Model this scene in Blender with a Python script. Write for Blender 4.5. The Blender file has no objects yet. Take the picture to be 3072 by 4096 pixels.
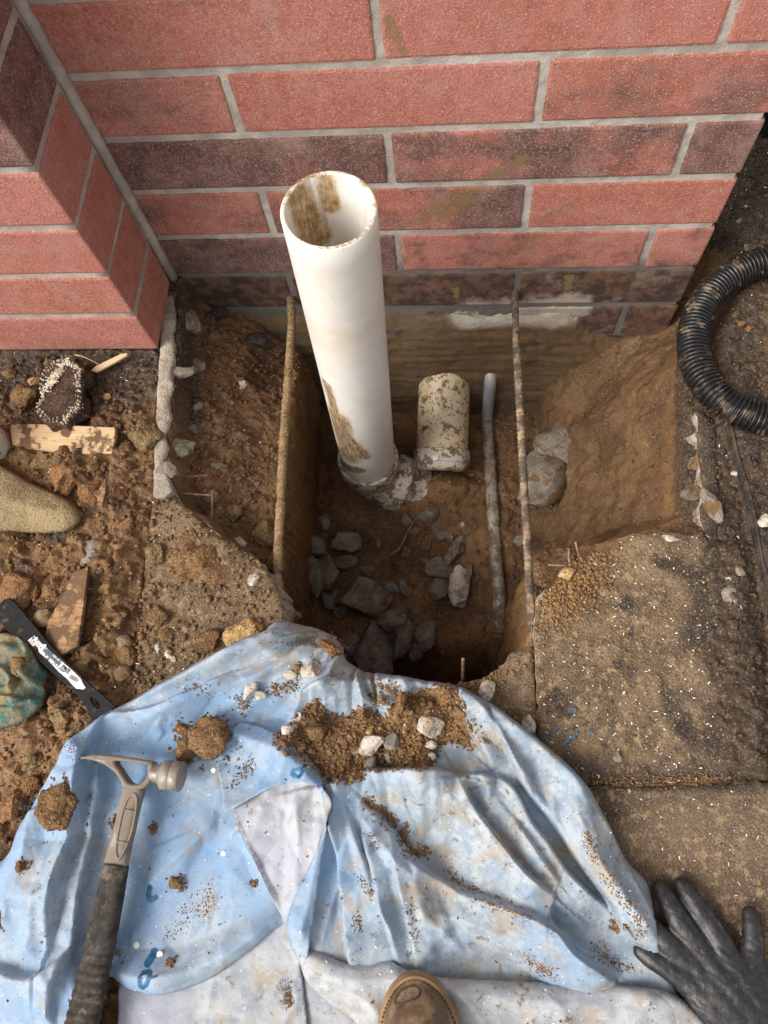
import bpy, bmesh, math, random
import numpy as np
from mathutils import Vector, Matrix

scene = bpy.context.scene
# ------------------------------------------------------------------ camera
cam_data = bpy.data.cameras.new('camera')
cam = bpy.data.objects.new('camera', cam_data)
scene.collection.objects.link(cam)
cam.matrix_world = Matrix(((0.99474, -0.01678, 0.10104, 0.1068),
                           (0.05061, 0.93818, -0.34244, -0.8345),
                           (-0.08905, 0.34575, 0.93409, 1.0579),
                           (0, 0, 0, 1)))
cam_data.sensor_fit = 'VERTICAL'
cam_data.sensor_height = 36.0
cam_data.sensor_width = 27.0
cam_data.lens = 25.753
cam_data.clip_start = 0.02
cam_data.clip_end = 200
scene.camera = cam
# ------------------------------------------------------------------ sky, sun, exposure
SUN_EL, SUN_AZ = math.radians(47), math.radians(238)      # azimuth measured clockwise from +Y
world = bpy.data.worlds.new('World')
scene.world = world
world.use_nodes = True
wn, wl = world.node_tree.nodes, world.node_tree.links
wn.clear()
w_out = wn.new('ShaderNodeOutputWorld'); w_bg = wn.new('ShaderNodeBackground')
w_sky = wn.new('ShaderNodeTexSky'); w_sky.sky_type = 'NISHITA'; w_sky.sun_disc = False
w_sky.sun_elevation = SUN_EL; w_sky.sun_rotation = SUN_AZ
w_sky.dust_density = 4.0; w_sky.air_density = 1.0
w_hs = wn.new('ShaderNodeHueSaturation'); w_hs.inputs['Saturation'].default_value = 0.22   # cloud-veiled sky
wl.new(w_sky.outputs[0], w_hs.inputs['Color']); wl.new(w_hs.outputs[0], w_bg.inputs['Color'])
w_bg.inputs['Strength'].default_value = 0.15
wl.new(w_bg.outputs[0], w_out.inputs['Surface'])
sun_data = bpy.data.lights.new('sun', 'SUN')
sun_data.energy = 1.5; sun_data.angle = math.radians(30); sun_data.color = (1.0, 0.96, 0.89)
sun = bpy.data.objects.new('sun', sun_data)
scene.collection.objects.link(sun)
sdir = Vector((math.sin(SUN_AZ) * math.cos(SUN_EL), math.cos(SUN_AZ) * math.cos(SUN_EL), math.sin(SUN_EL)))
sun.rotation_euler = sdir.to_track_quat('Z', 'Y').to_euler()
sun.location = sdir * 5
vs = scene.view_settings
vs.view_transform = 'Standard'; vs.look = 'None'; vs.gamma = 1.0; vs.use_curve_mapping = False
vs.exposure = 0.58

# ------------------------------------------------------------------ numpy noise
rng = np.random.default_rng(7)
random.seed(7)
_perm = np.random.default_rng(3).permutation(512)
_perm = np.concatenate([_perm, _perm, _perm])
_grad = np.random.default_rng(5).normal(size=(512, 3)); _grad /= np.linalg.norm(_grad, axis=1)[:, None]

def perlin(x, y, z=0.0):
    x, y, z = np.broadcast_arrays(np.asarray(x, float), np.asarray(y, float), np.asarray(z, float))
    xi, yi, zi = np.floor(x).astype(int), np.floor(y).astype(int), np.floor(z).astype(int)
    xf, yf, zf = x - xi, y - yi, z - zi
    u, v, w = [t * t * t * (t * (t * 6 - 15) + 10) for t in (xf, yf, zf)]
    def g(i, j, k):
        h = _perm[(_perm[(_perm[(xi + i) & 511] + yi + j) & 511] + zi + k) & 511]
        gr = _grad[h]
        return gr[..., 0] * (xf - i) + gr[..., 1] * (yf - j) + gr[..., 2] * (zf - k)
    def L(a, b, t): return a + t * (b - a)
    return L(L(L(g(0,0,0), g(1,0,0), u), L(g(0,1,0), g(1,1,0), u), v),
             L(L(g(0,0,1), g(1,0,1), u), L(g(0,1,1), g(1,1,1), u), v), w) * 1.6

def fbm(x, y, z=0.0, octv=4, gain=.5):
    s, a, f = 0, 1.0, 1.0
    for i in range(octv):
        s = s + a * perlin(x * f + 17.3 * i, y * f - 9.1 * i, np.asarray(z) * f + 5.7 * i); a *= gain; f *= 2.03
    return s

def worley(x, y, seed=0):
    """distance to nearest jittered cell point and a random value of that cell"""
    x, y = np.asarray(x, float), np.asarray(y, float)
    xi, yi = np.floor(x).astype(int), np.floor(y).astype(int)
    best = np.full(x.shape, 9.0); rid = np.zeros(x.shape)
    for i in (-1, 0, 1):
        for j in (-1, 0, 1):
            h = _perm[(_perm[(xi + i + seed * 31) & 511] + yi + j) & 511]
            px = xi + i + (h % 64) / 64.0; py = yi + j + ((h * 37) % 61) / 61.0
            d = np.hypot(x - px, y - py); m = d < best
            best = np.where(m, d, best); rid = np.where(m, ((h * 53) % 97) / 97.0, rid)
    return best, rid

def worley2(x, y, seed=0):
    """nearest distance, gap to the second nearest, cell value"""
    x, y = np.asarray(x, float), np.asarray(y, float)
    xi, yi = np.floor(x).astype(int), np.floor(y).astype(int)
    f1 = np.full(x.shape, 9.0); f2 = np.full(x.shape, 9.0); rid = np.zeros(x.shape)
    for i in (-1, 0, 1):
        for j in (-1, 0, 1):
            h = _perm[(_perm[(xi + i + seed * 31) & 511] + yi + j) & 511]
            d = np.hypot(x - xi - i - (h % 64) / 64.0, y - yi - j - ((h * 37) % 61) / 61.0); m = d < f1
            f2 = np.where(m, f1, np.minimum(f2, d)); rid = np.where(m, ((h * 53) % 97) / 97.0, rid); f1 = np.where(m, d, f1)
    return f1, f2 - f1, rid

def sstep(a, b, x):
    t = np.clip((np.asarray(x, float) - a) / (b - a), 0, 1); return t * t * (3 - 2 * t)

def seg_dist(x, y, pts, closed=False):
    """distance to a polyline, side sign (+ left of travel), normalised arc parameter"""
    pts = np.asarray(pts, float)
    if closed: pts = np.vstack([pts, pts[:1]])
    sl = np.linalg.norm(np.diff(pts, axis=0), axis=1); tot = sl.sum(); acc = 0
    best = np.full(np.shape(x), 1e9); sg = np.zeros(np.shape(x)); tt = np.zeros(np.shape(x))
    for k in range(len(pts) - 1):
        ax, ay = pts[k]; dx, dy = pts[k + 1] - pts[k]; l2 = dx * dx + dy * dy + 1e-12
        t = np.clip(((x - ax) * dx + (y - ay) * dy) / l2, 0, 1)
        d = np.hypot(x - ax - t * dx, y - ay - t * dy)
        m = d < best
        best = np.where(m, d, best)
        sg = np.where(m, np.sign(dx * (y - ay) - dy * (x - ax)), sg)
        tt = np.where(m, (acc + t * sl[k]) / tot, tt); acc += sl[k]
    return best, sg, tt

def inside(x, y, poly):
    poly = np.asarray(poly, float); c = np.zeros(np.shape(x), bool); n = len(poly)
    for k in range(n):
        x1, y1 = poly[k]; x2, y2 = poly[(k + 1) % n]
        if y1 == y2: continue
        c ^= ((y1 > y) != (y2 > y)) & (x < (x2 - x1) * (y - y1) / (y2 - y1) + x1)
    return c

def sdist(x, y, poly):
    d, _, _ = seg_dist(x, y, poly, True)
    return np.where(inside(x, y, poly), -d, d)

def smooth_poly(pts, n=6, closed=False):
    """Catmull-Rom resample"""
    P = [np.asarray(p, float) for p in pts]
    if closed: P = [P[-1]] + P + [P[0], P[1]]
    else: P = [2 * P[0] - P[1]] + P + [2 * P[-1] - P[-2]]
    out = []
    for i in range(1, len(P) - 2):
        a, b, c, d = P[i - 1:i + 3]
        for k in range(n):
            t = k / n
            out.append(.5 * ((2 * b) + (c - a) * t + (2 * a - 5 * b + 4 * c - d) * t * t + (3 * b - a - 3 * c + d) * t ** 3))
    if not closed: out.append(P[-2])
    return np.array(out)

# ------------------------------------------------------------------ object helpers
COL = scene.collection

def new_mesh(name, verts, faces, smooth=True):
    me = bpy.data.meshes.new(name)
    verts = np.asarray(verts, np.float32)
    if isinstance(faces, np.ndarray):
        n, k = faces.shape
        me.vertices.add(len(verts)); me.vertices.foreach_set('co', verts.ravel())
        me.loops.add(n * k); me.loops.foreach_set('vertex_index', faces.astype(np.int32).ravel())
        me.polygons.add(n)
        me.polygons.foreach_set('loop_start', np.arange(0, n * k, k, dtype=np.int32))
        me.polygons.foreach_set('loop_total', np.full(n, k, np.int32))
        me.update(calc_edges=True)
    else:
        me.from_pydata([tuple(map(float, v)) for v in verts], [], faces)
    me.validate()
    if smooth: me.polygons.foreach_set('use_smooth', np.ones(len(me.polygons), bool))
    return me

def obj(name, me, mat=None, parent=None, loc=None, rot=None, scale=None):
    o = bpy.data.objects.new(name, me); COL.objects.link(o)
    if mat is not None and me is not None and not me.materials: me.materials.append(mat)
    if parent is not None: o.parent = parent
    if loc is not None: o.location = loc
    if rot is not None: o.rotation_euler = rot
    if scale is not None: o.scale = scale
    return o

def tag(o, label=None, cat=None, group=None, kind=None):
    if label: o['label'] = label
    if cat: o['category'] = cat
    if group: o['group'] = group
    if kind: o['kind'] = kind
    return o

def empty(name, loc, label, cat, group=None):
    e = bpy.data.objects.new(name, None); COL.objects.link(e); e.location = loc
    e.empty_display_size = .02
    return tag(e, label, cat, group)

def adopt(o, parent):
    """parent while keeping world coordinates (parents here are only translated)"""
    o.parent = parent
    o.matrix_parent_inverse = Matrix.Translation(-Vector(parent.location))
    return o

def bm_mesh(name, bm, smooth=True):
    me = bpy.data.meshes.new(name); bm.normal_update(); bm.to_mesh(me); bm.free()
    if smooth: me.polygons.foreach_set('use_smooth', np.ones(len(me.polygons), bool))
    return me

def float_attr(me, name, vals):
    a = me.attributes.new(name, 'FLOAT', 'POINT'); a.data.foreach_set('value', np.asarray(vals, np.float32))

def tube(path, rad, seg=16, cap=True, close=False):
    """swept tube along 3-D points; rad scalar or list -> verts, faces"""
    P = np.asarray(path, float); n = len(P)
    rad = np.broadcast_to(np.asarray(rad, float), (n,))
    T = np.gradient(P, axis=0); T /= np.linalg.norm(T, axis=1)[:, None] + 1e-12
    up = np.array([0, 0, 1.0]) if abs(T[0][2]) < .9 else np.array([0, 1.0, 0])
    N = np.cross(T[0], up); N /= np.linalg.norm(N)
    V = []; ang = np.linspace(0, 2 * np.pi, seg, endpoint=False)
    for i in range(n):
        N = N - T[i] * np.dot(N, T[i]); N /= np.linalg.norm(N); B = np.cross(T[i], N)
        V.append(P[i] + rad[i] * (np.cos(ang)[:, None] * N + np.sin(ang)[:, None] * B))
    V = np.vstack(V); F = []
    for i in range(n - 1):
        for k in range(seg):
            a, b = i * seg + k, i * seg + (k + 1) % seg
            F.append((a, b, b + seg, a + seg))
    if cap:
        F.append(tuple(range(seg))[::-1]); F.append(tuple(range((n - 1) * seg, n * seg)))
    return V, F

def lathe(profile, p0, axis, seg=48):
    """profile: [(distance along axis, radius)]"""
    a = np.asarray(axis, float); a /= np.linalg.norm(a)
    up = np.array([0, 0, 1.0]) if abs(a[2]) < .9 else np.array([1.0, 0, 0])
    n = np.cross(a, up); n /= np.linalg.norm(n); b = np.cross(a, n)
    ang = np.linspace(0, 2 * np.pi, seg, endpoint=False); V = []; F = []
    for d, r in profile:
        V.append(np.asarray(p0) + a * d + r * (np.cos(ang)[:, None] * n + np.sin(ang)[:, None] * b))
    V = np.vstack(V)
    for i in range(len(profile) - 1):
        for k in range(seg):
            q, w = i * seg + k, i * seg + (k + 1) % seg
            F.append((q, w, w + seg, q + seg))
    return V, F

def patch(poly, step, hfun, jitter=0.0):
    """grid cells inside poly, border vertices pulled onto the outline -> verts, quads"""
    poly = np.asarray(poly, float)
    x0, y0 = poly.min(0) - step; x1, y1 = poly.max(0) + step
    xs = np.arange(x0, x1 + step, step); ys = np.arange(y0, y1 + step, step)
    X, Y = np.meshgrid(xs, ys); nx = len(xs); ny = len(ys)
    sd = sdist(X, Y, poly); ok = sd < step * .45
    q = ok[:-1, :-1] & ok[1:, :-1] & ok[:-1, 1:] & ok[1:, 1:]
    idx = np.arange(nx * ny).reshape(ny, nx)
    F = np.stack([idx[:-1, :-1][q], idx[:-1, 1:][q], idx[1:, 1:][q], idx[1:, :-1][q]], 1)
    cnt = np.bincount(F.ravel(), minlength=nx * ny)
    X = X.ravel().copy(); Y = Y.ravel().copy()
    bd = (cnt > 0) & (cnt < 4)
    cl = np.vstack([poly, poly[:1]])
    bx, by = X[bd], Y[bd]; best = np.full(bx.shape, 1e9); ox = bx.copy(); oy = by.copy()
    for k in range(len(cl) - 1):
        dx, dy = cl[k + 1] - cl[k]; l2 = dx * dx + dy * dy + 1e-12
        t = np.clip(((bx - cl[k][0]) * dx + (by - cl[k][1]) * dy) / l2, 0, 1)
        qx, qy = cl[k][0] + t * dx, cl[k][1] + t * dy; d = np.hypot(bx - qx, by - qy); m = d < best
        best = np.where(m, d, best); ox = np.where(m, qx, ox); oy = np.where(m, qy, oy)
    X[bd] = ox; Y[bd] = oy
    used = np.unique(F); remap = np.full(nx * ny, -1); remap[used] = np.arange(len(used))
    X, Y = X[used], Y[used]
    Zv = hfun(X, Y)
    return np.stack([X, Y, Zv], 1), remap[F]

# ------------------------------------------------------------------ material helper
class M:
    def __init__(s, name, rough=.8, spec=.5):
        s.m = bpy.data.materials.new(name); s.m.use_nodes = True
        s.n, s.l = s.m.node_tree.nodes, s.m.node_tree.links
        s.n.clear()
        s.out = s.n.new('ShaderNodeOutputMaterial'); s.b = s.n.new('ShaderNodeBsdfPrincipled')
        s.l.new(s.b.outputs[0], s.out.inputs[0])
        s.b.inputs['Roughness'].default_value = rough
        s.b.inputs['Specular IOR Level'].default_value = spec
        tc = s.n.new('ShaderNodeTexCoord'); oi = s.n.new('ShaderNodeObjectInfo')
        s.oi = oi
        mul = s.n.new('ShaderNodeVectorMath'); mul.operation = 'SCALE'
        cb = s.n.new('ShaderNodeCombineXYZ')
        for i in range(3): s.l.new(oi.outputs['Random'], cb.inputs[i])
        s.l.new(cb.outputs[0], mul.inputs[0]); mul.inputs['Scale'].default_value = 37.0
        add = s.n.new('ShaderNodeVectorMath'); add.operation = 'ADD'
        s.l.new(tc.outputs['Object'], add.inputs[0]); s.l.new(mul.outputs[0], add.inputs[1])
        s.co = add.outputs[0]; s.obj_co = tc.outputs['Object']
        s.geo = s.n.new('ShaderNodeNewGeometry')
    def _in(s, sock, v):
        if hasattr(v, 'is_linked') or isinstance(v, bpy.types.NodeSocket): s.l.new(v, sock)
        else:
            if sock.type == 'RGBA' and not isinstance(v, (int, float)): v = tuple(v)[:3] + (1,)
            sock.default_value = v
    def scaled(s, vec, sc):
        n = s.n.new('ShaderNodeMapping'); s.l.new(vec, n.inputs['Vector']); n.inputs['Scale'].default_value = sc
        return n.outputs[0]
    def noise(s, scale, detail=4, rough=.55, vec=None, dist=0.0):
        n = s.n.new('ShaderNodeTexNoise'); s.l.new(vec or s.co, n.inputs['Vector'])
        n.inputs['Scale'].default_value = scale; n.inputs['Detail'].default_value = min(detail, 2 if scale > 100 else 3)
        n.inputs['Roughness'].default_value = rough; n.inputs['Distortion'].default_value = dist
        return n.outputs['Fac']
    def voro(s, scale, vec=None, out='Distance', feature='F1'):
        n = s.n.new('ShaderNodeTexVoronoi'); n.feature = feature; s.l.new(vec or s.co, n.inputs['Vector'])
        n.inputs['Scale'].default_value = scale
        return n.outputs[out]
    def math(s, op, a, b=0.0, clamp=False):
        n = s.n.new('ShaderNodeMath'); n.operation = op; n.use_clamp = clamp
        s._in(n.inputs[0], a); s._in(n.inputs[1], b); return n.outputs[0]
    def step(s, x, a, b):
        n = s.n.new('ShaderNodeMapRange'); n.interpolation_type = 'SMOOTHSTEP'
        s._in(n.inputs[0], x); n.inputs[1].default_value = a; n.inputs[2].default_value = b
        return n.outputs[0]
    def mix(s, f, a, b, mode='MIX'):
        n = s.n.new('ShaderNodeMix'); n.data_type = 'RGBA'; n.blend_type = mode
        s._in(n.inputs[0], f); s._in(n.inputs[6], a); s._in(n.inputs[7], b); return n.outputs[2]
    def attr(s, name):
        n = s.n.new('ShaderNodeAttribute'); n.attribute_name = name; return n.outputs['Fac']
    def sep(s, vec):
        n = s.n.new('ShaderNodeSeparateXYZ'); s.l.new(vec, n.inputs[0]); return n.outputs
    def sepc(s, col):
        n = s.n.new('ShaderNodeSeparateColor'); s.l.new(col, n.inputs[0]); return n.outputs
    def bump(s, h, strength=.5, dist=.002, nrm=None):
        n = s.n.new('ShaderNodeBump'); n.inputs['Strength'].default_value = strength
        n.inputs['Distance'].default_value = dist; s.l.new(h, n.inputs['Height'])
        if nrm is not None: s.l.new(nrm, n.inputs['Normal'])
        return n.outputs[0]
    def col(s, c): s._in(s.b.inputs['Base Color'], c); return s
    def rough(s, r): s._in(s.b.inputs['Roughness'], r); return s
    def nrm(s, n): s.l.new(n, s.b.inputs['Normal']); return s
    def capsule(s, a, b, r, soft):
        """1 inside a capsule round the world-space segment a-b (used for smears that have a shape of their own)"""
        a = Vector(a); b = Vector(b); d = b - a
        p = s.n.new('ShaderNodeVectorMath'); p.operation = 'SUBTRACT'; s.l.new(s.geo.outputs['Position'], p.inputs[0]); p.inputs[1].default_value = a
        dt = s.n.new('ShaderNodeVectorMath'); dt.operation = 'DOT_PRODUCT'; s.l.new(p.outputs[0], dt.inputs[0]); dt.inputs[1].default_value = d / d.length_squared
        t = s.math('ADD', dt.outputs['Value'], 0, True)
        sc = s.n.new('ShaderNodeVectorMath'); sc.operation = 'SCALE'; sc.inputs[0].default_value = d; s.l.new(t, sc.inputs['Scale'])
        df = s.n.new('ShaderNodeVectorMath'); df.operation = 'SUBTRACT'; s.l.new(p.outputs[0], df.inputs[0]); s.l.new(sc.outputs[0], df.inputs[1])
        ln = s.n.new('ShaderNodeVectorMath'); ln.operation = 'LENGTH'; s.l.new(df.outputs[0], ln.inputs[0])
        return s.step(ln.outputs['Value'], r, r - soft)

# ------------------------------------------------------------------ materials
MUD = (.235, .135, .058)

def mat_soil(name='soil', crumbs=False):
    m = M(name, .9, .35)
    tone = m.attr('dark'); clay = m.attr('clay')
    n1 = m.noise(9, 5, .6); n2 = m.noise(60, 4, .6); n3 = m.noise(260, 3, .6)
    c = m.mix(m.step(n1, .35, .65), (.115, .057, .024), (.235, .125, .052))
    c = m.mix(clay, c, m.mix(m.step(n2, .3, .7), (.25, .128, .045), (.35, .20, .08)))
    c = m.mix(tone, c, m.mix(m.step(n2, .35, .7), (.022, .017, .014), (.085, .058, .038)))
    c = m.mix(m.step(n2, .50, .70), c, m.mix(.7, c, (.04, .022, .012)))  # noise patches painted dark for shaded cavities between clods
    c = m.mix(m.step(n3, .55, .72), c, m.mix(.45, c, (.42, .29, .16)))
    grit = m.voro(330); 
    c = m.mix(m.step(m.voro(190, out='Distance'), .14, .07), c, (.38, .29, .19))
    m.col(c)
    r = m.math('ADD', m.math('MULTIPLY', m.step(m.noise(14, 3), .3, .65), .40), .48); m.rough(r)
    h = m.math('ADD', m.math('MULTIPLY', n3, .5), m.math('MULTIPLY', m.step(grit, 0, .5), -.5))
    h2 = m.math('ADD', h, m.math('MULTIPLY', n2, .8))
    m.nrm(m.bump(h2, .75 if not crumbs else .4, .0035))
    return m.m

def mat_clod(name='clod_soil', a=(.125, .066, .030), b=(.235, .135, .060)):
    m = M(name, .85, .25)
    n1 = m.noise(45, 5, .65); n2 = m.noise(300, 4, .7); v = m.voro(420)
    c = m.mix(m.step(n1, .35, .65), a, b)
    c = m.mix(m.step(n2, .55, .7), c, tuple(min(1, 1.7 * k) for k in b))
    c = m.mix(m.step(n2, .45, .3), c, tuple(.35 * k for k in a))
    m.col(c); m.nrm(m.bump(m.math('ADD', m.math('MULTIPLY', v, -.6), n2), .8, .003))
    return m.m

def mat_stone(name, a, b, dirt=.35, speck=(.6, .57, .52)):
    m = M(name, .95, .12)
    n1 = m.noise(28, 5, .6); n2 = m.noise(170, 4, .65)
    c = m.mix(m.step(n1, .35, .65), a, b)
    c = m.mix(m.step(m.voro(110), .25, .12), c, speck)
    c = m.mix(m.math('MULTIPLY', m.step(m.noise(36, 5, .7), .5, .62), dirt * 2, True), c, (.16, .092, .045))
    c = m.mix(m.step(n2, .45, .28), c, m.mix(.6, c, (.04, .03, .022)))
    m.col(c); m.nrm(m.bump(m.math('ADD', n2, n1), .7, .003))
    return m.m

def mat_brick():
    m = M('fired_brick', .85, .3)
    rgb = m.sepc(m.oi.outputs['Color'])       # object colour: R flashing, G soil, B efflorescence
    big = m.noise(7.5, 4, .62); mid = m.noise(42, 4, .6); fine = m.noise(380, 3, .6)
    long = m.noise(1, 4, .6, m.scaled(m.co, (9, 9, 34)))
    base = m.mix(m.step(mid, .3, .7), (.40, .132, .088), (.465, .174, .124))
    base = m.mix(m.math('MULTIPLY', m.step(m.noise(70, 3, .7), .5, .7), .45), base, (.22, .065, .05))
    base = m.mix(m.step(m.noise(3.2, 2), .4, .65), base, m.mix(.5, base, (.50, .20, .165)))
    flash = m.step(m.math('ADD', m.math('ADD', big, m.math('MULTIPLY', long, .35)), m.math('MULTIPLY', rgb[0], .66)), .78, 1.14)
    base = m.mix(m.math('MULTIPLY', flash, .90), base, m.mix(m.step(mid, .35, .65), (.085, .060, .055), (.155, .086, .072)))
    sp = m.math('MULTIPLY', m.step(m.voro(250), .24, .13), m.step(m.noise(95, 2), .38, .5))
    base = m.mix(m.math('MULTIPLY', sp, .8), base, (.70, .50, .41))
    sp2 = m.math('MULTIPLY', m.step(m.voro(125), .12, .07), m.step(m.noise(30, 2), .40, .55))
    base = m.mix(m.math('MULTIPLY', sp2, .8), base, (.74, .60, .51))
    base = m.mix(m.math('MULTIPLY', m.step(m.voro(175), .10, .05), .8), base, (.05, .028, .024))
    haze = m.math('MULTIPLY', m.step(m.noise(16, 5, .7), .42, .78), .42)
    base = m.mix(haze, base, (.47, .31, .26))
    base = m.mix(m.math('MULTIPLY', m.step(fine, .52, .66), .5), base, m.mix(.6, base, (.08, .035, .03)))
    base = m.mix(m.math('MULTIPLY', m.step(fine, .46, .34), .35), base, (.62, .36, .29))
    # soil wiped along the foot of the wall
    d = m.math('MULTIPLY', m.step(m.math('ADD', m.noise(18, 6, .68), m.math('MULTIPLY', rgb[1], .6)), .62, 1.0), .88)
    base = m.mix(d, base, m.mix(m.step(mid, .4, .6), (.030, .022, .017), (.11, .07, .042)))
    e = m.math('MULTIPLY', m.step(m.math('ADD', m.noise(26, 6, .7), m.math('MULTIPLY', rgb[2], .5)), .66, .9), rgb[2])
    base = m.mix(e, base, (.50, .42, .36))
    # muddy finger and glove smears
    str_n = m.noise(1, 4, .7, m.scaled(m.obj_co, (60, 60, 260)))
    tot = None
    for a, b, r in SMEARS:
        k = m.capsule(a, b, r, r * .75)
        tot = k if tot is None else m.math('MAXIMUM', tot, k)
    sm = m.step(m.math('ADD', m.math('MULTIPLY', tot, .9), m.math('ADD', m.math('MULTIPLY', m.noise(150, 3, .8), 2.2), m.math('MULTIPLY', m.noise(34, 4, .75), 2.6))), 2.75, 3.35)
    sm = m.math('MULTIPLY', sm, m.step(tot, .02, .3))
    base = m.mix(m.math('MULTIPLY', sm, .75), base, (.25, .165, .07))
    ww = m.capsule((.12, 0, -.115), (.31, 0, -.105), .075, .07)
    ww = m.step(m.math('ADD', m.math('MULTIPLY', ww, 1.1), m.math('MULTIPLY', m.noise(30, 4, .75), 1.4)), 1.15, 1.75)
    base = m.mix(m.math('MULTIPLY', ww, .85), base, (.46, .39, .32))
    m.col(base)
    pit = m.step(m.voro(330), .22, .05)
    h = m.math('SUBTRACT', m.math('ADD', m.math('MULTIPLY', fine, .5), m.math('MULTIPLY', mid, .5)), m.math('MULTIPLY', pit, .6))
    m.nrm(m.bump(h, .8, .0022))
    return m.m

def mat_mortar():
    m = M('mortar', .92, .2)
    n1 = m.noise(24, 5, .6); n2 = m.noise(420, 3, .6)
    c = m.mix(m.step(n1, .35, .65), (.36, .32, .275), (.50, .455, .395))
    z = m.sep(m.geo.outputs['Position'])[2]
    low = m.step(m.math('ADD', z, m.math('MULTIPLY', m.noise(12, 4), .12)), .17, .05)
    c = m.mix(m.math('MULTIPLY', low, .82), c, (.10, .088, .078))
    c = m.mix(m.step(n2, .6, .75), c, m.mix(.5, c, (.16, .14, .12)))
    m.col(c); m.nrm(m.bump(m.math('ADD', n2, m.noise(90, 4)), .6, .0018))
    return m.m

def mat_footing():
    m = M('board_formed_concrete', .9, .25)
    g = m.noise(1, 5, .65, m.scaled(m.co, (30, 30, 75))); n1 = m.noise(9, 5, .65); n2 = m.noise(60, 4, .6)
    c = m.mix(m.step(g, .3, .7), (.105, .082, .055), (.165, .132, .09))
    c = m.mix(m.math('MULTIPLY', m.step(n1, .30, .52), .9), c, m.mix(m.step(n2, .3, .7), (.125, .075, .036), (.19, .118, .058)))
    x, y, z = m.sep(m.geo.outputs['Position'])
    w = m.capsule((.12, -.01, -.125), (.31, -.01, -.112), .075, .075)
    w = m.step(m.math('ADD', m.math('MULTIPLY', w, .8), m.math('MULTIPLY', m.noise(22, 5, .7), .7)), .55, 1.05)
    c = m.mix(m.math('MULTIPLY', w, .95), c, m.mix(m.step(g, .3, .7), (.36, .31, .24), (.55, .49, .41)))
    b = m.step(m.noise(13, 5, .7), .58, .7)
    c = m.mix(m.math('MULTIPLY', b, .7), c, (.045, .034, .027))
    m.col(c); m.nrm(m.bump(m.math('ADD', m.math('MULTIPLY', g, .5), n2), .5, .003))
    return m.m

def mat_slab(name, a=(.135, .088, .052), b=(.25, .168, .098), black=.5, fract=True):
    m = M(name, .9, .25)
    n1 = m.noise(11, 6, .65); n2 = m.noise(75, 5, .65); n3 = m.noise(420, 3, .65)
    c = m.mix(m.step(n1, .36, .64), a, b)
    c = m.mix(m.step(n2, .5, .7), c, (.33, .225, .125))
    c = m.mix(m.math('MULTIPLY', m.step(m.noise(19, 5, .7), .56, .66), black * 1.6, True), c, (.034, .027, .023))
    c = m.mix(m.step(m.math('ADD', m.attr('dark'), m.math('MULTIPLY', m.math('SUBTRACT', n2, .5), 1.8)), .25, 1.05), c, m.mix(m.step(n2, .4, .6), (.026, .020, .017), (.07, .050, .035)))
    c = m.mix(m.step(n3, .56, .7), c, m.mix(.6, c, (.46, .36, .25)))
    c = m.mix(m.step(n3, .44, .32), c, m.mix(.6, c, (.035, .026, .02)))
    if fract:
        nz = m.sep(m.geo.outputs['True Normal'])[2]
        side = m.step(nz, .75, .45)
        agg = m.mix(m.step(m.voro(85), .3, .18), m.mix(m.step(n2, .3, .7), (.30, .25, .19), (.47, .41, .33)), (.56, .50, .43))
        agg = m.mix(m.step(m.noise(30, 5, .7), .48, .62), agg, (.21, .13, .065))
        c = m.mix(side, c, agg)
    m.col(c)
    m.nrm(m.bump(m.math('ADD', m.math('MULTIPLY', n3, .7), m.math('ADD', n2, m.math('MULTIPLY', m.voro(260), -.5))), .8, .0028))
    return m.m

def mat_pvc(name, base, dirt=.3, smears=(), speck=.5, warm=(.30, .17, .06), streak=False):
    m = M(name, .38, .5)
    n1 = m.noise(26, 5, .7)
    c = m.mix(m.step(n1, .4, .7), base, tuple(.93 * k for k in base))
    c = m.mix(m.math('MULTIPLY', m.step(m.noise(10, 3), .5, .75), .5), c, (.70, .58, .40))
    sc = m.noise(1, 3, .6, m.scaled(m.co, (170, 170, 9)))
    c = m.mix(m.math('MULTIPLY', m.step(sc, .66, .72), .4), c, (.42, .38, .32))
    dm = m.step(m.math('ADD', m.noise(48, 6, .72), dirt), .86, .95)
    fl = m.step(m.noise(150, 4, .7), .72 - .1 * speck, .76 - .1 * speck)
    dm = m.math('MAXIMUM', dm, m.math('MULTIPLY', fl, min(1, speck * 2)))
    if smears:
        tot = None
        for a, b, r in smears:
            k = m.capsule(a, b, r, r * .8); tot = k if tot is None else m.math('MAXIMUM', tot, k)
        st = m.math('ADD', m.math('MULTIPLY', m.noise(1, 5, .75, m.scaled(m.co, (150, 150, 22))), .7), m.math('MULTIPLY', m.noise(70, 4, .7), .35))
        film = m.math('MULTIPLY', m.math('MULTIPLY', tot, .5), m.step(m.noise(40, 4, .7), .3, .6))
        c = m.mix(film, c, (.55, .42, .24))
        dm = m.math('MAXIMUM', dm, m.step(m.math('ADD', m.math('MULTIPLY', tot, .8), m.math('MULTIPLY', st, .9)), .86, 1.26))
    mud = m.mix(m.step(m.noise(90, 4, .7), .35, .68), tuple(.5 * k for k in warm), tuple(min(1, 1.15 * k) for k in warm))
    dm = m.math('MULTIPLY', dm, m.math('ADD', .55, m.math('MULTIPLY', m.step(m.noise(1, 3, .7, m.scaled(m.co, (330, 330, 40))), .3, .6), .45)))
    m.col(m.mix(dm, c, mud)); m.rough(m.math('ADD', .34, m.math('MULTIPLY', dm, .5)))
    m.nrm(m.bump(m.math('ADD', dm, m.math('MULTIPLY', m.noise(300, 3), .25)), .25, .0016))
    return m.m

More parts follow.
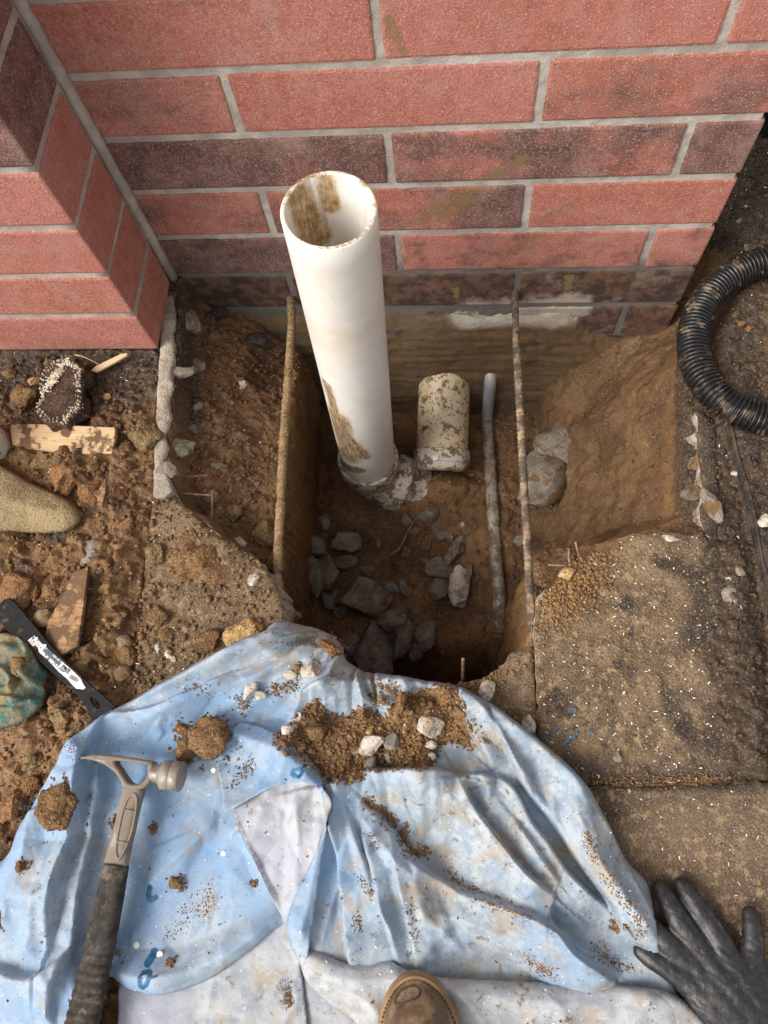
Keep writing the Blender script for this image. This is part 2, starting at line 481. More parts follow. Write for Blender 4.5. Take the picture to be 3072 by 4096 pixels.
def mat_tarp(name, a, b, stain=.5):
    m = M(name, .62, .3)
    n1 = m.noise(5, 4, .6); n2 = m.noise(38, 5, .7); n3 = m.noise(210, 4, .7)
    c = m.mix(m.step(n1, .3, .7), a, b)
    g = m.math('ADD', m.noise(9, 6, .68), m.math('MULTIPLY', m.attr('grime'), .5))
    c = m.mix(m.math('MULTIPLY', m.step(g, .45, 1.0), .70), c, m.mix(m.step(n2, .4, .6), (.27, .30, .31), (.44, .44, .41)))
    c = m.mix(m.math('MULTIPLY', m.step(m.math('ADD', m.noise(21, 6, .75), m.math('MULTIPLY', m.attr('grime'), .16)), .65 - .06 * stain, .82 - .06 * stain), .55), c, (.33, .24, .13))
    c = m.mix(m.math('MULTIPLY', m.step(m.math('ADD', m.noise(55, 6, .78), m.math('MULTIPLY', m.attr('grime'), .10)), .66, .80), .8), c, (.17, .105, .055))
    c = m.mix(m.math('MULTIPLY', m.step(m.noise(300, 4, .7), .665, .70), .8), c, (.13, .075, .04))
    c = m.mix(m.math('MULTIPLY', m.step(m.noise(170, 4, .7), .69, .72), .55), c, (.85, .83, .78))
    m.col(c)
    c1 = m.step(m.math('ABSOLUTE', m.math('SUBTRACT', m.noise(11, 2, .5, dist=.6), .5)), 0, .06)
    c2 = m.step(m.math('ABSOLUTE', m.math('SUBTRACT', m.noise(31, 2, .5, dist=.5), .5)), 0, .09)
    weave = m.math('ADD', m.math('MULTIPLY', n3, .16), m.math('ADD', m.math('MULTIPLY', c1, .7), m.math('MULTIPLY', c2, .2)))
    m.nrm(m.bump(weave, .30, .0022))
    return m.m

def mat_metal(name, a, b, rough=.45, metallic=.85, dust=.35, dustc=(.42, .36, .28)):
    m = M(name, rough)
    n1 = m.noise(60, 5, .65); n2 = m.noise(420, 3, .7)
    c = m.mix(m.step(n1, .35, .65), a, b)
    d = m.math('MULTIPLY', m.step(m.math('ADD', m.noise(33, 5, .7), dust * .3), .52, .75), .8)
    sp = m.step(m.noise(520, 2), .66, .7)
    d = m.math('MAXIMUM', d, m.math('MULTIPLY', sp, .7))
    m.col(m.mix(d, c, dustc)); m._in(m.b.inputs['Metallic'], m.math('MULTIPLY', m.math('SUBTRACT', 1.0, d), metallic))
    m.rough(m.math('ADD', rough, m.math('MULTIPLY', d, .35)))
    m.nrm(m.bump(m.math('ADD', n2, n1), .25, .001))
    return m.m

def mat_plain(name, col, rough=.7, var=.25, bump=.3, scale=60, dust=0.0, dustc=(.40, .33, .24), spec=.5, speck=None):
    m = M(name, rough, spec)
    n1 = m.noise(scale, 5, .65); n2 = m.noise(scale * 5, 3, .65)
    c = m.mix(m.step(n1, .3, .7), tuple(k * (1 - var) for k in col), tuple(min(1, k * (1 + var)) for k in col))
    if dust:
        dm = m.math('MULTIPLY', m.step(m.math('ADD', m.noise(scale * .6, 6, .72), dust * .3), .58, .8), .9)
        sp = m.math('MULTIPLY', m.step(m.noise(560, 2), .66, .71), min(1, dust * 1.5) if speck is None else speck)
        dm = m.math('MAXIMUM', dm, sp)
        c = m.mix(dm, c, dustc)
        m.rough(m.math('ADD', rough, m.math('MULTIPLY', dm, .3)))
    m.col(c); m.nrm(m.bump(m.math('ADD', n1, n2), bump, .001))
    return m.m

def mat_wood(name, a, b, dirt=.3):
    m = M(name, .75, .3)
    g = m.noise(1, 4, .6, m.scaled(m.obj_co, (14, 260, 260)))
    c = m.mix(m.step(g, .3, .7), a, b)
    dm = m.step(m.math('ADD', m.noise(40, 6, .7), dirt), .74, .86)
    m.col(m.mix(dm, c, (.13, .072, .035))); m.nrm(m.bump(g, .3, .001))
    return m.m

SMEARS = [((0.0367, 0.0, 0.1257), (0.1897, 0.0, 0.2426), .016), ((0.0734, -0.0, 0.1327), (0.1196, 0.0, 0.1702), .018),
          ((0.2252, 0.0, 0.1226), (0.2708, 0.0, 0.1506), .012), ((0.1733, 0.0, 0.0318), (0.2383, 0.0, 0.1017), .007),
          ((0.016, 0.0, 0.4544), (0.0298, 0.0, 0.4159), .012), ((0.2919, 0.0, -0.0196), (0.2992, 0.0, -0.0991), .012),
          ((0.0957, 0.0, -0.0473), (0.0958, 0.0, -0.0674), .010)]
"""brick smears: start, end and half width in metres"""
MAT = {}
MAT['soil'] = mat_soil()
MAT['crumb'] = mat_soil('soil_crumb', True)
MAT['clod'] = mat_clod()
MAT['clod_tan'] = mat_clod('clod_tan', (.33, .19, .075), (.50, .33, .15))
MAT['clod_red'] = mat_clod('clod_red', (.16, .075, .032), (.27, .14, .06))
MAT['clod_olive'] = mat_clod('clod_olive', (.15, .095, .042), (.24, .16, .075))
MAT['concrete'] = mat_stone('broken_concrete', (.16, .135, .105), (.25, .215, .17), .5, (.34, .30, .25))
MAT['concrete_pale'] = mat_stone('pale_concrete', (.46, .40, .325), (.60, .53, .44), .32, (.68, .62, .54))
MAT['concrete_dark'] = mat_stone('damp_concrete', (.17, .145, .12), (.27, .235, .2), .35, (.36, .32, .27))
MAT['tar'] = mat_stone('tarry_rock', (.030, .025, .022), (.07, .058, .05), .2, (.11, .09, .075))
MAT['pebble'] = mat_stone('pebble', (.20, .135, .08), (.30, .21, .13), .45, (.3, .22, .14))
MAT['brick'] = mat_brick()
MAT['mortar'] = mat_mortar()
MAT['footing'] = mat_footing()
MAT['slab'] = mat_slab('dirty_concrete', (.105, .066, .037), (.20, .130, .072), .4)
MAT['sliver'] = mat_slab('fresh_broken_concrete', (.30, .26, .205), (.47, .42, .35), .12)
MAT['slab_clay'] = mat_slab('clay_strewn_concrete', (.115, .078, .047), (.225, .152, .088), .5)
MAT['slab_smooth'] = mat_slab('smooth_dirty_concrete', (.105, .070, .044), (.165, .112, .070), .12)
PX = (-0.0494, -0.215, 0.3888)
PB = (-0.0879, -0.1907, -0.3657)
MAT['pvc'] = mat_pvc('white_pvc', (.84, .79, .71), .05, [
    ((-0.1074, -0.2444, 0.0392), (-0.1076, -0.2458, -0.1049), .024), ((-0.1061, -0.2467, -0.0677), (-0.1097, -0.2444, -0.2368), .052), ((-0.1015, -0.2494, -0.1348), (-0.0799, -0.2526, -0.2205), .036),
    ((-0.1344, -0.2219, -0.3211), (-0.0954, -0.2491, -0.2937), .03)], .14)
MAT['pvc_inner'] = mat_pvc('muddy_pvc_bore', (.84, .80, .74), .0, [
    (tuple(np.array(PX) + (-.048, .03, 0)), tuple(np.array(PX) + (-.03, .035, -.10)), .044),
    (tuple(np.array(PX) + (-.01, .055, 0)), tuple(np.array(PX) + (-.01, .055, -.05)), .026)], .1, (.48, .27, .085))
MAT['pvc_rim'] = mat_pvc('muddy_pvc_rim', (.80, .72, .60), .36, (), .9, (.46, .30, .13))
MAT['pvc_dirty'] = mat_pvc('mud_specked_pvc', (.66, .53, .35), .33, (), 1.3, (.20, .115, .045))
MAT['pvc_fit'] = mat_pvc('pvc_fitting', (.62, .55, .45), .40, (), 1.0, (.20, .115, .045))
MAT['conduit'] = mat_pvc('grey_conduit', (.30, .31, .32), .18, (), .5, (.22, .13, .06))
MAT['conduit_mud'] = mat_pvc('mud_coated_conduit', (.26, .235, .20), .42, (), .6, (.20, .12, .055))
MAT['glue'] = mat_plain('blue_primer', (.05, .22, .55), .4)
MAT['rebar'] = mat_plain('muddy_rebar', (.33, .235, .14), .85, .5, .8, 55, .75, (.075, .055, .045))
MAT['rebar_mud'] = mat_clod('mud_on_rebar', (.20, .125, .06), (.33, .215, .11))
MAT['wire'] = mat_plain('rusty_wire', (.24, .14, .10), .8, .4, .6, 120)
MAT['tarp'] = mat_tarp('blue_tarp', (.185, .305, .475), (.25, .365, .515))
MAT['tarp_deep'] = mat_tarp('deep_blue_tarp', (.15, .275, .455), (.195, .32, .49), .35)
MAT['tarp_under'] = mat_tarp('pale_tarp_underside', (.32, .335, .405), (.40, .405, .46), .5)
MAT['tarp_white'] = mat_tarp('white_tarp_underside', (.37, .38, .435), (.46, .46, .495), .35)
MAT['steel'] = mat_metal('dusty_steel', (.17, .145, .12), (.25, .22, .185), .55, .5, .6, (.23, .18, .125))
MAT['steel_face'] = mat_metal('worn_steel', (.24, .215, .185), (.33, .30, .265), .45, .6, .4, (.26, .20, .14))
MAT['grip'] = mat_plain('black_rubber_grip', (.046, .038, .031), .85, .45, .6, 60, .12, (.19, .155, .115), .3, .95)
MAT['bar'] = mat_plain('black_bar_paint', (.010, .0095, .010), .6, .3, .25, 90, .1, (.16, .115, .07), .2)
MAT['sticker'] = mat_plain('white_sticker', (.80, .78, .76), .5, .08, .1, 80, .12, (.30, .22, .18))
MAT['sticker_dark'] = mat_plain('slate_sticker', (.06, .085, .11), .5, .2, .1, 80, .1)
MAT['ink'] = mat_plain('label_ink', (.03, .025, .03), .6, .1, .0)
MAT['ink_white'] = mat_plain('label_white', (.82, .81, .80), .6, .05, .0)
MAT['ink_red'] = mat_plain('label_red', (.55, .10, .09), .6, .1, .0)
MAT['wood'] = mat_wood('plywood', (.46, .30, .15), (.60, .42, .24), .25)
MAT['wood_dark'] = mat_wood('damp_plywood', (.26, .13, .055), (.40, .24, .12), .33)
MAT['wood_edge'] = mat_wood('plywood_edge', (.62, .44, .24), (.72, .54, .32), .05)
MAT['foam'] = mat_plain('foam_bead', (.62, .54, .41), .85, .3, .3, 60, .35, (.20, .13, .08))
MAT['foam_top'] = mat_clod('tarred_foam_face', (.045, .026, .018), (.105, .062, .04))
MAT['hose'] = mat_plain('black_corrugated_plastic', (.014, .013, .013), .33, .3, .12, 70, .22, (.24, .17, .10))
MAT['glove'] = mat_plain('black_nitrile', (.022, .020, .020), .38, .4, .4, 120, .04, (.13, .10, .07), .5, .4)
MAT['cuff'] = mat_plain('knit_cuff', (.045, .038, .033), .95, .3, .9, 260, .4, (.15, .115, .08))
MAT['leather'] = mat_plain('brown_leather', (.115, .068, .034), .6, .35, .5, 40, .4, (.34, .225, .12))
MAT['suede'] = mat_plain('worn_suede', (.27, .185, .115), .95, .3, .8, 240)
MAT['welt'] = mat_plain('tan_welt', (.27, .16, .065), .65, .25, .4, 60, .2, (.2, .12, .06))
MAT['thread'] = mat_plain('dark_thread', (.07, .04, .025), .9, .2, .2)
MAT['rag'] = None
MAT['can'] = mat_pvc('mud_splashed_can', (.60, .53, .44), .28, (), .6, (.17, .10, .048))
MAT['can_blue'] = mat_plain('blue_can_lining', (.03, .16, .48), .3, .25, .2)
MAT['mudcoat'] = mat_slab('mud_coat', (.20, .142, .066), (.32, .24, .125), .0, False)
MAT['shaving'] = mat_plain('pvc_shaving', (.85, .82, .76), .5, .1, .1)
MAT['blue_paint'] = mat_plain('blue_paint', (.025, .11, .20), .6, .5, .3, 150, .35, (.16, .11, .07))
MAT['teal_ink'] = mat_plain('teal_ink', (.02, .105, .21), .6, .5, .2, 120)
MAT['black_void'] = mat_plain('void_filler_black', (.008, .008, .008), .6, .3, .3)

def mat_rag():
    m = M('green_mesh_rag', .95, .1)
    st = m.noise(1, 3, .6, m.scaled(m.obj_co, (110, 420, 420)), .2)
    wv = m.noise(1, 3, .6, m.scaled(m.obj_co, (140, 60, 60)), .3)
    c = m.mix(m.step(st, .38, .62), (.045, .12, .11), (.10, .19, .16))
    c = m.mix(m.step(wv, .44, .62), c, (.25, .215, .13))
    c = m.mix(m.step(m.voro(430), .18, .08), c, (.04, .05, .045))
    c = m.mix(m.step(m.noise(22, 5, .7), .46, .66), c, (.27, .20, .11))
    m.col(c); m.nrm(m.bump(m.voro(430), .6, .0015)); return m.m
MAT['rag'] = mat_rag()

# ------------------------------------------------------------------ brick wall, pilaster, foundation
BL, BH, JT = .4064, .09987, .0105
XC, XE, PD = -.4160, .4987, .1536          # inner corner, wall end, pilaster projection
TOPC = 13

def brick_box(x0, x1, y0, y1, z0, z1, seed):
    r = random.Random(seed)
    cx, cy, cz = (x0 + x1) / 2, (y0 + y1) / 2, (z0 + z1) / 2
    bm = bmesh.new(); bmesh.ops.create_cube(bm, size=1)
    for v in bm.verts:
        v.co.x *= (x1 - x0); v.co.y *= (y1 - y0); v.co.z *= (z1 - z0)
        v.co.x += r.uniform(-.0009, .0009); v.co.z += r.uniform(-.0009, .0009); v.co.y += r.uniform(-.0006, .0006)
    bmesh.ops.bevel(bm, geom=bm.edges[:], offset=.0042, segments=2, profile=.6, affect='EDGES')
    return bm_mesh('brick', bm, False), (cx, cy, cz)

def rough_face(x0, x1, z0, z1, y, step, amp, seed):
    xs = np.arange(x0, x1 + step, step); zs = np.arange(z0, z1 + step, step)
    xs[-1] = x1; zs[-1] = z1
    X, Zg = np.meshgrid(xs, zs)
    Yg = y + amp * fbm(X * 60 + seed, Zg * 60, seed, 3)
    n, k = X.shape; idx = np.arange(n * k).reshape(n, k)
    F = np.stack([idx[:-1, :-1].ravel(), idx[:-1, 1:].ravel(), idx[1:, 1:].ravel(), idx[1:, :-1].ravel()], 1)
    return np.stack([X.ravel(), Yg.ravel(), Zg.ravel()], 1), F

def box_vf(x0, x1, y0, y1, z0, z1):
    V = [(x0,y0,z0),(x1,y0,z0),(x1,y1,z0),(x0,y1,z0),(x0,y0,z1),(x1,y0,z1),(x1,y1,z1),(x0,y1,z1)]
    F = [(0,3,2,1),(4,5,6,7),(0,1,5,4),(1,2,6,5),(2,3,7,6),(3,0,4,7)]
    return V, F

def join_vf(parts):
    V, F, o = [], [], 0
    for v, f in parts:
        V.append(np.asarray(v, float)); F += [tuple(int(i) + o for i in q) for q in f]; o += len(v)
    return np.vstack(V), F

wall = empty('brick_wall', (0, 0, 0), 'red and dark-flashed brick wall with grey mortar standing behind the dug hole', 'wall')
FLASH = {5: [.05, .0, .05], 4: [.42, .02, .30], 3: [.82, .50, .52], 2: [.34, .46, .05], 1: [.78, .16, .26], 0: [.55, .22, .40], -1: [.3, .3, .3]}
SOILED = {2: .10, 1: .32, 0: .95, -1: .85}
kb = 0
for j in range(-1, TOPC):
    z0, z1 = (j - 1) * BH + JT / 2, j * BH - JT / 2
    joints = [k * BL for k in ((-2, -1, 0, 1, 2) if j % 2 else (-1.5, -.5, .5, 1.5))]
    edges = sorted([x for x in joints if XC + .03 < x < XE - .03])
    edges = [XC] + edges + [XE]
    if j == -1: edges = [.20, BL, XE]
    for i in range(len(edges) - 1):
        x0 = edges[i] + (JT / 2 if i else (.004 if j > -1 else 0)); x1 = edges[i + 1] - (JT / 2 if i < len(edges) - 2 else 0)
        me, c = brick_box(x0, x1, random.Random(j * 9 + i).uniform(-.0008, .0008), .092, z0, z1, j * 20 + i)
        o = obj('brick', me, MAT['brick'], wall, c)
        fl = FLASH.get(j, [random.Random(j * 7 + i).choice((0, .05, .35, .6)) for _ in range(4)])
        o.color = (fl[min(i, len(fl) - 1)], SOILED.get(j, 0), .30 if (j == 0 and i == len(edges) - 2) else (.22 if j == -1 else 0), 1)
# mortar body with a rough tooled face
mv = [rough_face(XC - .005, XE - .006, -.2, (TOPC - 1) * BH, .0023, .0040, .0010, 2),
      box_vf(XC - .005, XE - .006, .012, .14, -.2, (TOPC - 1) * BH)]
V, F = join_vf(mv)
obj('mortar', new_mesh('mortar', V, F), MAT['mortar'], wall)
# thick concave bead in the inner corner
zz = np.linspace(.0, (TOPC - 1) * BH, 160)
pth = np.stack([XC + .0035 + .0012 * fbm(zz * 40, 3, 1, 3), -.0035 + .0012 * fbm(zz * 40, 9, 1, 3), zz], 1)
V, F = tube(pth, .0085 + .0012 * fbm(zz * 30, 1, 5, 3), 14)
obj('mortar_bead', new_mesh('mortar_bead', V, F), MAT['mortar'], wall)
# rough parging where the lowest bricks meet the footing
fv = []
xs = np.linspace(-.95, .62, 320); zs = np.linspace(-1.0, -.098, 150)
X, Zg = np.meshgrid(xs, zs)
topz = -.1015 + .004 * fbm(X * 30, 1, 2, 3) - .105 * sstep(.30, .40, X + .02 * fbm(X * 60, 4, 2, 3))
topz = topz - sstep(-.41, -.43, X) * .05
k = (Zg - zs[0]) / (zs[-1] - zs[0]); Zg = zs[0] + k * (topz - zs[0])
Yg = -.007 + .0022 * fbm(X * 7, Zg * 60, 3, 4) + .0035 * fbm(X * 9, Zg * 9, 8, 3) + .012 * sstep(.93, 1.0, k)
n, m_ = X.shape; idx = np.arange(n * m_).reshape(n, m_)
F = np.stack([idx[:-1, :-1].ravel(), idx[:-1, 1:].ravel(), idx[1:, 1:].ravel(), idx[1:, :-1].ravel()], 1)
ft = obj('footing', new_mesh('footing', np.stack([X.ravel(), Yg.ravel(), Zg.ravel()], 1), F), MAT['footing'], wall)
ft['label'] = 'board-formed concrete footing stained brown with a whitish patch'
V, F = box_vf(-.95, .62, .014, .24, -1.0, -.215)
obj('footing_body', new_mesh('footing_body', V, F, False), MAT['footing'], wall)

pil = empty('brick_pilaster', (XC - .2, -PD / 2, 0), 'red brick pilaster projecting from the wall above dark soil', 'pilaster')
PFL = [(.04, 0), (.03, 0), (.05, 0), (.16, 0), (.62, 0), (.60, 0), (.2, 0)]
for j in range(1, TOPC):
    z0, z1 = (j - 1) * BH + JT / 2 - (.004 if j == 1 else 0), j * BH - JT / 2
    xa = XC
    for i, xb in enumerate((XC - BL, XC - 2 * BL)):
        me, c = brick_box(xb + JT / 2, xa - (0 if i == 0 else JT / 2), -PD, -.0135, z0, z1, 700 + j * 3 + i)
        o = obj('brick', me, MAT['brick'], None, c); adopt(o, pil)
        f = PFL[j - 1] if j - 1 < len(PFL) else (random.Random(j).choice((.05, .4)), 0)
        o.color = (f[0], 0, 0, 1); xa = xb
V, F = box_vf(XC - 2 * BL + .003, XC - .0025, -PD + .0028, -.004, -.002, (TOPC - 1) * BH)
bm = bmesh.new()
for v in V: bm.verts.new(v)
bm.verts.ensure_lookup_table()
for f in F: bm.faces.new([bm.verts[i] for i in f])
bmesh.ops.subdivide_edges(bm, edges=bm.edges[:], cuts=40, use_grid_fill=True)
for v in bm.verts:
    n = float(perlin(v.co.x * 80, v.co.y * 80, v.co.z * 80)) * .0011
    if v.co.x > XC - .004: v.co.x += n
    if v.co.y < -PD + .004: v.co.y += n
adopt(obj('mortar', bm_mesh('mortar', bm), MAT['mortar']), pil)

# ------------------------------------------------------------------ ground with the dug hole
SLAB_L = [(-0.3818, -0.4296), (-0.3641, -0.4341), (-0.3452, -0.4274), (-0.3259, -0.4438), (-0.2914, -0.4735), (-0.2626, -0.4928), (-0.2274, -0.5087), (-0.1954, -0.5325), (-0.1698, -0.5559), (-0.1568, -0.5857), (-0.1498, -0.6137), (-0.1427, -0.6287), (-0.037, -0.7615), (-0.065, -0.9063), (-0.3454, -0.9221), (-0.3582, -0.7628), (-0.3636, -0.7035), (-0.3695, -0.6277), (-0.379, -0.5106)]
SLIVER = [(-0.4267, -0.0419), (-0.4098, -0.0402), (-0.3943, -0.0912), (-0.3958, -0.1199), (-0.3858, -0.1575), (-0.3867, -0.1943), (-0.3793, -0.2215), (-0.3819, -0.257), (-0.373, -0.2832), (-0.378, -0.3176), (-0.3707, -0.3386), (-0.3747, -0.3678), (-0.3594, -0.3955), (-0.3505, -0.4179), (-0.3624, -0.4301), (-0.3814, -0.4272), (-0.3969, -0.3091), (-0.4098, -0.1942), (-0.4199, -0.1005)]
SLAB_R = [(0.2182, -0.6618), (0.2172, -0.6122), (0.221, -0.5857), (0.2347, -0.5653), (0.2475, -0.558), (0.2644, -0.5268), (0.2843, -0.5142), (0.3207, -0.5048), (0.3456, -0.4885), (0.3758, -0.4735), (0.4074, -0.4677), (0.436, -0.4729), (0.465, -0.4716), (0.4737, -0.4836), (0.474, -0.5263), (0.4726, -0.5848), (0.4722, -0.679), (0.4686, -0.7428), (0.4667, -0.8113), (0.3916, -0.8191), (0.2839, -0.828), (0.2221, -0.8335), (0.2212, -0.7623)]
SLAB_P = [(0.1075, -0.7048), (0.1249, -0.7015), (0.143, -0.6957), (0.1572, -0.6848), (0.1721, -0.6765), (0.1807, -0.6612), (0.1977, -0.6508), (0.2146, -0.6462), (0.2166, -0.6748), (0.2189, -0.7539), (0.2209, -0.8335), (0.119, -0.8388), (0.0795, -0.7564)]
SLAB_F = [(0.1928, -0.839), (0.2837, -0.832), (0.3971, -0.8234), (0.5139, -0.8134), (0.6525, -0.8025), (0.6257, -1.238), (0.1251, -1.2826), (0.1502, -0.9491)]
SLAB_E = [(0.4715, -0.2635), (0.478, -0.2838), (0.4691, -0.3275), (0.473, -0.3662), (0.4735, -0.4041), (0.4633, -0.4485), (0.4731, -0.47), (0.474, -0.5263), (0.4858, -0.5052), (0.4945, -0.4333), (0.4981, -0.3583), (0.5013, -0.2796)]
FLOOR = [(-.185, .05), (-.185, -.30), (-.178, -.50), (-.150, -.60), (-.11, -.68), (.0, -.70), (.12, -.69), (.175, -.63), (.195, -.55), (.212, -.485), (.29, -.425), (.325, -.32), (.318, -.18), (.285, -.06), (.27, .05)]
RIM = [(-.215, .06), (-.212, -.25), (-.207, -.42), (-.190, -.52), (-.165, -.60), (-.14, -.71), (0, -.735), (.13, -.72), (.195, -.665), (.217, -.61), (.222, -.50), (.24, -.476), (.30, -.470), (.40, -.455), (.452, -.430), (.465, -.30), (.478, -.15), (.52, -.05), (.55, .06)]
LEDGE = [(-.400, .06), (-.388, -.05), (-.378, -.20), (-.366, -.34), (-.355, -.43), (-.30, -.45), (-.22, -.525), (-.15, -.60), (-.12, -.66), (-.05, -.5), (-.05, .06)]
LEDGE_R = [(0.2087, -0.6125), (0.2172, -0.6122), (0.221, -0.5857), (0.2347, -0.5653), (0.2475, -0.558), (0.2644, -0.5268), (0.2843, -0.5142), (0.3207, -0.5048), (0.3456, -0.4885), (0.3758, -0.4735), (0.4074, -0.4677), (0.4084, -0.4554), (0.3207, -0.4512), (0.2113, -0.4532)]
EDGE_R = [(0.4951, -0.1629), (0.5137, -0.2996), (0.5229, -0.3656), (0.5314, -0.4544), (0.5374, -0.5247), (0.5419, -0.5853), (0.5524, -0.6993), (0.5697, -0.8268)]

def ground_h(x, y, detail=True):
    x = np.asarray(x, float); y = np.asarray(y, float)
    left = sstep(-.28, -.36, x)
    h = -.008 + .006 * fbm(x * 6, y * 6, 1, 3)
    # loose heaped soil left of the slab
    heap = sstep(-.36, -.42, x) * sstep(-.20, -.30, y)
    h = h + heap * (.010 + .010 * fbm(x * 11, y * 11, 4, 3))
    # right-hand strip and the raised bed beyond its edging
    dr, sg, _ = seg_dist(x, y, EDGE_R)
    h = h + np.where(x > .45, .026 * sstep(-.004, .004, np.where(sg > 0, dr, -dr)), 0) * sstep(.04, -.10, y) 
    
    for s in (SLAB_L, SLIVER, SLAB_R, SLAB_P, SLAB_F):
        d = sdist(x, y, s)
        if s is SLAB_R:                       # loose black soil has spilled over the slab's right-hand border
            lap = .016 * sstep(.42, .46, x) * (1 + 1.2 * fbm(x * 22, y * 22, 14, 3)).clip(0, 2)
            h = h + .016 * sstep(.44, .47, x) * sstep(.54, .50, x) * sstep(-.46, -.50, y) * sstep(-.81, -.79, y)
            d = d + lap
        h = h + np.where(d < .0, -.085 * sstep(.0, -.006, d), 0)
    # ledge under the broken-out concrete
    dl = sdist(x, y, LEDGE)
    t = sstep(-.40, -.19, x); lz = -.055 - .055 * t - .07 * t * sstep(-.40, -.05, y) - .03 * sstep(-.2, .0, y)
    lz = lz + .012 * fbm(x * 14, y * 14, 2, 4)
    h = h + (lz - h) * sstep(.004, -.012, dl)
    lr = sdist(x, y, LEDGE_R); h = h + (-.072 + .010 * fbm(x * 20, y * 20, 15, 3) - h) * sstep(.004, -.010, lr)
    # bank on the right is rimmed a little lower beside the wall
    rimz = np.where(x > .1, -.035 - .045 * sstep(.40, .32, x) * sstep(-.40, -.46, y) - .10 * sstep(-.16, -.0, y) + .01 * fbm(x * 12, y * 12, 5, 3), h)
    dr2 = sdist(x, y, RIM); df = sdist(x, y, FLOOR)
    fl = -.505 - .03 * sstep(-.25, -.50, y) - .20 * sstep(-.53, -.68, y) + .012 * fbm(x * 9, y * 9, 6, 4) + .055 * np.exp(-(((x - .07) / .085) ** 2 + ((y + .215) / .05) ** 2)) + .035 * np.exp(-(((x + .02) / .07) ** 2 + ((y + .26) / .04) ** 2))  # front of the floor dropped deeper so that it falls dark
    tt = np.clip(np.maximum(df, 0) / (np.maximum(df, 0) + np.maximum(-dr2, 0) + 1e-9), 0, 1)
    bank = sstep(.15, .28, x) * sstep(-.53, -.44, y)
    prof = tt * (1 - bank) + bank * (tt ** .85)
    hole = fl + (np.where(x > .1, rimz, h) - fl) * prof
    hole = np.where(df < 0, fl, hole)
    h = np.where(dr2 < 0, hole, h + (rimz - h) * sstep(.05, 0.0, dr2) * bank)
    if detail:
        out = sstep(-.35, -.10, h)
        w1, g1, r1 = worley2(x * 24 + .3 * perlin(x * 60, y * 60, 2), y * 24 + .3 * perlin(x * 60, y * 60, 8), 1)
        w2, g2, r2 = worley2(x * 58 + .3 * perlin(x * 120, y * 120, 2), y * 58, 2); w3, r3 = worley(x * 130, y * 130, 3)
        lump = (r1 ** 2 * .024 * sstep(.0, .28, g1) * (1 - .6 * w1) + .006 * fbm(x * 30, y * 30, 12, 3)) * heap + r2 ** 2 * .009 * sstep(.0, .3, g2) * (1 - .5 * w2) + np.maximum(0, .6 - w3) * .0040 * r3
        calm = 1 - .35 * sstep(.22, .30, x) * sstep(-.02, -.08, h)
        inner = np.where(dr2 < 0, .42, 1.0)
        h = h + (lump + .0035 * fbm(x * 55, y * 55, 9, 4) + .0016 * fbm(x * 210, y * 210, 9, 2)) * calm * inner
    return h

def axis_coords(lo, hi, step, far):
    fine = np.arange(lo, hi + step, step)
    g = [step]
    a, b = [], []
    s, p = step * 3, hi
    while p < far: s *= 1.6; p += s; b.append(p)
    s, p = step * 3, lo
    while p > -far: s *= 1.6; p -= s; a.append(p)
    return np.concatenate([a[::-1], fine, b])

gx = axis_coords(-.72, .70, .0027, 40); gy = axis_coords(-1.18, .36, .0027, 40)
X, Y = np.meshgrid(gx, gy); Hh = ground_h(X, Y)
far = np.maximum(sstep(.70, .76, np.abs(X)), np.maximum(sstep(-1.18, -1.24, Y), sstep(.36, .42, Y)))
Hh = Hh * (1 - far) - .012 * far
# undercut the left face and roughen the steep faces sideways
steep = sstep(-.06, -.16, Hh)
Xw = X - .085 * np.clip(-Hh - .1, 0, .6) * sstep(.0, -.15, X) * sstep(-.05, -.2, Hh) * sstep(-.05, -.10, X)
wob = fbm(X * 16, Y * 16, Hh * 16, 3) * .010 + fbm(X * 38, Y * 38, Hh * 38, 2) * .004 + fbm(X * 70, Y * 70, Hh * 70, 2) * .0016
cut = np.abs(perlin(X * 3 + Y * 42, Hh * 5, 3)) * .007 + np.abs(perlin(Y * 95, Hh * 9, 7)) * .0025   # spade marks on the faces
Xw = Xw + (wob + cut * sstep(-.15, -.2, X)) * steep
n, m_ = X.shape; idx = np.arange(n * m_).reshape(n, m_)
F = np.stack([idx[:-1, :-1].ravel(), idx[:-1, 1:].ravel(), idx[1:, 1:].ravel(), idx[1:, :-1].ravel()], 1)
me = new_mesh('ground', np.stack([Xw.ravel(), Y.ravel(), Hh.ravel()], 1), F)
nz = fbm(X * 9, Y * 9, 3, 4)

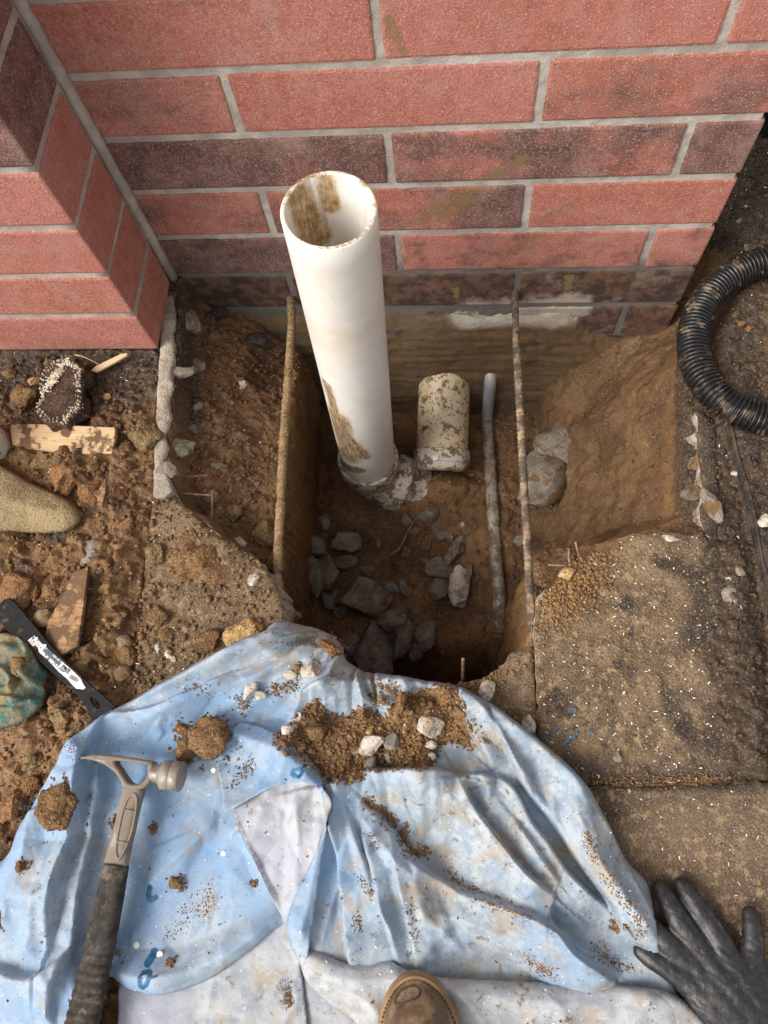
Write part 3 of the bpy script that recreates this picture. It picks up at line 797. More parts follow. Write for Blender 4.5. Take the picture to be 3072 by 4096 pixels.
def soil_tones(x, y, h):
    nz = fbm(x * 9, y * 9, 3, 4)
    dark = np.zeros(np.shape(x))
    # black topsoil by the pilaster foot, along the right strip and behind the wall end
    d1 = sstep(-.345, -.20, y + .05 * nz) * sstep(-.30, -.36, x)
    d2 = sstep(.43, .46, x + .012 * nz) * sstep(.64, .56, x + .05 * nz - .07 * sstep(-.45, -.8, y)) 
    d3 = sstep(-.12, -.02, y + .04 * nz) * sstep(.42, .50, x)
    dark = np.maximum(np.maximum(d1 * .92, d2 * .9), d3 * .95)
    w, r = worley(x * 17, y * 17, 6)
    dark = np.maximum(dark, .75 * sstep(.8, .95, r) * sstep(.5, .3, w) * sstep(-.30, -.36, x) * sstep(-.1, -.03, h))
    dark = np.where(h < -.06, dark * .35, dark)
    darkened = .30 * sstep(.20, .28, x) * sstep(-.05, -.14, h) + .22 * sstep(-.20, -.24, x) * sstep(-.03, -.06, h) * sstep(-.5, -.42, y)  # right bank's shade painted into the soil tone; left ledge a darker brown
    dark = np.maximum(dark, darkened * (1 + .8 * nz))
    hole = sstep(-.12, -.3, h)
    clay = .25 * sstep(.1, .5, nz)
    bank = sstep(.24, .32, x) * sstep(-.03, -.07, h) * sstep(-.55, -.44, y)
    clay = np.maximum(clay, bank * (.12 + .4 * np.clip(nz, -.5, .5)))
    clay = np.maximum(clay, .75 * sstep(.56, .60, x + .02 * nz - .08 * sstep(-.45, -.8, y)) * (1 - d3))
    clay = np.maximum(clay, .70 * sstep(-.22, -.19, x) * sstep(-.10, -.08, x) * 0)
    wallf = sstep(-.235, -.215, x) * sstep(-.17, -.20, x) * sstep(-.09, -.14, h)
    clay = np.maximum(clay, .6 * wallf)
    rw = sstep(.17, .20, x) * sstep(-.40, -.46, y) * sstep(-.08, -.12, h)
    clay = np.maximum(clay, .7 * rw)
    clay = np.where((h < -.46), clay * .2, clay)
    return np.clip(dark, 0, 1), np.clip(clay, 0, 1)
dk, cl = soil_tones(X, Y, Hh)
float_attr(me, 'dark', dk.ravel()); float_attr(me, 'clay', cl.ravel())
ground = obj('ground', me, MAT['soil']); tag(ground, kind='structure')
ground['label'] = 'brown and black soil dug out into a deep square hole'

# ------------------------------------------------------------------ broken concrete slabs
def slab(name, poly, ztop, thick, step, mat, label, amp=.0022, seed=1, jag=.0035, sj=.0075):
    pl = np.asarray(poly, float)
    # roughen the outline
    out = []
    for k in range(len(pl)):
        a, b = pl[k], pl[(k + 1) % len(pl)]; L = np.linalg.norm(b - a); n = max(1, int(L / .006))
        for i in range(n): out.append(a + (b - a) * i / n)
    out = np.array(out)
    d = np.stack([fbm(out[:, 0] * 45, out[:, 1] * 45, seed, 3), fbm(out[:, 0] * 45, out[:, 1] * 45, seed + 9, 3)], 1) * jag
    out = out + d
    def hf(x, y):
        e = np.clip(-sdist(x, y, out) / .010, 0, 1)
        return ztop + amp * fbm(x * 28, y * 28, seed, 4) + .0012 * fbm(x * 140, y * 140, seed, 3) - .003 * (1 - e) ** 2
    V, F = patch(out, step, hf)
    bm = bmesh.new(); vs_ = [bm.verts.new(v) for v in V]
    for f in F: bm.faces.new([vs_[i] for i in f])
    nlev = 6
    edges = [e for e in bm.edges if e.is_boundary]
    for k in range(nlev):
        r = bmesh.ops.extrude_edge_only(bm, edges=edges)
        nv = [g for g in r['geom'] if isinstance(g, bmesh.types.BMVert)]
        edges = [g for g in r['geom'] if isinstance(g, bmesh.types.BMEdge) and g.is_boundary]
        q = np.array([v.co for v in nv]) * 55
        dx = sj * perlin(q[:, 0], q[:, 1], q[:, 2] + seed); dy = sj * perlin(q[:, 0] + 40, q[:, 1], q[:, 2])
        for v, a, b in zip(nv, dx, dy):
            v.co.z -= thick / nlev; v.co.x += a; v.co.y += b
    bmesh.ops.recalc_face_normals(bm, faces=bm.faces[:])
    me = bm_mesh(name, bm); q = np.array([v.co for v in me.vertices]); nzz = fbm(q[:, 0] * 14, q[:, 1] * 14, 5, 4)
    dk = np.maximum(sstep(.37, .47, q[:, 0] + .07 * nzz) * sstep(-.85, -.80, q[:, 1]), .9 * sstep(-.765, -.815, q[:, 1] + .02 * nzz) * sstep(-.84, -.822, q[:, 1]) * sstep(.2, .25, q[:, 0]))
    float_attr(me, 'dark', dk * .9 + .25 * np.clip(nzz, 0, 1))
    o = obj(name, me, mat)
    return tag(o, label, None, None, 'structure')

slab_l = slab('concrete_slab', SLAB_L, .002, .10, .0042, MAT['slab'], 'left remnant of the broken concrete slab with a long thin sliver', seed=3)
slab_r = slab('concrete_slab', SLAB_R, .004, .09, .0042, MAT['slab_clay'], 'clay-strewn concrete slab right of the hole with a jagged edge', seed=5)
slab_p = slab('concrete_slab', SLAB_P, .002, .10, .0042, MAT['slab_clay'], 'small broken slab corner between blue tarp and right rebar end', seed=7)
slab_f = slab('concrete_slab', SLAB_F, .001, .09, .006, MAT['slab_smooth'], 'smooth brown dirty concrete slab beneath the glove', .0012, 9, .0012)
slab_e = slab('concrete_slab', SLAB_E, -.004, .085, .004, MAT['slab_clay'], 'narrow crumbled slab edge along the right rim of the hole', seed=11)
slab_s = slab('concrete_sliver', SLIVER, .004, .10, .003, MAT['sliver'], 'long pale sliver of broken concrete along the left ledge', .0016, 13, .0016, .0025)

# ------------------------------------------------------------------ blue tarp
TZ = .019
T_MAIN = [(-0.4996, -0.9633), (-0.4896, -0.9301), (-0.4752, -0.9001), (-0.4675, -0.8807), (-0.4466, -0.8495), (-0.4253, -0.8147), (-0.4032, -0.788), (-0.3763, -0.7634), (-0.331, -0.7351), (-0.2883, -0.71), (-0.2306, -0.6748), (-0.1967, -0.6602), (-0.1706, -0.6479), (-0.1541, -0.6291), (-0.1262, -0.6268), (-0.098, -0.6286), (-0.0755, -0.6386), (-0.056, -0.6579), (-0.05, -0.6768), (-0.03, -0.6884), (-0.0186, -0.6931), (0.0254, -0.6972), (0.0805, -0.7045), (0.1075, -0.7085), (0.1292, -0.7182), (0.1663, -0.7401), (0.2, -0.7646), (0.233, -0.7879), (0.2454, -0.7978), (0.2803, -0.8332), (0.3049, -0.8784), (0.3245, -0.9143), (0.3447, -0.933), (0.3542, -0.9484), (0.3568, -0.9801), (0.365, -1.0141), (0.3776, -1.0563), (0.3901, -1.0925), (0.1771, -1.1084), (0.01, -1.0875), (-0.0492, -1.0623), (-0.08, -1.0443), (-0.1087, -1.0171), (-0.1413, -1.0424), (-0.191, -1.0792), (-0.2372, -1.0984), (-0.275, -1.1021), (-0.3013, -1.097), (-0.3262, -1.0877), (-0.3301, -1.1464), (-0.3159, -1.2343), (-0.5247, -1.2515), (-0.5891, -1.0251)]
FOLDS = [
 ([(0.1299, -0.725), (0.155, -0.7545), (0.1825, -0.8008), (0.2092, -0.834)], .012, .006, .012),
 ([(0.0279, -0.723), (0.0727, -0.7212), (0.1076, -0.7172)], .010, .010, .006),
 ([(-0.1248, -0.7669), (-0.1021, -0.7283), (-0.0643, -0.7077)], .012, .006, .014),
 ([(-0.3692, -0.7682), (-0.3189, -0.7628), (-0.2553, -0.7346), (-0.1984, -0.7032)], .010, .006, .014),
 ([(-0.4734, -0.9047), (-0.4429, -0.8913), (-0.3913, -0.8827)], .008, .006, .014),
 ([(-0.1886, -0.8893), (-0.1588, -0.9272), (-0.1328, -0.9668), (-0.1146, -0.995)], .006, .006, .016),
 ([(0.1789, -0.8694), (0.2134, -0.9165), (0.2358, -0.9417)], .010, .006, .016),
 ([(-0.0265, -0.8805), (0.0018, -0.9452), (0.0316, -1.0064)], .010, .006, .014),
 ([(0.0884, -0.8402), (0.1134, -0.8841), (0.1552, -0.9253)], .006, .012, .012),  # crest line, height, width on its left, width on its right (metres)
 ([(-0.4424, -0.8626), (-0.4066, -0.8057), (-0.3745, -0.7729), (-0.3293, -0.7454), (-0.2289, -0.688), (-0.1573, -0.6441), (-0.0893, -0.6445)], .024, .016, .022),
 ([(-0.3358, -0.7838), (-0.2602, -0.7476), (-0.1709, -0.7067), (-0.1127, -0.685), (-0.056, -0.6855)], .017, .013, .014),
 ([(-0.2059, -0.7516), (-0.155, -0.7305), (-0.1038, -0.7092), (-0.061, -0.7076)], .014, .010, .016),
 ([(-0.3785, -0.7737), (-0.3876, -0.8018), (-0.3977, -0.83), (-0.3948, -0.865), (-0.3908, -0.8956), (-0.3982, -0.9466), (-0.4021, -0.9991), (-0.403, -1.0574)], .022, .006, .030),
 ([(-0.3872, -0.8283), (-0.3724, -0.8639), (-0.3722, -0.8993), (-0.3749, -0.9788), (-0.3729, -1.0328), (-0.3689, -1.0743)], .015, .007, .014),
 ([(-0.4642, -0.9013), (-0.4578, -0.9558), (-0.4669, -1.0173), (-0.4707, -1.0551)], .014, .012, .020),
 ([(-0.4233, -0.9817), (-0.4242, -1.0361), (-0.4358, -1.0685)], .010, .010, .020),
 ([(-0.3707, -1.0563), (-0.3954, -1.0813), (-0.4306, -1.0914), (-0.4826, -1.0847)], .014, .020, .006),
 ([(-0.3707, -1.0563), (-0.3749, -1.0901), (-0.3777, -1.1353)], .012, .006, .012),
 ([(-0.1153, -0.7289), (-0.0508, -0.7123), (0.0205, -0.7043), (0.1076, -0.7147)], .016, .014, .010),
 ([(-0.0749, -0.7398), (-0.0366, -0.7288), (0.0092, -0.7363), (0.0545, -0.7498)], .010, .012, .010),
 ([(0.1076, -0.7135), (0.1675, -0.7467), (0.234, -0.796), (0.2777, -0.8395), (0.3046, -0.8844), (0.3231, -0.9186)], .024, .018, .018),
 ([(0.1563, -0.7454), (0.1961, -0.8279), (0.232, -0.872), (0.2597, -0.9112), (0.2961, -0.9587), (0.3148, -0.9929), (0.3415, -1.0104)], .022, .016, .006),
 ([(0.1188, -0.7501), (0.1378, -0.7793), (0.1587, -0.8159)], .016, .012, .006),
 ([(0.1612, -0.8204), (0.1863, -0.8415), (0.206, -0.8779), (0.2531, -0.9354), (0.2965, -0.9739)], .020, .006, .020),
 ([(0.1094, -0.8236), (0.136, -0.8678), (0.1809, -0.9211), (0.2297, -0.9577)], .022, .006, .024),
 ([(-0.0725, -0.8485), (-0.054, -0.844), (-0.0175, -0.827), (0.0755, -0.82), (0.1094, -0.8236)], .028, .008, .022),
 ([(0.1094, -0.8253), (0.1369, -0.8216), (0.1624, -0.825)], .018, .006, .012),
 ([(0.0027, -0.875), (0.0405, -0.913), (0.061, -0.9325), (0.117, -0.9605), (0.2042, -0.9814), (0.2561, -1.0067), (0.3092, -1.0422)], .018, .006, .022),
 ([(-0.0549, -0.8735), (-0.0383, -0.9313), (-0.017, -1.0496)], .018, .020, .008),
 ([(-0.0068, -0.9019), (0.0216, -0.9811), (0.0419, -1.0411)], .013, .012, .008),
 ([(0.0304, -0.9163), (0.046, -0.9743), (0.0679, -1.0492)], .011, .012, .008),
 ([(0.0802, -0.9826), (0.1552, -1.0033), (0.2331, -1.0329)], .012, .012, .016),
 ([(0.0624, -0.9733), (0.0923, -1.0024), (0.1441, -1.0439)], .010, .010, .010),
 ([(0.2297, -0.9577), (0.2245, -0.9811), (0.2504, -1.012), (0.3034, -1.0483)], .017, .006, .018),
 ([(0.2578, -0.8366), (0.2612, -0.8704), (0.2853, -0.9144), (0.3156, -0.9605), (0.3525, -1.0018)], .018, .013, .010),
 ([(0.3168, -0.9105), (0.3368, -0.951), (0.3516, -0.9904)], .012, .008, .010),
 ([(-0.3007, -0.9879), (-0.2346, -0.9259), (-0.2076, -0.8903)], .009, .014, .014),
 ([(-0.3302, -0.8736), (-0.3038, -0.8544), (-0.2609, -0.8343), (-0.2299, -0.8207)], .010, .012, .016),
 ([(-0.3077, -0.8306), (-0.2658, -0.8011), (-0.2011, -0.7901)], .008, .014, .010),
 ([(-0.3252, -1.0764), (-0.2847, -1.0807), (-0.2139, -1.0697), (-0.1578, -1.0394), (-0.1097, -1.0078)], .014, .014, .020),
 ([(-0.2155, -0.7802), (-0.1613, -0.7932), (-0.1073, -0.8148), (-0.0663, -0.8482)], .020, .018, .020),
 ([(-0.104, -0.8501), (-0.0913, -0.9066), (-0.0911, -0.9882)], .010, .012, .010),
 ([(-0.0649, -0.8654), (-0.0641, -0.9218), (-0.0715, -0.9922), (-0.0775, -1.0391)], .020, .014, .012),
 ([(-0.3446, -0.9208), (-0.3269, -0.9759), (-0.3308, -1.03)], .007, .014, .014),
]
POCKET = [(-0.0983, -0.7719), (-0.0614, -0.7455), (0.0165, -0.7545), (0.1077, -0.7197), (0.1366, -0.7794), (0.1459, -0.8084), (0.1062, -0.8174), (-0.0177, -0.8235), (-0.073, -0.8427), (-0.1084, -0.8028)]

from mathutils.geometry import delaunay_2d_cdt
def facet_field(lo, hi, n, amp, seed, res):
    """random creased sheet: heights interpolated linearly over a random triangulation"""
    r = np.random.default_rng(seed); w, h = hi[0] - lo[0], hi[1] - lo[1]
    pts = r.uniform(lo, hi, (n, 2)); bx = [(lo[0], lo[1]), (hi[0], lo[1]), (hi[0], hi[1]), (lo[0], hi[1])]
    pts = np.vstack([pts, bx]); zv = r.normal(0, 1, len(pts)).clip(-1.8, 1.8) * amp
    vs2, _, tr, _, _, _ = delaunay_2d_cdt([Vector(p) for p in pts], [], [], 0, 1e-7)
    P = np.array([(v.x, v.y) for v in vs2]); zz = zv[[int(np.argmin(np.hypot(pts[:, 0] - p[0], pts[:, 1] - p[1]))) for p in P]]
    nx, ny = int(w / res) + 1, int(h / res) + 1; G = np.zeros((ny, nx))
    for t in tr:
        a, b, c = P[list(t)]; x0, x1 = min(a[0], b[0], c[0]), max(a[0], b[0], c[0]); y0, y1 = min(a[1], b[1], c[1]), max(a[1], b[1], c[1])
        i0, i1 = max(0, int((x0 - lo[0]) / res)), min(nx, int((x1 - lo[0]) / res) + 2); j0, j1 = max(0, int((y0 - lo[1]) / res)), min(ny, int((y1 - lo[1]) / res) + 2)
        if i1 <= i0 or j1 <= j0: continue
        X, Y = np.meshgrid(lo[0] + np.arange(i0, i1) * res, lo[1] + np.arange(j0, j1) * res)
        den = (b[1] - c[1]) * (a[0] - c[0]) + (c[0] - b[0]) * (a[1] - c[1])
        if abs(den) < 1e-12: continue
        l1 = ((b[1] - c[1]) * (X - c[0]) + (c[0] - b[0]) * (Y - c[1])) / den; l2 = ((c[1] - a[1]) * (X - c[0]) + (a[0] - c[0]) * (Y - c[1])) / den; l3 = 1 - l1 - l2
        m = (l1 >= -1e-6) & (l2 >= -1e-6) & (l3 >= -1e-6)
        G[j0:j1, i0:i1][m] = (l1 * zz[t[0]] + l2 * zz[t[1]] + l3 * zz[t[2]])[m]
    def f(x, y):
        u = np.clip((x - lo[0]) / res, 0, nx - 1.001); v = np.clip((y - lo[1]) / res, 0, ny - 1.001); i, j = u.astype(int), v.astype(int); a, b = u - i, v - j
        return (G[j, i] * (1 - a) + G[j, i + 1] * a) * (1 - b) + (G[j + 1, i] * (1 - a) + G[j + 1, i + 1] * a) * b
    return f
FC1 = facet_field((-4.0, 0.0), (4.0, 1.2), 950, .0100, 5, .0035)      # polar sheet: angle, radius
FC2 = facet_field((-4.0, 0.0), (4.0, 1.2), 5200, .0036, 6, .0025)
FC3 = facet_field((-1.0, -1.6), (1.0, -.5), 700, .0042, 8, .0022)

def crumple(x, y):
    dx, dy = x + .03, y + .60; r = np.hypot(dx, dy); th_ = np.arctan2(dx, -dy)
    k = np.clip(r / .10, .15, 1)
    return k * (FC1(th_ * .75, r) + FC2(th_ * .75, r)) + FC3(x, y)

def tarp_h(x, y):
    x = np.asarray(x, float); y = np.asarray(y, float)
    h = TZ + .004 * fbm(x * 7, y * 7, 21, 3)
    wx = x + .003 * fbm(x * 14, y * 14, 31, 2); wy = y + .003 * fbm(x * 14, y * 14, 37, 2)
    for pts, a, wl_, wr_ in FOLDS:
        d, sg, t = seg_dist(wx, wy, smooth_poly(pts, 4))
        if min(wl_, wr_) < .0095:           # pleat: long slope up to a crest that drops off sharply
            wl_, wr_ = (.0024, wr_ * 1.6) if wl_ < wr_ else (wl_ * 1.6, .0024)
        w = np.where(sg > 0, wl_, wr_)
        tap = np.clip(np.minimum(t, 1 - t) * 5 + .25, 0, 1)
        u = np.sqrt((d / w) ** 2 + .006) - .077
        h = h + (1.6 if min(wl_, wr_) < .003 else 1.3) * a * tap * np.clip(1 - u * .52, 0, 1) ** 1.2
    pk = sdist(x, y, POCKET); h = h - .010 * sstep(.01, -.03, pk)
    # fine creases
    flat = 1 - .25 * sstep(-.12, -.20, x) * sstep(-.86, -.90, y) * sstep(-.34, -.28, x)
    h = h + crumple(x, y) * (1 - .8 * sstep(.005, -.02, pk)) * flat
    h = np.where(h < .012, .012 - .35 * np.tanh((.012 - h) / .02) * .02, h)
    return h

def edge_drop(x, y, poly, w=.016, dz=.010):
    d = -sdist(x, y, poly); return -dz * (1 - np.clip(d / w, 0, 1)) ** 2

TM = smooth_poly(T_MAIN, 3, True)
def main_h(x, y):
    return tarp_h(x, y) + edge_drop(x, y, TM, .014, .012) - .03 * sstep(-.665, -.645, y) * sstep(-.16, -.10, x) * sstep(.13, .07, x)

def grime(x, y):
    g = .50 + .45 * sstep(-.05, .12, x + .04 * fbm(x * 8, y * 8, 61, 3)) + .5 * sstep(-.75, -.70, y)
    g = g - .12 * sstep(.02, -.2, x)
    return np.clip(g, -.3, 1) + .35 * fbm(x * 6, y * 6, 63, 3)

tarp = empty('tarp', (-.02, -.95, .0), 'crumpled muddy blue tarp spread over the ground in front of the hole', 'tarp')
def tarp_piece(name, poly, hf, mat, step=.0026, label=None, thick=.0009):
    V, F = patch(poly, step, hf)
    me = new_mesh(name, V, F); float_attr(me, 'grime', grime(V[:, 0], V[:, 1]))
    o = obj(name, me, mat); adopt(o, tarp)
    md = o.modifiers.new('thickness', 'SOLIDIFY'); md.thickness = thick; md.offset = 0
    if label: o['label'] = label
    return o
tarp_piece("main_sheet", TM, main_h, MAT["tarp"], .0021)

FL_U = smooth_poly([(-0.1905, -0.8765), (-0.1654, -0.8474), (-0.1035, -0.8337), (-0.0621, -0.8479), (-0.0479, -0.8638), (-0.0498, -0.8792), (-0.0565, -0.9041), (-0.0644, -0.9265), (-0.0797, -0.9597), (-0.0915, -0.9879), (-0.0972, -1.0157), (-0.103, -1.011), (-0.1337, -0.9641), (-0.1612, -0.9211)], 3, True)
FL_B = smooth_poly([(-0.0621, -0.8479), (-0.0473, -0.8637), (-0.0492, -0.8791), (-0.0564, -0.9277), (-0.0623, -0.9887), (-0.0677, -1.0426), (-0.0744, -1.0461), (-0.0849, -1.0458), (-0.0994, -1.0174), (-0.0927, -0.988), (-0.0809, -0.9598), (-0.0656, -0.9266), (-0.0577, -0.9041), (-0.0545, -0.8817)], 3, True)
FL_D = smooth_poly([(-0.227, -0.797), (-0.2187, -0.8206), (-0.2076, -0.8553), (-0.196, -0.8857), (-0.1835, -0.8805), (-0.147, -0.8592), (-0.1028, -0.8436), (-0.074, -0.845), (-0.0558, -0.8544), (-0.0715, -0.8299), (-0.0991, -0.8018), (-0.1328, -0.783), (-0.1729, -0.7714), (-0.2051, -0.7753)], 3, True)
tarp_piece('turned_flap', FL_U, lambda x, y: tarp_h(x, y) + .009 + .004 * fbm(x * 20, y * 20, 71, 2), MAT['tarp_under'], .0026, 'pale lavender underside of a turned-over flap')
tarp_piece('flap_edge', FL_B, lambda x, y: tarp_h(x, y) + .0135 + .003 * fbm(x * 20, y * 20, 71, 2), MAT['tarp'], .0026)
def fold_h(x, y):
    d, _, _ = seg_dist(x, y, [(-0.196, -0.8857), (-0.1835, -0.8805), (-0.147, -0.8592), (-0.1028, -0.8436), (-0.0635, -0.8508)])
    return tarp_h(x, y) + .004 + .016 * np.exp(-d / .03)
tarp_piece('fold_band', FL_D, fold_h, MAT['tarp_deep'], .0026, 'deeper blue fold lapping over the pale flap')
UND = [(-0.3143, -1.0841), (-0.292, -1.0774), (-0.1969, -1.0553), (-0.1175, -1.0027), (-0.0954, -1.004), (-0.088, -1.0376), (-0.0772, -1.0777), (-0.0645, -1.1356), (-0.0573, -1.2187), (-0.2935, -1.2381), (-0.3062, -1.149)]
tarp_piece('underside_panel', UND, lambda x, y: .0050 + .0016 * fbm(x * 12, y * 12, 81, 3) + .5 * FC3(x, y) + .003 * np.clip(1 - np.abs(fbm(x * 11, y * 11, 83, 3)) * 1.6, 0, 1) ** 4, MAT['tarp_under'], .003, 'pale dusty underside panel at the lower left')
UND2 = [(-0.09, -1.0379), (-0.0589, -1.0513), (-0.0146, -1.0933), (0.0112, -1.1397), (0.0263, -1.2121), (-0.0618, -1.2194), (-0.0789, -1.093)]
tarp_piece('ground_panel', UND2, lambda x, y: .002 + .0016 * fbm(x * 12, y * 12, 85, 3), MAT['tarp_under'], .003)
WB = smooth_poly([(-0.0833, -1.0387), (-0.0573, -1.0385), (-0.0366, -1.0445), (-0.0202, -1.0488), (0.0036, -1.0477), (0.0278, -1.0435), (0.0433, -1.0479), (0.0592, -1.0526), (0.1039, -1.0567), (0.1644, -1.0548), (0.2242, -1.0535), (0.3055, -1.051), (0.3472, -1.0508), (0.3763, -1.0585), (0.4038, -1.0797), (0.4288, -1.1165), (0.4276, -1.172), (0.0343, -1.2045), (0.0025, -1.1221), (-0.0325, -1.0994), (-0.0636, -1.0787), (-0.0784, -1.0543)], 3, True)
WFOLDS = [
 ([(0.1299, -0.725), (0.155, -0.7545), (0.1825, -0.8008), (0.2092, -0.834)], .012, .006, .012),
 ([(0.0279, -0.723), (0.0727, -0.7212), (0.1076, -0.7172)], .010, .010, .006),
 ([(-0.1248, -0.7669), (-0.1021, -0.7283), (-0.0643, -0.7077)], .012, .006, .014),
 ([(-0.3692, -0.7682), (-0.3189, -0.7628), (-0.2553, -0.7346), (-0.1984, -0.7032)], .010, .006, .014),
 ([(-0.4734, -0.9047), (-0.4429, -0.8913), (-0.3913, -0.8827)], .008, .006, .014),
 ([(-0.1886, -0.8893), (-0.1588, -0.9272), (-0.1328, -0.9668), (-0.1146, -0.995)], .006, .006, .016),
 ([(0.1789, -0.8694), (0.2134, -0.9165), (0.2358, -0.9417)], .010, .006, .016),
 ([(-0.0265, -0.8805), (0.0018, -0.9452), (0.0316, -1.0064)], .010, .006, .014),
 ([(0.0884, -0.8402), (0.1134, -0.8841), (0.1552, -0.9253)], .006, .012, .012),([(-0.0717, -1.0494), (-0.0188, -1.063), (0.0378, -1.06), (0.0996, -1.0668), (0.1767, -1.0684), (0.2843, -1.07)], .010, .010, .016),
          ([(-0.0526, -1.0703), (-0.0006, -1.0811), (0.0287, -1.1028)], .008, .008, .010),
          ([(0.1106, -1.0612), (0.1385, -1.0853), (0.1548, -1.112)], .008, .006, .012),
          ([(0.2203, -1.0582), (0.2411, -1.0825), (0.2559, -1.1135)], .006, .008, .012),
          ([(0.3461, -1.0539), (0.3265, -1.0716), (0.3194, -1.0996)], .008, .012, .012)]
def white_h(x, y):
    h = .026 + .004 * fbm(x * 9, y * 9, 91, 3) + .9 * FC3(x, y) + .5 * FC1(y * 6 + 2, x + .5)
    for pts, a, wl_, wr_ in WFOLDS:
        d, sg, t = seg_dist(x, y, smooth_poly(pts, 4)); h = h + a * np.exp(-d / np.where(sg > 0, wl_, wr_)) * np.clip(np.minimum(t, 1 - t) * 5 + .3, 0, 1)
    r1 = 1 - np.abs(perlin(x * 12, y * 15, 93)) * 1.3
    top = -sdist(x, y, WB)
    return h + .006 * np.clip(r1, 0, 1) - .010 * np.clip(1 - top / .008, 0, 1) ** 2 - .012 * sstep(-1.10, -1.25, y)
tarp_piece('white_band', WB, white_h, MAT['tarp_white'], .0028, 'off-white underside band turned up along the bottom edge')

# ------------------------------------------------------------------ stones, clods and crumbs: generators
def _ico(sub):
    bm = bmesh.new(); bmesh.ops.create_icosphere(bm, subdivisions=sub, radius=1)
    V = np.array([v.co for v in bm.verts]); F = np.array([[v.index for v in f.verts] for f in bm.faces]); bm.free(); return V, F
ICO = {s: _ico(s) for s in (1, 2, 3, 4)}

def rock_vf(size, seed, cuts=7, rough=.12, sub=3, flat=.0):
    V, F = ICO[sub]; V = V.copy(); r = np.random.default_rng(seed)
    if cuts:
        for _ in range(cuts):
            n = r.normal(size=3); n /= np.linalg.norm(n); d = r.uniform(.45, .8)
            k = V @ n - d; V = V - np.where(k > 0, k, 0)[:, None] * n
    s = seed * 3.7
    q = V * 1.7
    disp = rough * fbm(q[:, 0] + s, q[:, 1], q[:, 2], 4, .55)
    V = V * (1 + disp)[:, None]
    q = V * 6; V = V * (1 + .03 * fbm(q[:, 0] + s, q[:, 1], q[:, 2], 2))[:, None]
    V = V / (np.abs(V).max(0) + 1e-9)
    return V * (np.asarray(size) / 2), F

def clod_vf(size, seed, sub=4):
    V, F = ICO[sub]; V = V.copy(); s = seed * 2.3; r = np.random.default_rng(seed)
    for _ in range(6):
        n = r.normal(size=3); n /= np.linalg.norm(n); k = V @ n - r.uniform(.55, .85); V = V - np.where(k > 0, k, 0)[:, None] * n
    q = V * 1.5
    d = .24 * fbm(q[:, 0] + s, q[:, 1], q[:, 2], 4, .6)
    q = V * 7; d = d + .05 * fbm(q[:, 0], q[:, 1] + s, q[:, 2], 3, .65) + .035 * perlin(V[:, 0] * 17 + s, V[:, 1] * 17, V[:, 2] * 17)
    V = V * (1 + d)[:, None]; V = V / (np.abs(V).max(0) + 1e-9)
    return V * (np.asarray(size) / 2), F

_sid = [0]
def stone(label, mat, xyz, size, rot=0, cuts=7, rough=.12, name='stone', cat='stone', group=None, clod=False, sink=.22, tilt=0.0, parent=None):
    _sid[0] += 1; sd = _sid[0]
    big = max(size)
    if clod: V, F = clod_vf(size, sd, 4 if big > .035 else 3)
    else: V, F = rock_vf(size, sd, cuts, rough, 3 if big > .02 else 2)
    x, y, z = xyz
    o = obj(name, new_mesh(name, V, F), MAT[mat] if isinstance(mat, str) else mat, None, (x, y, z + size[2] * (.5 - sink)), (tilt, tilt * .6, rot))
    if not clod:
        o.data.set_sharp_from_angle(angle=.42)
    return tag(o, label, cat, group)

def gh(x, y): return float(ground_h(np.array([x]), np.array([y]), False)[0])
def th(x, y): return float(main_h(np.array([x]), np.array([y]))[0])

# ------------------------------------------------------------------ drain pipes in the hole
PX_, PB_ = np.array(PX), np.array(PB)
ax = (PX_ - PB_); plen = np.linalg.norm(ax); ax /= plen
RO, RI = .0572, .0502
pipe = empty('drain_pipe', tuple(PB_ - ax * .1), 'tall white plastic drain pipe with a muddy open top standing upright in the hole', 'pipe')
V, F = lathe([(-.04, RO)] + [(d, RO) for d in np.linspace(0, plen - .0016, 24)] + [(plen, RO - .0016)], PB_, ax, 72)
adopt(obj('pipe_wall', new_mesh('pipe_wall', V, F), MAT['pvc']), pipe)
V, F = lathe([(plen - .0012, RI + .001)] + [(d, RI) for d in np.linspace(plen - .004, .0, 16)], PB_, ax, 72)
adopt(obj('pipe_bore', new_mesh('pipe_bore', V, F), MAT['pvc_inner']), pipe)
V, F = lathe([(plen, RO - .0016), (plen + .0006, RO - .003), (plen + .0004, RI + .002), (plen - .0012, RI + .001)], PB_, ax, 72)
V[:, 2] += .0007 * perlin(V[:, 0] * 120, V[:, 1] * 120, 1)
adopt(obj('pipe_rim', new_mesh('pipe_rim', V, F), MAT['pvc_rim']), pipe)
def arc_path(p0, d0, d1, r, ang, n=16):
    d1 = d1 - d0 * np.dot(d1, d0); d1 /= np.linalg.norm(d1); t = np.linspace(0, ang, n)
    return p0 + r * (np.sin(t)[:, None] * d0 + (1 - np.cos(t))[:, None] * d1), d0 * math.cos(ang) + d1 * math.sin(ang)
RH = .0650
elbow = None
V, F = lathe([(.010, RO + .0003), (.0115, RO + .002), (.0115, RH - .001), (.010, RH), (-.036, RH + .0008), (-.040, RH - .001), (-.044, RH - .0045)], PB_ - ax * .004, ax, 72)
elbow = adopt(obj('elbow', new_mesh('elbow', V, F), MAT['pvc_fit']), pipe)
elbow['label'] = 'white elbow fitting at the foot of the tall pipe, smeared with mud'
p0 = PB_ - ax * .040
path, d_end = arc_path(p0, -ax, np.array([.95, -.22, .05]), .070, 1.25, 20)
V, F = tube(path, .0605, 48, False)
V2, F2 = lathe([(-.004, .058), (.0, .0655), (.002, .0668), (.030, .0668), (.033, .0655), (.034, .058), (.075, .0572)], path[-1], d_end, 48)
V, F = join_vf([(V, F), (V2, F2)])
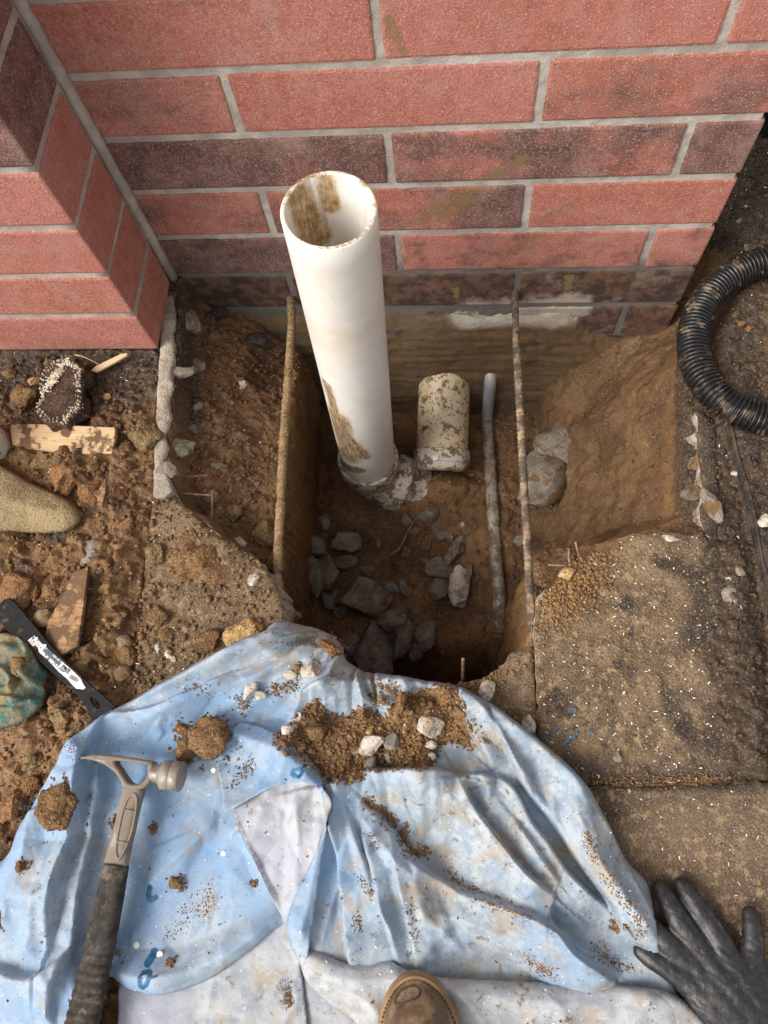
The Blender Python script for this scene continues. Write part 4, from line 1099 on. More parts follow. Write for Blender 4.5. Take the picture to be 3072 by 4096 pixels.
b = obj('bend', new_mesh('bend', V, F), MAT['pvc_fit']); b.parent = elbow

S0, S1 = np.array((.0715, .03, -.374)), np.array((.068, -.140, -.434))
sa = (S1 - S0) / np.linalg.norm(S1 - S0)
sp = empty('drain_pipe_stub', tuple(S1), 'short mud-specked cream pipe stub sloping out of the footing into a fitting', 'pipe')
V, F = lathe([(d, RO) for d in np.linspace(0, np.linalg.norm(S1 - S0) + .02, 12)], S0, sa, 64)
adopt(obj('pipe_wall', new_mesh('pipe_wall', V, F), MAT['pvc_dirty']), sp)
S1 = S1 + sa * .022
V, F = lathe([(-.022, RO + .0003), (-.0235, RO + .002), (-.0235, .0622), (-.022, .0630), (.004, .0630), (.006, .0622), (.016, .0590), (.022, .0480), (.024, .0300)], S1, sa, 64)
hub = adopt(obj('hub', new_mesh('hub', V, F), MAT['pvc_fit']), sp)
V, F = lathe([(.0045, .0600), (.0045, .0633), (.0058, .0633), (.0058, .0600)], S1, sa, 64)
g = obj('primer_line', new_mesh('primer_line', V, F), MAT['glue']); g.parent = hub

cp = smooth_poly([(.171, .02, -.332), (.171, -.012, -.345), (.1705, -.020, -.40), (.1695, -.026, -.475), (.171, -.055, -.494), (.1765, -.14, -.495), (.187, -.30, -.503), (.197, -.44, -.518), (.201, -.52, -.545)], 8)
cd = empty('conduit', tuple(cp[20]), 'thin bent grey conduit running down the footing and along the hole floor', 'conduit')
k = 28
V, F = tube(cp[:k], .0133, 24); adopt(obj('upper_run', new_mesh('upper_run', V, F), MAT['conduit']), cd)
lo = cp[k - 2:]; V, F = tube(lo, .0142 + .0012 * fbm(lo[:, 1] * 60, lo[:, 0] * 60, 4, 3), 24)
u = adopt(obj('lower_run', new_mesh('lower_run', V, F), MAT['conduit_mud']), cd); u['label'] = 'mud-coated lower run of the conduit'

# ------------------------------------------------------------------ reinforcing bars and wire
def rebar(path, r, ribs_from=0.0, mud=.0, seed=0):
    P = np.asarray(path, float); L = np.concatenate([[0], np.cumsum(np.linalg.norm(np.diff(P, axis=0), axis=1))])
    n = int(L[-1] / .0016); s = np.linspace(0, L[-1], n)
    Q = np.stack([np.interp(s, L, P[:, i]) for i in range(3)], 1)
    rad = np.full(n, r); f = s / L[-1]
    rib = np.clip(np.sin(s / .0085 * 2 * np.pi) * 2.2 - 1.2, 0, 1) * .0011
    rad = rad + rib * (f > ribs_from) + mud * (f <= ribs_from) * (.9 + .7 * fbm(s * 45, seed, 1, 4))
    V, F = tube(Q, rad, 12)
    if mud: V = V + .0012 * np.stack([perlin(V[:, 0] * 150, V[:, 1] * 150, V[:, 2] * 150 + k_) for k_ in (0, 9, 19)], 1)
    return new_mesh('rebar', V, F)
rl = smooth_poly([(-0.2116, 0.0017, -0.066), (-0.2036, -0.0588, -0.064), (-0.1983, -0.1587, -0.06), (-0.1918, -0.2995, -0.052), (-0.1834, -0.4207, -0.044), (-0.1776, -0.5017, -0.038), (-0.1729, -0.5488, -0.032), (-0.1696, -0.5866, -0.028)], 6)
rb = empty('rebar', tuple(rl[0]), 'mud-caked reinforcing bar bridging the left side of the hole', 'rebar')
nl = int(len(rl) * .80)
adopt(obj('muddy_length', rebar(rl[:nl + 1], .0062, 1.0, .0015, 4), MAT['rebar_mud']), rb)
adopt(obj('bare_end', rebar(rl[nl:], .0066), MAT['rebar']), rb)
rr = smooth_poly([(0.2021, 0.0048, -0.06), (0.2018, -0.0269, -0.06), (0.2028, -0.1255, -0.056), (0.2064, -0.2373, -0.05), (0.2097, -0.35, -0.044), (0.2127, -0.4715, -0.034), (0.2156, -0.5761, -0.024), (0.2168, -0.646, -0.016), (0.2168, -0.6728, -0.014)], 6)
tag(obj('rebar', rebar(rr, .0060), MAT['rebar']), 'ribbed tan and black reinforcing bar crossing the right side of the hole', 'rebar')
def wire(pts, r, label, mat='wire', cat='wire', name='mesh_wire', group=None):
    p = smooth_poly(pts, 6); V, F = tube(p, r, 8)
    return tag(obj(name, new_mesh(name, V, F), MAT[mat]), label, cat, group)
wire([(-0.3748, -0.381, -0.035), (-0.3503, -0.3752, -0.04), (-0.3145, -0.3679, -0.05)], .0018, 'upper horizontal mesh wire poking from the left slab edge')
wire([(-0.3514, -0.4076, -0.03), (-0.3257, -0.4065, -0.04), (-0.3, -0.4038, -0.05)], .0018, 'lower horizontal mesh wire poking from the left slab edge')
wire([(-0.3035, -0.3956, -0.05), (-0.3004, -0.4245, -0.05), (-0.2979, -0.4546, -0.05)], .0017, 'short mesh wire pointing downward near the left slab edge')
wire([(0.2435, -0.5165, -0.03), (0.26, -0.5168, -0.03), (0.2765, -0.5164, -0.03)], .0018, 'horizontal mesh wire stub at the right slab edge')
wire([(0.2739, -0.4925, -0.02), (0.2742, -0.5041, -0.025), (0.2751, -0.5172, -0.03)], .0018, 'upright mesh wire stub at the right slab edge')
wire([(0.283, -0.4836, -0.015), (0.2867, -0.4966, -0.02), (0.2919, -0.5095, -0.03)], .0018, 'slanting mesh wire stub at the right slab edge')
wire([(.117, -.668, .004), (.117, -.675, -.02), (.117, -.69, -.05)], .0024, 'rusty wire end upright beside the tarp at the hole rim')
wire([(0.0363, -0.2485, -0.47), (0.0191, -0.2737, -0.48), (-0.0054, -0.3162, -0.485), (-0.0228, -0.3528, -0.49), (-0.0506, -0.3708, -0.5)], .0022, 'thin curved root lying across the hole floor', 'concrete_dark', 'root', 'root')

# ------------------------------------------------------------------ rubble on the hole floor
FZ = -.51
RUB = [  # centre x,y  width,height,thickness  turn  label
 ((-0.1075, -0.4587), (.082, .112, .055), .75, 'concrete', 'largest rubble block on the hole floor, grey with a slanting face'),
 ((-0.1773, -0.4091), (.052, .078, .040), .15, 'concrete', 'upright-oval concrete lump with pale aggregate left of the largest block'),
 ((-0.2078, -0.3541), (.056, .046, .03), -.5, 'concrete', 'angular grey concrete wedge topmost by the left hole wall'),
 ((-0.2073, -0.4371), (.038, .088, .032), .18, 'concrete', 'long narrow concrete shard against the left hole wall'),
 ((-0.1452, -0.3359), (.056, .048, .03), .3, 'concrete_dark', 'brown muddy stone above the largest block on the hole floor'),
 ((-0.1455, -0.3781), (.044, .028, .022), .1, 'concrete', 'flat oval stone directly above the largest block'),
 ((-0.1955, -0.3026), (.026, .032, .02), -.3, 'concrete', 'lone pale lump high on the left of the hole floor'),
 ((-0.1762, -0.4662), (.026, .036, .02), .5, 'concrete', 'tan chip between the narrow shard and the largest rubble block'),
 ((-0.1473, -0.4894), (.028, .028, .022), 0, 'concrete', 'lumpy chip at the lower left foot of the largest rubble block'),
 ((-0.1577, -0.4559), (.022, .022, .016), .3, 'concrete_dark', 'dark little chip wedged left of the largest rubble block'),
 ((-0.0942, -0.3968), (.029, .021, .016), -.2, 'concrete', 'pitted chip at the upper right corner of the largest rubble block'),
 ((-0.062, -0.4272), (.032, .024, .016), -.3, 'concrete_dark', 'flat dark chip touching the right shoulder of the largest rubble block'),
 ((-0.0411, -0.4331), (.038, .024, .018), -.3, 'concrete_dark', 'longer dark flake right of the flat dark chip'),
 ((-0.0094, -0.4322), (.02, .034, .014), .5, 'concrete_dark', 'thin upright flake right of the longer dark flake'),
 ((-0.0568, -0.4659), (.032, .05, .02), -.2, 'concrete', 'thin slab chip leaning on the right side of the largest block'),
 ((-0.0369, -0.5044), (.064, .048, .04), .1, 'concrete_dark', 'squat brown block below the largest rubble block'),
 ((-0.068, -0.568), (.080, .105, .05), .25, 'concrete_dark', 'big shadowed slab piece with rounded top near the tarp rim'),
 ((-0.1258, -0.5652), (.055, .06, .04), .2, 'concrete_dark', 'dim block half hidden behind the tarp edge'),
 ((-0.0132, -0.5444), (.036, .078, .035), -.1, 'concrete_dark', 'tall straight-edged concrete shard in the shadowed front of the hole'),
 ((0.0181, -0.5663), (.028, .048, .02), .3, 'concrete_dark', 'small shard in the dark right of the tall straight-edged shard'),
 ((0.0419, -0.5344), (.036, .06, .03), -.2, 'concrete_dark', 'rightmost dim block in the shadowed front of the hole'),
 ((0.0399, -0.2791), (.042, .024, .018), .5, 'concrete', 'elongated pale chip above the thin root'),
 ((-0.0066, -0.2886), (.02, .022, .014), .2, 'concrete', 'grey chip left of the thin root'),
 ((0.0103, -0.3104), (.017, .016, .01), .2, 'concrete', 'small chip on the right of the thin root'),
 ((0.1038, -0.3503), (.030, .074, .024), -.65, 'concrete', 'slanted long concrete shard in the middle right of the hole floor'),
 ((0.0905, -0.3188), (.02, .018, .014), .1, 'concrete', 'chip at the top end of the slanted long shard'),
 ((0.0633, -0.311), (.036, .022, .012), -.6, 'concrete', 'pale crusty flake above the slanted long shard'),
 ((0.0367, -0.3318), (.018, .034, .012), -.3, 'concrete', 'narrow muddy flake left of the pale crusty flake'),
 ((0.0668, -0.3925), (.048, .046, .016), .6, 'concrete', 'flat muddy concrete flake under the slanted long shard'),
 ((0.1113, -0.4283), (.036, .072, .03), -.12, 'concrete_pale', 'pale rounded concrete finger lying below the slanted shard'),
 ((0.0647, -0.4366), (.040, .036, .02), .6, 'concrete_dark', 'dark wedge left of the pale concrete finger'),
 ((-0.0709, -0.3324), (.014, .02, .012), 0, 'concrete', 'small upright chip left of the root end'),
 ((-0.0104, -0.3546), (.018, .022, .014), 0, 'concrete', 'square chip right of the root lower end'),
 ((-0.0529, -0.3689), (.017, .015, .012), 0, 'concrete', 'chip at the very lower end of the root'),
 ((0.1139, -0.2879), (.011, .012, .008), 0, 'concrete_pale', 'tiny bright chip high on the right of the hole floor'),
 ((-0.2332, -0.3816), (.02, .016, .014), 0, 'concrete', 'chip tucked against the left hole wall'),
 ((0.0348, -0.3734), (.016, .013, .01), 0, 'pebble', 'brown pebble in the open middle of the hole floor'),
 ((0.1326, -0.3922), (.022, .028, .018), 0, 'pebble', 'brown rounded pebble right of the pale concrete finger'),
 ((0.0139, -0.4806), (.014, .018, .01), 0, 'concrete_dark', 'lone dim chip right of the squat brown block'),
 ((0.0664, -0.2424), (.009, .012, .008), 0, 'concrete', 'tiny chip just below the short pipe stub'),
 ((-0.1011, -0.2887), (.010, .012, .008), 0, 'pebble', 'tiny pebble near the foot of the tall pipe'),
 ((0.1571, -0.4935), (.014, .008, .008), 0, 'concrete_dark', 'dim chip beside the lower conduit'),
]
for p, s, r, mt, lab in RUB:
    z = min(gh(*p), -.485); s = tuple(1.32 * k for k in s)
    if max(s) > .055: stone(lab, mt, (p[0], p[1], z), s, r, 9, .10, 'rubble', 'rubble', 'rubble on the hole floor', sink=.12, tilt=.12)
    else: stone(lab, mt, (p[0], p[1], z), s, r, 7, .1, 'rubble_chip', 'rubble', 'rubble on the hole floor', sink=.2)
stone('large grey broken concrete lump resting on the bank behind the right rebar', 'concrete', (0.2782, -0.2023, -0.46), (.140, .130, .11), .4, 4, .10, 'rubble', 'rubble', sink=.35)
stone('pale twisted concrete lump stacked above the grey lump behind the right rebar', 'concrete', (0.3171, -0.1376, -0.42), (.095, .10, .09), -.5, 5, .16, 'rubble', 'rubble', sink=.4, tilt=.3)
stone('small pale stone in the gap left of the right slab', 'concrete', (0.2382, -0.3406, -0.46), (.03, .03, .03), 0, 7, .1, 'rubble', 'rubble', sink=.3)

# rubble and clods on the left ledge
LED = [
 (405, 725, -.075, (.062, .055, .05), .3, 'concrete', 'biggest concrete lump on the left ledge against the pilaster corner'),
 (436, 800, -.08, (.036, .036, .02), .8, 'concrete', 'angular grey chip in the middle of the left ledge'),
 (412, 848, -.08, (.055, .020, .012), .15, 'concrete', 'flat pale flake on the left ledge'),
 (385, 880, -.075, (.032, .022, .014), -.3, 'concrete', 'chip under the flat pale flake on the left ledge'),
 (405, 990, -.07, (.055, .036, .024), .2, 'concrete', 'wide pale concrete lump on the left ledge near the slab corner'),
 (424, 935, -.08, (.028, .014, .012), -.6, 'concrete', 'slanted chip between pale flake and wide pale lump on the ledge'),
 (392, 925, -.08, (.03, .018, .012), .4, 'concrete', 'chip hugging the concrete sliver above the wide pale lump'),
 (390, 1048, -.06, (.036, .03, .024), .4, 'concrete', 'chip beside the upper horizontal mesh wire'),
 (520, 828, -.10, (.02, .018, .008), .4, 'concrete_pale', 'lone shell-like pale chip on the ledge near the left rebar'),
 (470, 1010, -.08, (.022, .016, .012), .4, 'concrete', 'small chip right of the wide pale ledge lump'),
 (506, 1158, -.06, (.020, .022, .016), .4, 'concrete_pale', 'pale rounded pebble at the foot of the left slab edge'),
 (392, 770, -.08, (.03, .02, .014), .9, 'concrete', 'chip just below the biggest ledge lump'),
 (440, 900, -.09, (.022, .014, .01), .9, 'concrete_dark', 'dark chip in the centre of the left ledge'),
]
LEDP = [(-0.4028, -0.0745, -0.075), (-0.3667, -0.1461, -0.08), (-0.3811, -0.1924, -0.08), (-0.3978, -0.2254, -0.075), (-0.3638, -0.3277, -0.07), (-0.3591, -0.2735, -0.08), (-0.3877, -0.2645, -0.08), (-0.3644, -0.3823, -0.06), (-0.2971, -0.1617, -0.1), (-0.3113, -0.3402, -0.08), (-0.2596, -0.4713, -0.06), (-0.4099, -0.1164, -0.08), (-0.354, -0.236, -0.09)]
for q, (px_, py_, z_, s, r, mt, lab) in zip(LEDP, LED):
    z = gh(q[0], q[1])
    stone(lab, mt, (q[0], q[1], z), tuple(1.15 * k for k in s), r, 9, .14, 'rubble' if max(s) > .04 else 'rubble_chip', 'rubble', 'rubble on the left ledge', sink=.2, tilt=.2)
for q, s, lab in [((-0.2194, -0.4544, -0.06), (.048, .058, .04), 'olive mud clod stuck beside the left rebar'),
                  ((-0.194, -0.5023, -0.05), (.036, .046, .03), 'smaller mud clod under the left rebar near the slab'),
                  ((-0.2764, -0.4212, -0.08), (.04, .035, .025), 'crumbly clod on the left ledge beside the downward mesh wire'),
                  ((-0.3094, -0.4015, -0.1), (.03, .03, .02), 'small clod touching the mesh wire on the left ledge')]:
    stone(lab, 'clod_olive', (q[0], q[1], gh(q[0], q[1])), s, .3, name='mud_clod', cat='clod', clod=True, sink=.25)
q = (-0.2896, -0.0424, -0.12)
stone('black flat slab of tarry rock on the left ledge under the footing', 'tar', (q[0], q[1], gh(q[0], q[1])), (.085, .04, .03), .1, 9, .15, 'rubble', 'rubble', sink=.3)
q = (-0.3621, -0.017, -0.13)
stone('smaller black lump left of the tarry rock below the footing', 'tar', (q[0], q[1], gh(q[0], q[1])), (.05, .026, .02), .3, 8, .15, 'rubble', 'rubble', sink=.3)

# ------------------------------------------------------------------ flat plate helper (outline with holes, bevelled)
def plate_mesh(name, outer, holes, half, bevel, n=4, smooth=True, res=2):
    cu = bpy.data.curves.new(name, 'CURVE'); cu.dimensions = '2D'; cu.fill_mode = 'BOTH'
    cu.extrude = max(half - bevel, .0001); cu.bevel_depth = bevel; cu.bevel_resolution = res; cu.offset = -bevel
    for pts in [outer] + list(holes):
        p = smooth_poly(pts, n, True) if smooth else np.asarray(pts, float)
        s = cu.splines.new('POLY'); s.points.add(len(p) - 1); s.use_cyclic_u = True
        for q, v in zip(s.points, p): q.co = (v[0], v[1], 0, 1)
    t = bpy.data.objects.new('tmp', cu); COL.objects.link(t)
    dg = bpy.context.evaluated_depsgraph_get(); me = bpy.data.meshes.new_from_object(t.evaluated_get(dg))
    bpy.data.objects.remove(t); bpy.data.curves.remove(cu); me.name = name
    return me

def text_mesh(body, size, x, y, ang, z, mat, parent, name='lettering', bold=.0, xs=1.0):
    cu = bpy.data.curves.new(name, 'FONT'); cu.body = body; cu.size = size; cu.offset = bold; cu.extrude = .00012; cu.resolution_u = 3
    t = bpy.data.objects.new('tmp', cu); COL.objects.link(t)
    dg = bpy.context.evaluated_depsgraph_get(); me = bpy.data.meshes.new_from_object(t.evaluated_get(dg))
    bpy.data.objects.remove(t); me.name = name
    co = np.array([v.co for v in me.vertices]); co[:, 0] *= xs
    c, s = math.cos(ang), math.sin(ang)
    W = np.stack([x + c * co[:, 0] - s * co[:, 1], y + s * co[:, 0] + c * co[:, 1], z + co[:, 2]], 1)
    me.vertices.foreach_set('co', W.astype(np.float32).ravel()); me.update()
    me.materials.clear()
    o = obj(name, me, mat); adopt(o, parent) if parent.parent is None else setattr(o, 'parent', parent)
    return o

def loft(path, wide, thick, seg=28, p=2.6, up=(0, 0, 1)):
    """rounded bar: half width across, half thickness up"""
    P = np.asarray(path, float); n = len(P)
    T = np.gradient(P, axis=0); T /= np.linalg.norm(T, axis=1)[:, None]
    B = np.cross(T, np.array(up)); B /= np.linalg.norm(B, axis=1)[:, None]; U = np.cross(B, T)
    a = np.linspace(0, 2 * np.pi, seg, endpoint=False)
    ca, sa_ = np.sign(np.cos(a)) * np.abs(np.cos(a)) ** (2 / p), np.sign(np.sin(a)) * np.abs(np.sin(a)) ** (2 / p)
    wide = np.broadcast_to(wide, (n,)); thick = np.broadcast_to(thick, (n,))
    V = np.vstack([P[i] + wide[i] * ca[:, None] * B[i] + thick[i] * sa_[:, None] * U[i] for i in range(n)])
    F = [(i * seg + k, i * seg + (k + 1) % seg, (i + 1) * seg + (k + 1) % seg, (i + 1) * seg + k) for i in range(n - 1) for k in range(seg)]
    F += [tuple(range(seg))[::-1], tuple(range((n - 1) * seg, n * seg))]
    return V, F

# ------------------------------------------------------------------ framing hammer on the tarp
HZ = .052
ham = empty('hammer', (-0.3248, -0.8614, 0.03), 'dusty steel framing hammer with a black rubber grip lying on the blue tarp', 'hammer')
outer = [(-0.4012, -0.8295), (-0.3787, -0.8229), (-0.3597, -0.822), (-0.3442, -0.8228), (-0.3185, -0.8249), (-0.2946, -0.8276), (-0.2909, -0.8314), (-0.2888, -0.8382), (-0.2887, -0.8461), (-0.2921, -0.8542), (-0.2991, -0.8609), (-0.3044, -0.8629), (-0.3218, -0.8632), (-0.3271, -0.8616), (-0.3318, -0.8551), (-0.3401, -0.8453), (-0.3543, -0.837), (-0.3707, -0.8316), (-0.3852, -0.8294)]
hole = [(-0.3439, -0.8303), (-0.339, -0.8292), (-0.32, -0.8305), (-0.3002, -0.8319), (-0.2983, -0.8352), (-0.2973, -0.8443), (-0.2995, -0.8512), (-0.3056, -0.8558), (-0.3135, -0.8571), (-0.3201, -0.8551), (-0.3276, -0.8486), (-0.3362, -0.8394), (-0.342, -0.8339)]
me = plate_mesh('head', outer, [hole], .0105, .0032)
head = adopt(obj('head', me, MAT['steel'], None, (0, 0, HZ)), ham)
co = np.array([v.co for v in me.vertices]); tipx, tipy = (-0.4012, -0.8295)
d = np.hypot(co[:, 0] - tipx, co[:, 1] - tipy); co[:, 2] *= np.clip(.4 + d / .05, .4, 1.0); me.vertices.foreach_set('co', co.astype(np.float32).ravel())
a0 = np.array(list((-0.2928, -0.8424)) + [HZ]); a1 = np.array(list((-0.2528, -0.8446)) + [HZ])
L = np.linalg.norm(a1 - a0)
V, F = lathe([(0, .0125), (L * .18, .0118), (L * .27, .0125), (L * .34, .0170), (L * .37, .0186), (L * .371, .0187), (L * .69, .0190), (L * .70, .0186), (L * .71, .0190), (L * .985, .0192), (L, .0186), (L, .0001)], a0, a1 - a0, 40)
f = obj('striking_face', new_mesh('striking_face', V, F), MAT['steel_face']); adopt(f, ham); f['label'] = 'brighter worn cylindrical striking face'
sk = smooth_poly([list(p) + [HZ - .004] for p in [(-0.3155, -0.8605), (-0.318, -0.8781), (-0.3202, -0.9048), (-0.3226, -0.9289), (-0.3246, -0.9542)]], 6)
wv = np.interp(np.linspace(0, 1, len(sk)), [0, .1, .35, .7, .96, 1], [.0128, .0145, .0138, .0143, .0150, .0158])
V, F = loft(sk, wv, .0098, 28, 3.2); adopt(obj('shank', new_mesh('shank', V, F), MAT['steel']), ham)
# raised lozenge panel on the shank
pn = [(-0.3131, -0.8676), (-0.3066, -0.8728), (-0.3048, -0.8882), (-0.3055, -0.9111), (-0.3088, -0.9274), (-0.3135, -0.9415), (-0.3187, -0.9498), (-0.3241, -0.9432), (-0.3263, -0.9327), (-0.3259, -0.9134), (-0.3248, -0.8893), (-0.3208, -0.8736)]
me = plate_mesh('panel', pn, [[(-0.313, -0.8721), (-0.3089, -0.8763), (-0.3076, -0.8884), (-0.3081, -0.9102), (-0.3111, -0.9265), (-0.3153, -0.9395), (-0.3191, -0.9456), (-0.3223, -0.9399), (-0.3236, -0.9315), (-0.3235, -0.9132), (-0.3218, -0.8902), (-0.3183, -0.8768)]], .0014, .0006)
adopt(obj('panel_ridge', me, MAT['steel'], None, (0, 0, HZ + .0058)), ham)
for a, b in (([(-0.3234, -0.8892), (-0.3067, -0.889)]), ([(-0.3244, -0.9273), (-0.309, -0.9275)])):
    V, F = tube([list(a) + [HZ + .0068], list(b) + [HZ + .0068]], .0009, 8); adopt(obj('panel_bar', new_mesh('panel_bar', V, F), MAT['steel']), ham)
gp = smooth_poly([list(p) + [z] for p, z in zip([(-0.3248, -0.9545), (-0.327, -0.9995), (-0.3306, -1.0514), (-0.3353, -1.1014), (-0.3394, -1.1543), (-0.3443, -1.2007)], (HZ - .004, HZ - .005, HZ - .007, HZ - .008, HZ - .008, HZ - .008))], 30)
s = np.linspace(0, 1, len(gp))
gw = np.interp(s, [0, .02, .15, .35, .6, .85, 1], [.0148, .0162, .0172, .0185, .0205, .0225, .024])
groove = np.where(s > .38, .0011 * np.clip(np.sin(s * 150) * 3, -1, .2), 0)
V, F = loft(gp, gw + groove + .0004 * fbm(s * 60, 1, 2, 2), .0135 + groove, 30, 2.5)
g = obj('grip', new_mesh('grip', V, F), MAT['grip']); adopt(g, ham); g['label'] = 'black ribbed rubber grip speckled with dust'

# ------------------------------------------------------------------ pry bar with printed sticker
PZ = .030
bar = empty('pry_bar', (-0.478, -0.6972, 0.02), 'flat black pry bar with a torn white printed sticker lying on soil', 'pry bar')
bo = [(-0.5824, -0.6287), (-0.5763, -0.614), (-0.5671, -0.6074), (-0.5566, -0.6111), (-0.5358, -0.6284), (-0.5016, -0.6589), (-0.473, -0.6834), (-0.4455, -0.7041), (-0.4161, -0.7257), (-0.4069, -0.7325), (-0.3948, -0.7394), (-0.3825, -0.7483), (-0.3704, -0.7563), (-0.369, -0.7581), (-0.3954, -0.7798), (-0.4081, -0.766), (-0.4226, -0.75), (-0.4334, -0.741), (-0.4493, -0.73), (-0.4733, -0.7138), (-0.5284, -0.6756), (-0.5718, -0.6426)]
ey = [(-0.4083, -0.7465), (-0.4042, -0.7463), (-0.3979, -0.75), (-0.3933, -0.755), (-0.3919, -0.7599), (-0.3947, -0.7605), (-0.4007, -0.7574), (-0.4062, -0.7519)]
me = plate_mesh('bar', bo, [ey], .0026, .0008, 3)
body = adopt(obj('bar', me, MAT['bar'], None, (0, 0, PZ)), bar)
tip = [(-0.3965, -0.7786), (-0.394, -0.7803), (-0.3688, -0.7591), (-0.3707, -0.7566)]
me = plate_mesh('chisel_edge', tip, [], .006, .001, 3, False)
adopt(obj('chisel_edge', me, MAT['bar'], None, (0, 0, PZ - .004)), bar)
st = [(-0.5116, -0.662), (-0.497, -0.6721), (-0.4777, -0.686), (-0.46, -0.6987), (-0.4429, -0.7096), (-0.4274, -0.7215), (-0.4233, -0.7277), (-0.4181, -0.7331), (-0.421, -0.7361), (-0.432, -0.735), (-0.4387, -0.7299), (-0.4483, -0.7218), (-0.4628, -0.7126), (-0.4823, -0.6968), (-0.4986, -0.6861), (-0.5018, -0.6794), (-0.5068, -0.6754), (-0.5098, -0.6777), (-0.5147, -0.6738), (-0.5197, -0.669), (-0.517, -0.6667)]
me = plate_mesh('sticker', st, [], .00025, .0001, 1, False); adopt(obj('sticker', me, MAT['sticker'], None, (0, 0, PZ + .0030)), bar)
sd_ = [(-0.5131, -0.663), (-0.497, -0.6721), (-0.4777, -0.686), (-0.4605, -0.6985), (-0.4643, -0.704), (-0.4836, -0.6908), (-0.4974, -0.6809), (-0.5141, -0.6688)]
me = plate_mesh('sticker_band', sd_, [], .00022, .0001, 1, False); adopt(obj('sticker_band', me, MAT['sticker_dark'], None, (0, 0, PZ + .0036)), bar)
t0, t1 = np.array((-0.5122, -0.6692)), np.array((-0.4911, -0.6832))
ta = math.atan2(*(t1 - t0)[::-1]); 
text_mesh('Anvil', .0118, *(-0.5131, -0.6694), ta, PZ + .0040, MAT['ink_white'], bar, bold=.0005)
text_mesh('TM', .003, *(-0.4909, -0.6797), ta, PZ + .0040, MAT['ink_white'], bar)
text_mesh('1004 681 712', .0052, *(-0.4778, -0.69), ta, PZ + .0040, MAT['ink_white'], bar, xs=.82)
text_mesh('9.5', .0095, *(-0.4912, -0.6906), ta, PZ + .0036, MAT['ink'], bar)
text_mesh('in / 24.1 cm', .0068, *(-0.4848, -0.695), ta, PZ + .0036, MAT['ink'], bar)
text_mesh('Pry B', .006, *(-0.5173, -0.6714), ta, PZ + .0036, MAT['ink_red'], bar)
wq = [(-0.4575, -0.7023), (-0.4505, -0.7071), (-0.4547, -0.7133), (-0.4616, -0.7084)]
me = plate_mesh('warning_box', wq, [], .0002, .0001, 1, False); adopt(obj('warning_box', me, MAT['ink'], None, (0, 0, PZ + .0037)), bar)
tri = [(-0.4565, -0.7048), (-0.4538, -0.7108), (-0.4597, -0.7086)]; trii = [(-0.4564, -0.7061), (-0.4548, -0.7098), (-0.4584, -0.7084)]
me = plate_mesh('warning_triangle', tri, [trii], .00012, .00004, 1, False); adopt(obj('warning_triangle', me, MAT['ink_white'], None, (0, 0, PZ + .0042)), bar)
u = np.array((-0.4289, -0.7221)) - np.array((-0.4434, -0.7152)); b0 = np.array((-0.4434, -0.7152))
dn = np.array((-0.4469, -0.7202)) - b0
r_ = random.Random(4); tpos = 0.0; parts = []
while tpos < 1.0:
    w = r_.choice((.014, .022, .035)); q0, q1 = b0 + u * tpos, b0 + u * min(1, tpos + w)
    z_ = PZ + .0038
    parts.append(([(*q0, z_), (*q1, z_), (*(q1 + dn), z_), (*(q0 + dn), z_)], [(0, 3, 2, 1)])); tpos += w + r_.choice((.015, .025, .04))
V, F = join_vf(parts); adopt(obj('barcode', new_mesh('barcode', V, F, False), MAT['ink']), bar)
for k, (a, b) in enumerate(zip([(-0.4497, -0.7071), (-0.4507, -0.7087), (-0.4518, -0.7102), (-0.4528, -0.7117)], [(-0.4448, -0.7104), (-0.4458, -0.7119), (-0.4469, -0.7134), (-0.4479, -0.715)])):
    V, F = tube([list(a) + [PZ + .0033], list(b) + [PZ + .0033]], .0006, 6); adopt(obj('fine_print', new_mesh('fine_print', V, F), MAT['ink']), bar)

# ------------------------------------------------------------------ items on the left-hand soil
def thing_patch(name, poly, hf, mat, label, cat, step=.003, thick=.0, n=3):
    p = smooth_poly(poly, n, True); V, F = patch(p, step, hf)
    o = obj(name, new_mesh(name, V, F), mat); tag(o, label, cat)
    if thick: md = o.modifiers.new('thickness', 'SOLIDIFY'); md.thickness = thick; md.offset = 0
    return o
RAGP = [(-0.6125, -0.6687), (-0.5709, -0.659), (-0.5487, -0.6596), (-0.5283, -0.6692), (-0.5134, -0.6804), (-0.5014, -0.6955), (-0.4935, -0.7053), (-0.4875, -0.7131), (-0.4877, -0.7283), (-0.4848, -0.7446), (-0.4847, -0.7575), (-0.4916, -0.7675), (-0.5033, -0.7776), (-0.5122, -0.7844), (-0.5317, -0.7903), (-0.5793, -0.7969), (-0.6381, -0.7376)]
RAGF = [([(-0.5779, -0.666), (-0.5549, -0.663), (-0.5368, -0.6646), (-0.5214, -0.6752), (-0.508, -0.6879), (-0.5004, -0.7008), (-0.4946, -0.7114)], .020, .016, .010), ([(-0.5159, -0.6838), (-0.5085, -0.7011), (-0.506, -0.7172), (-0.4908, -0.7284)], .014, .004, .016),
        ([(-0.5624, -0.7096), (-0.548, -0.7113), (-0.5368, -0.7141), (-0.5269, -0.7267), (-0.5249, -0.7447)], .018, .004, .020), ([(-0.5368, -0.7141), (-0.5188, -0.7167), (-0.5026, -0.7268), (-0.4863, -0.7357)], .014, .014, .004),
        ([(-0.5524, -0.7501), (-0.5222, -0.7515), (-0.5009, -0.7543), (-0.4836, -0.7504)], .018, .004, .020), ([(-0.5486, -0.7657), (-0.5209, -0.7667), (-0.5037, -0.767)], .010, .004, .016), ([(-0.57, -0.6791), (-0.5449, -0.6804), (-0.5226, -0.6852)], .008, .012, .012)]
FCR = facet_field((-.80, -.85), (-.40, -.50), 190, .0065, 17, .002)
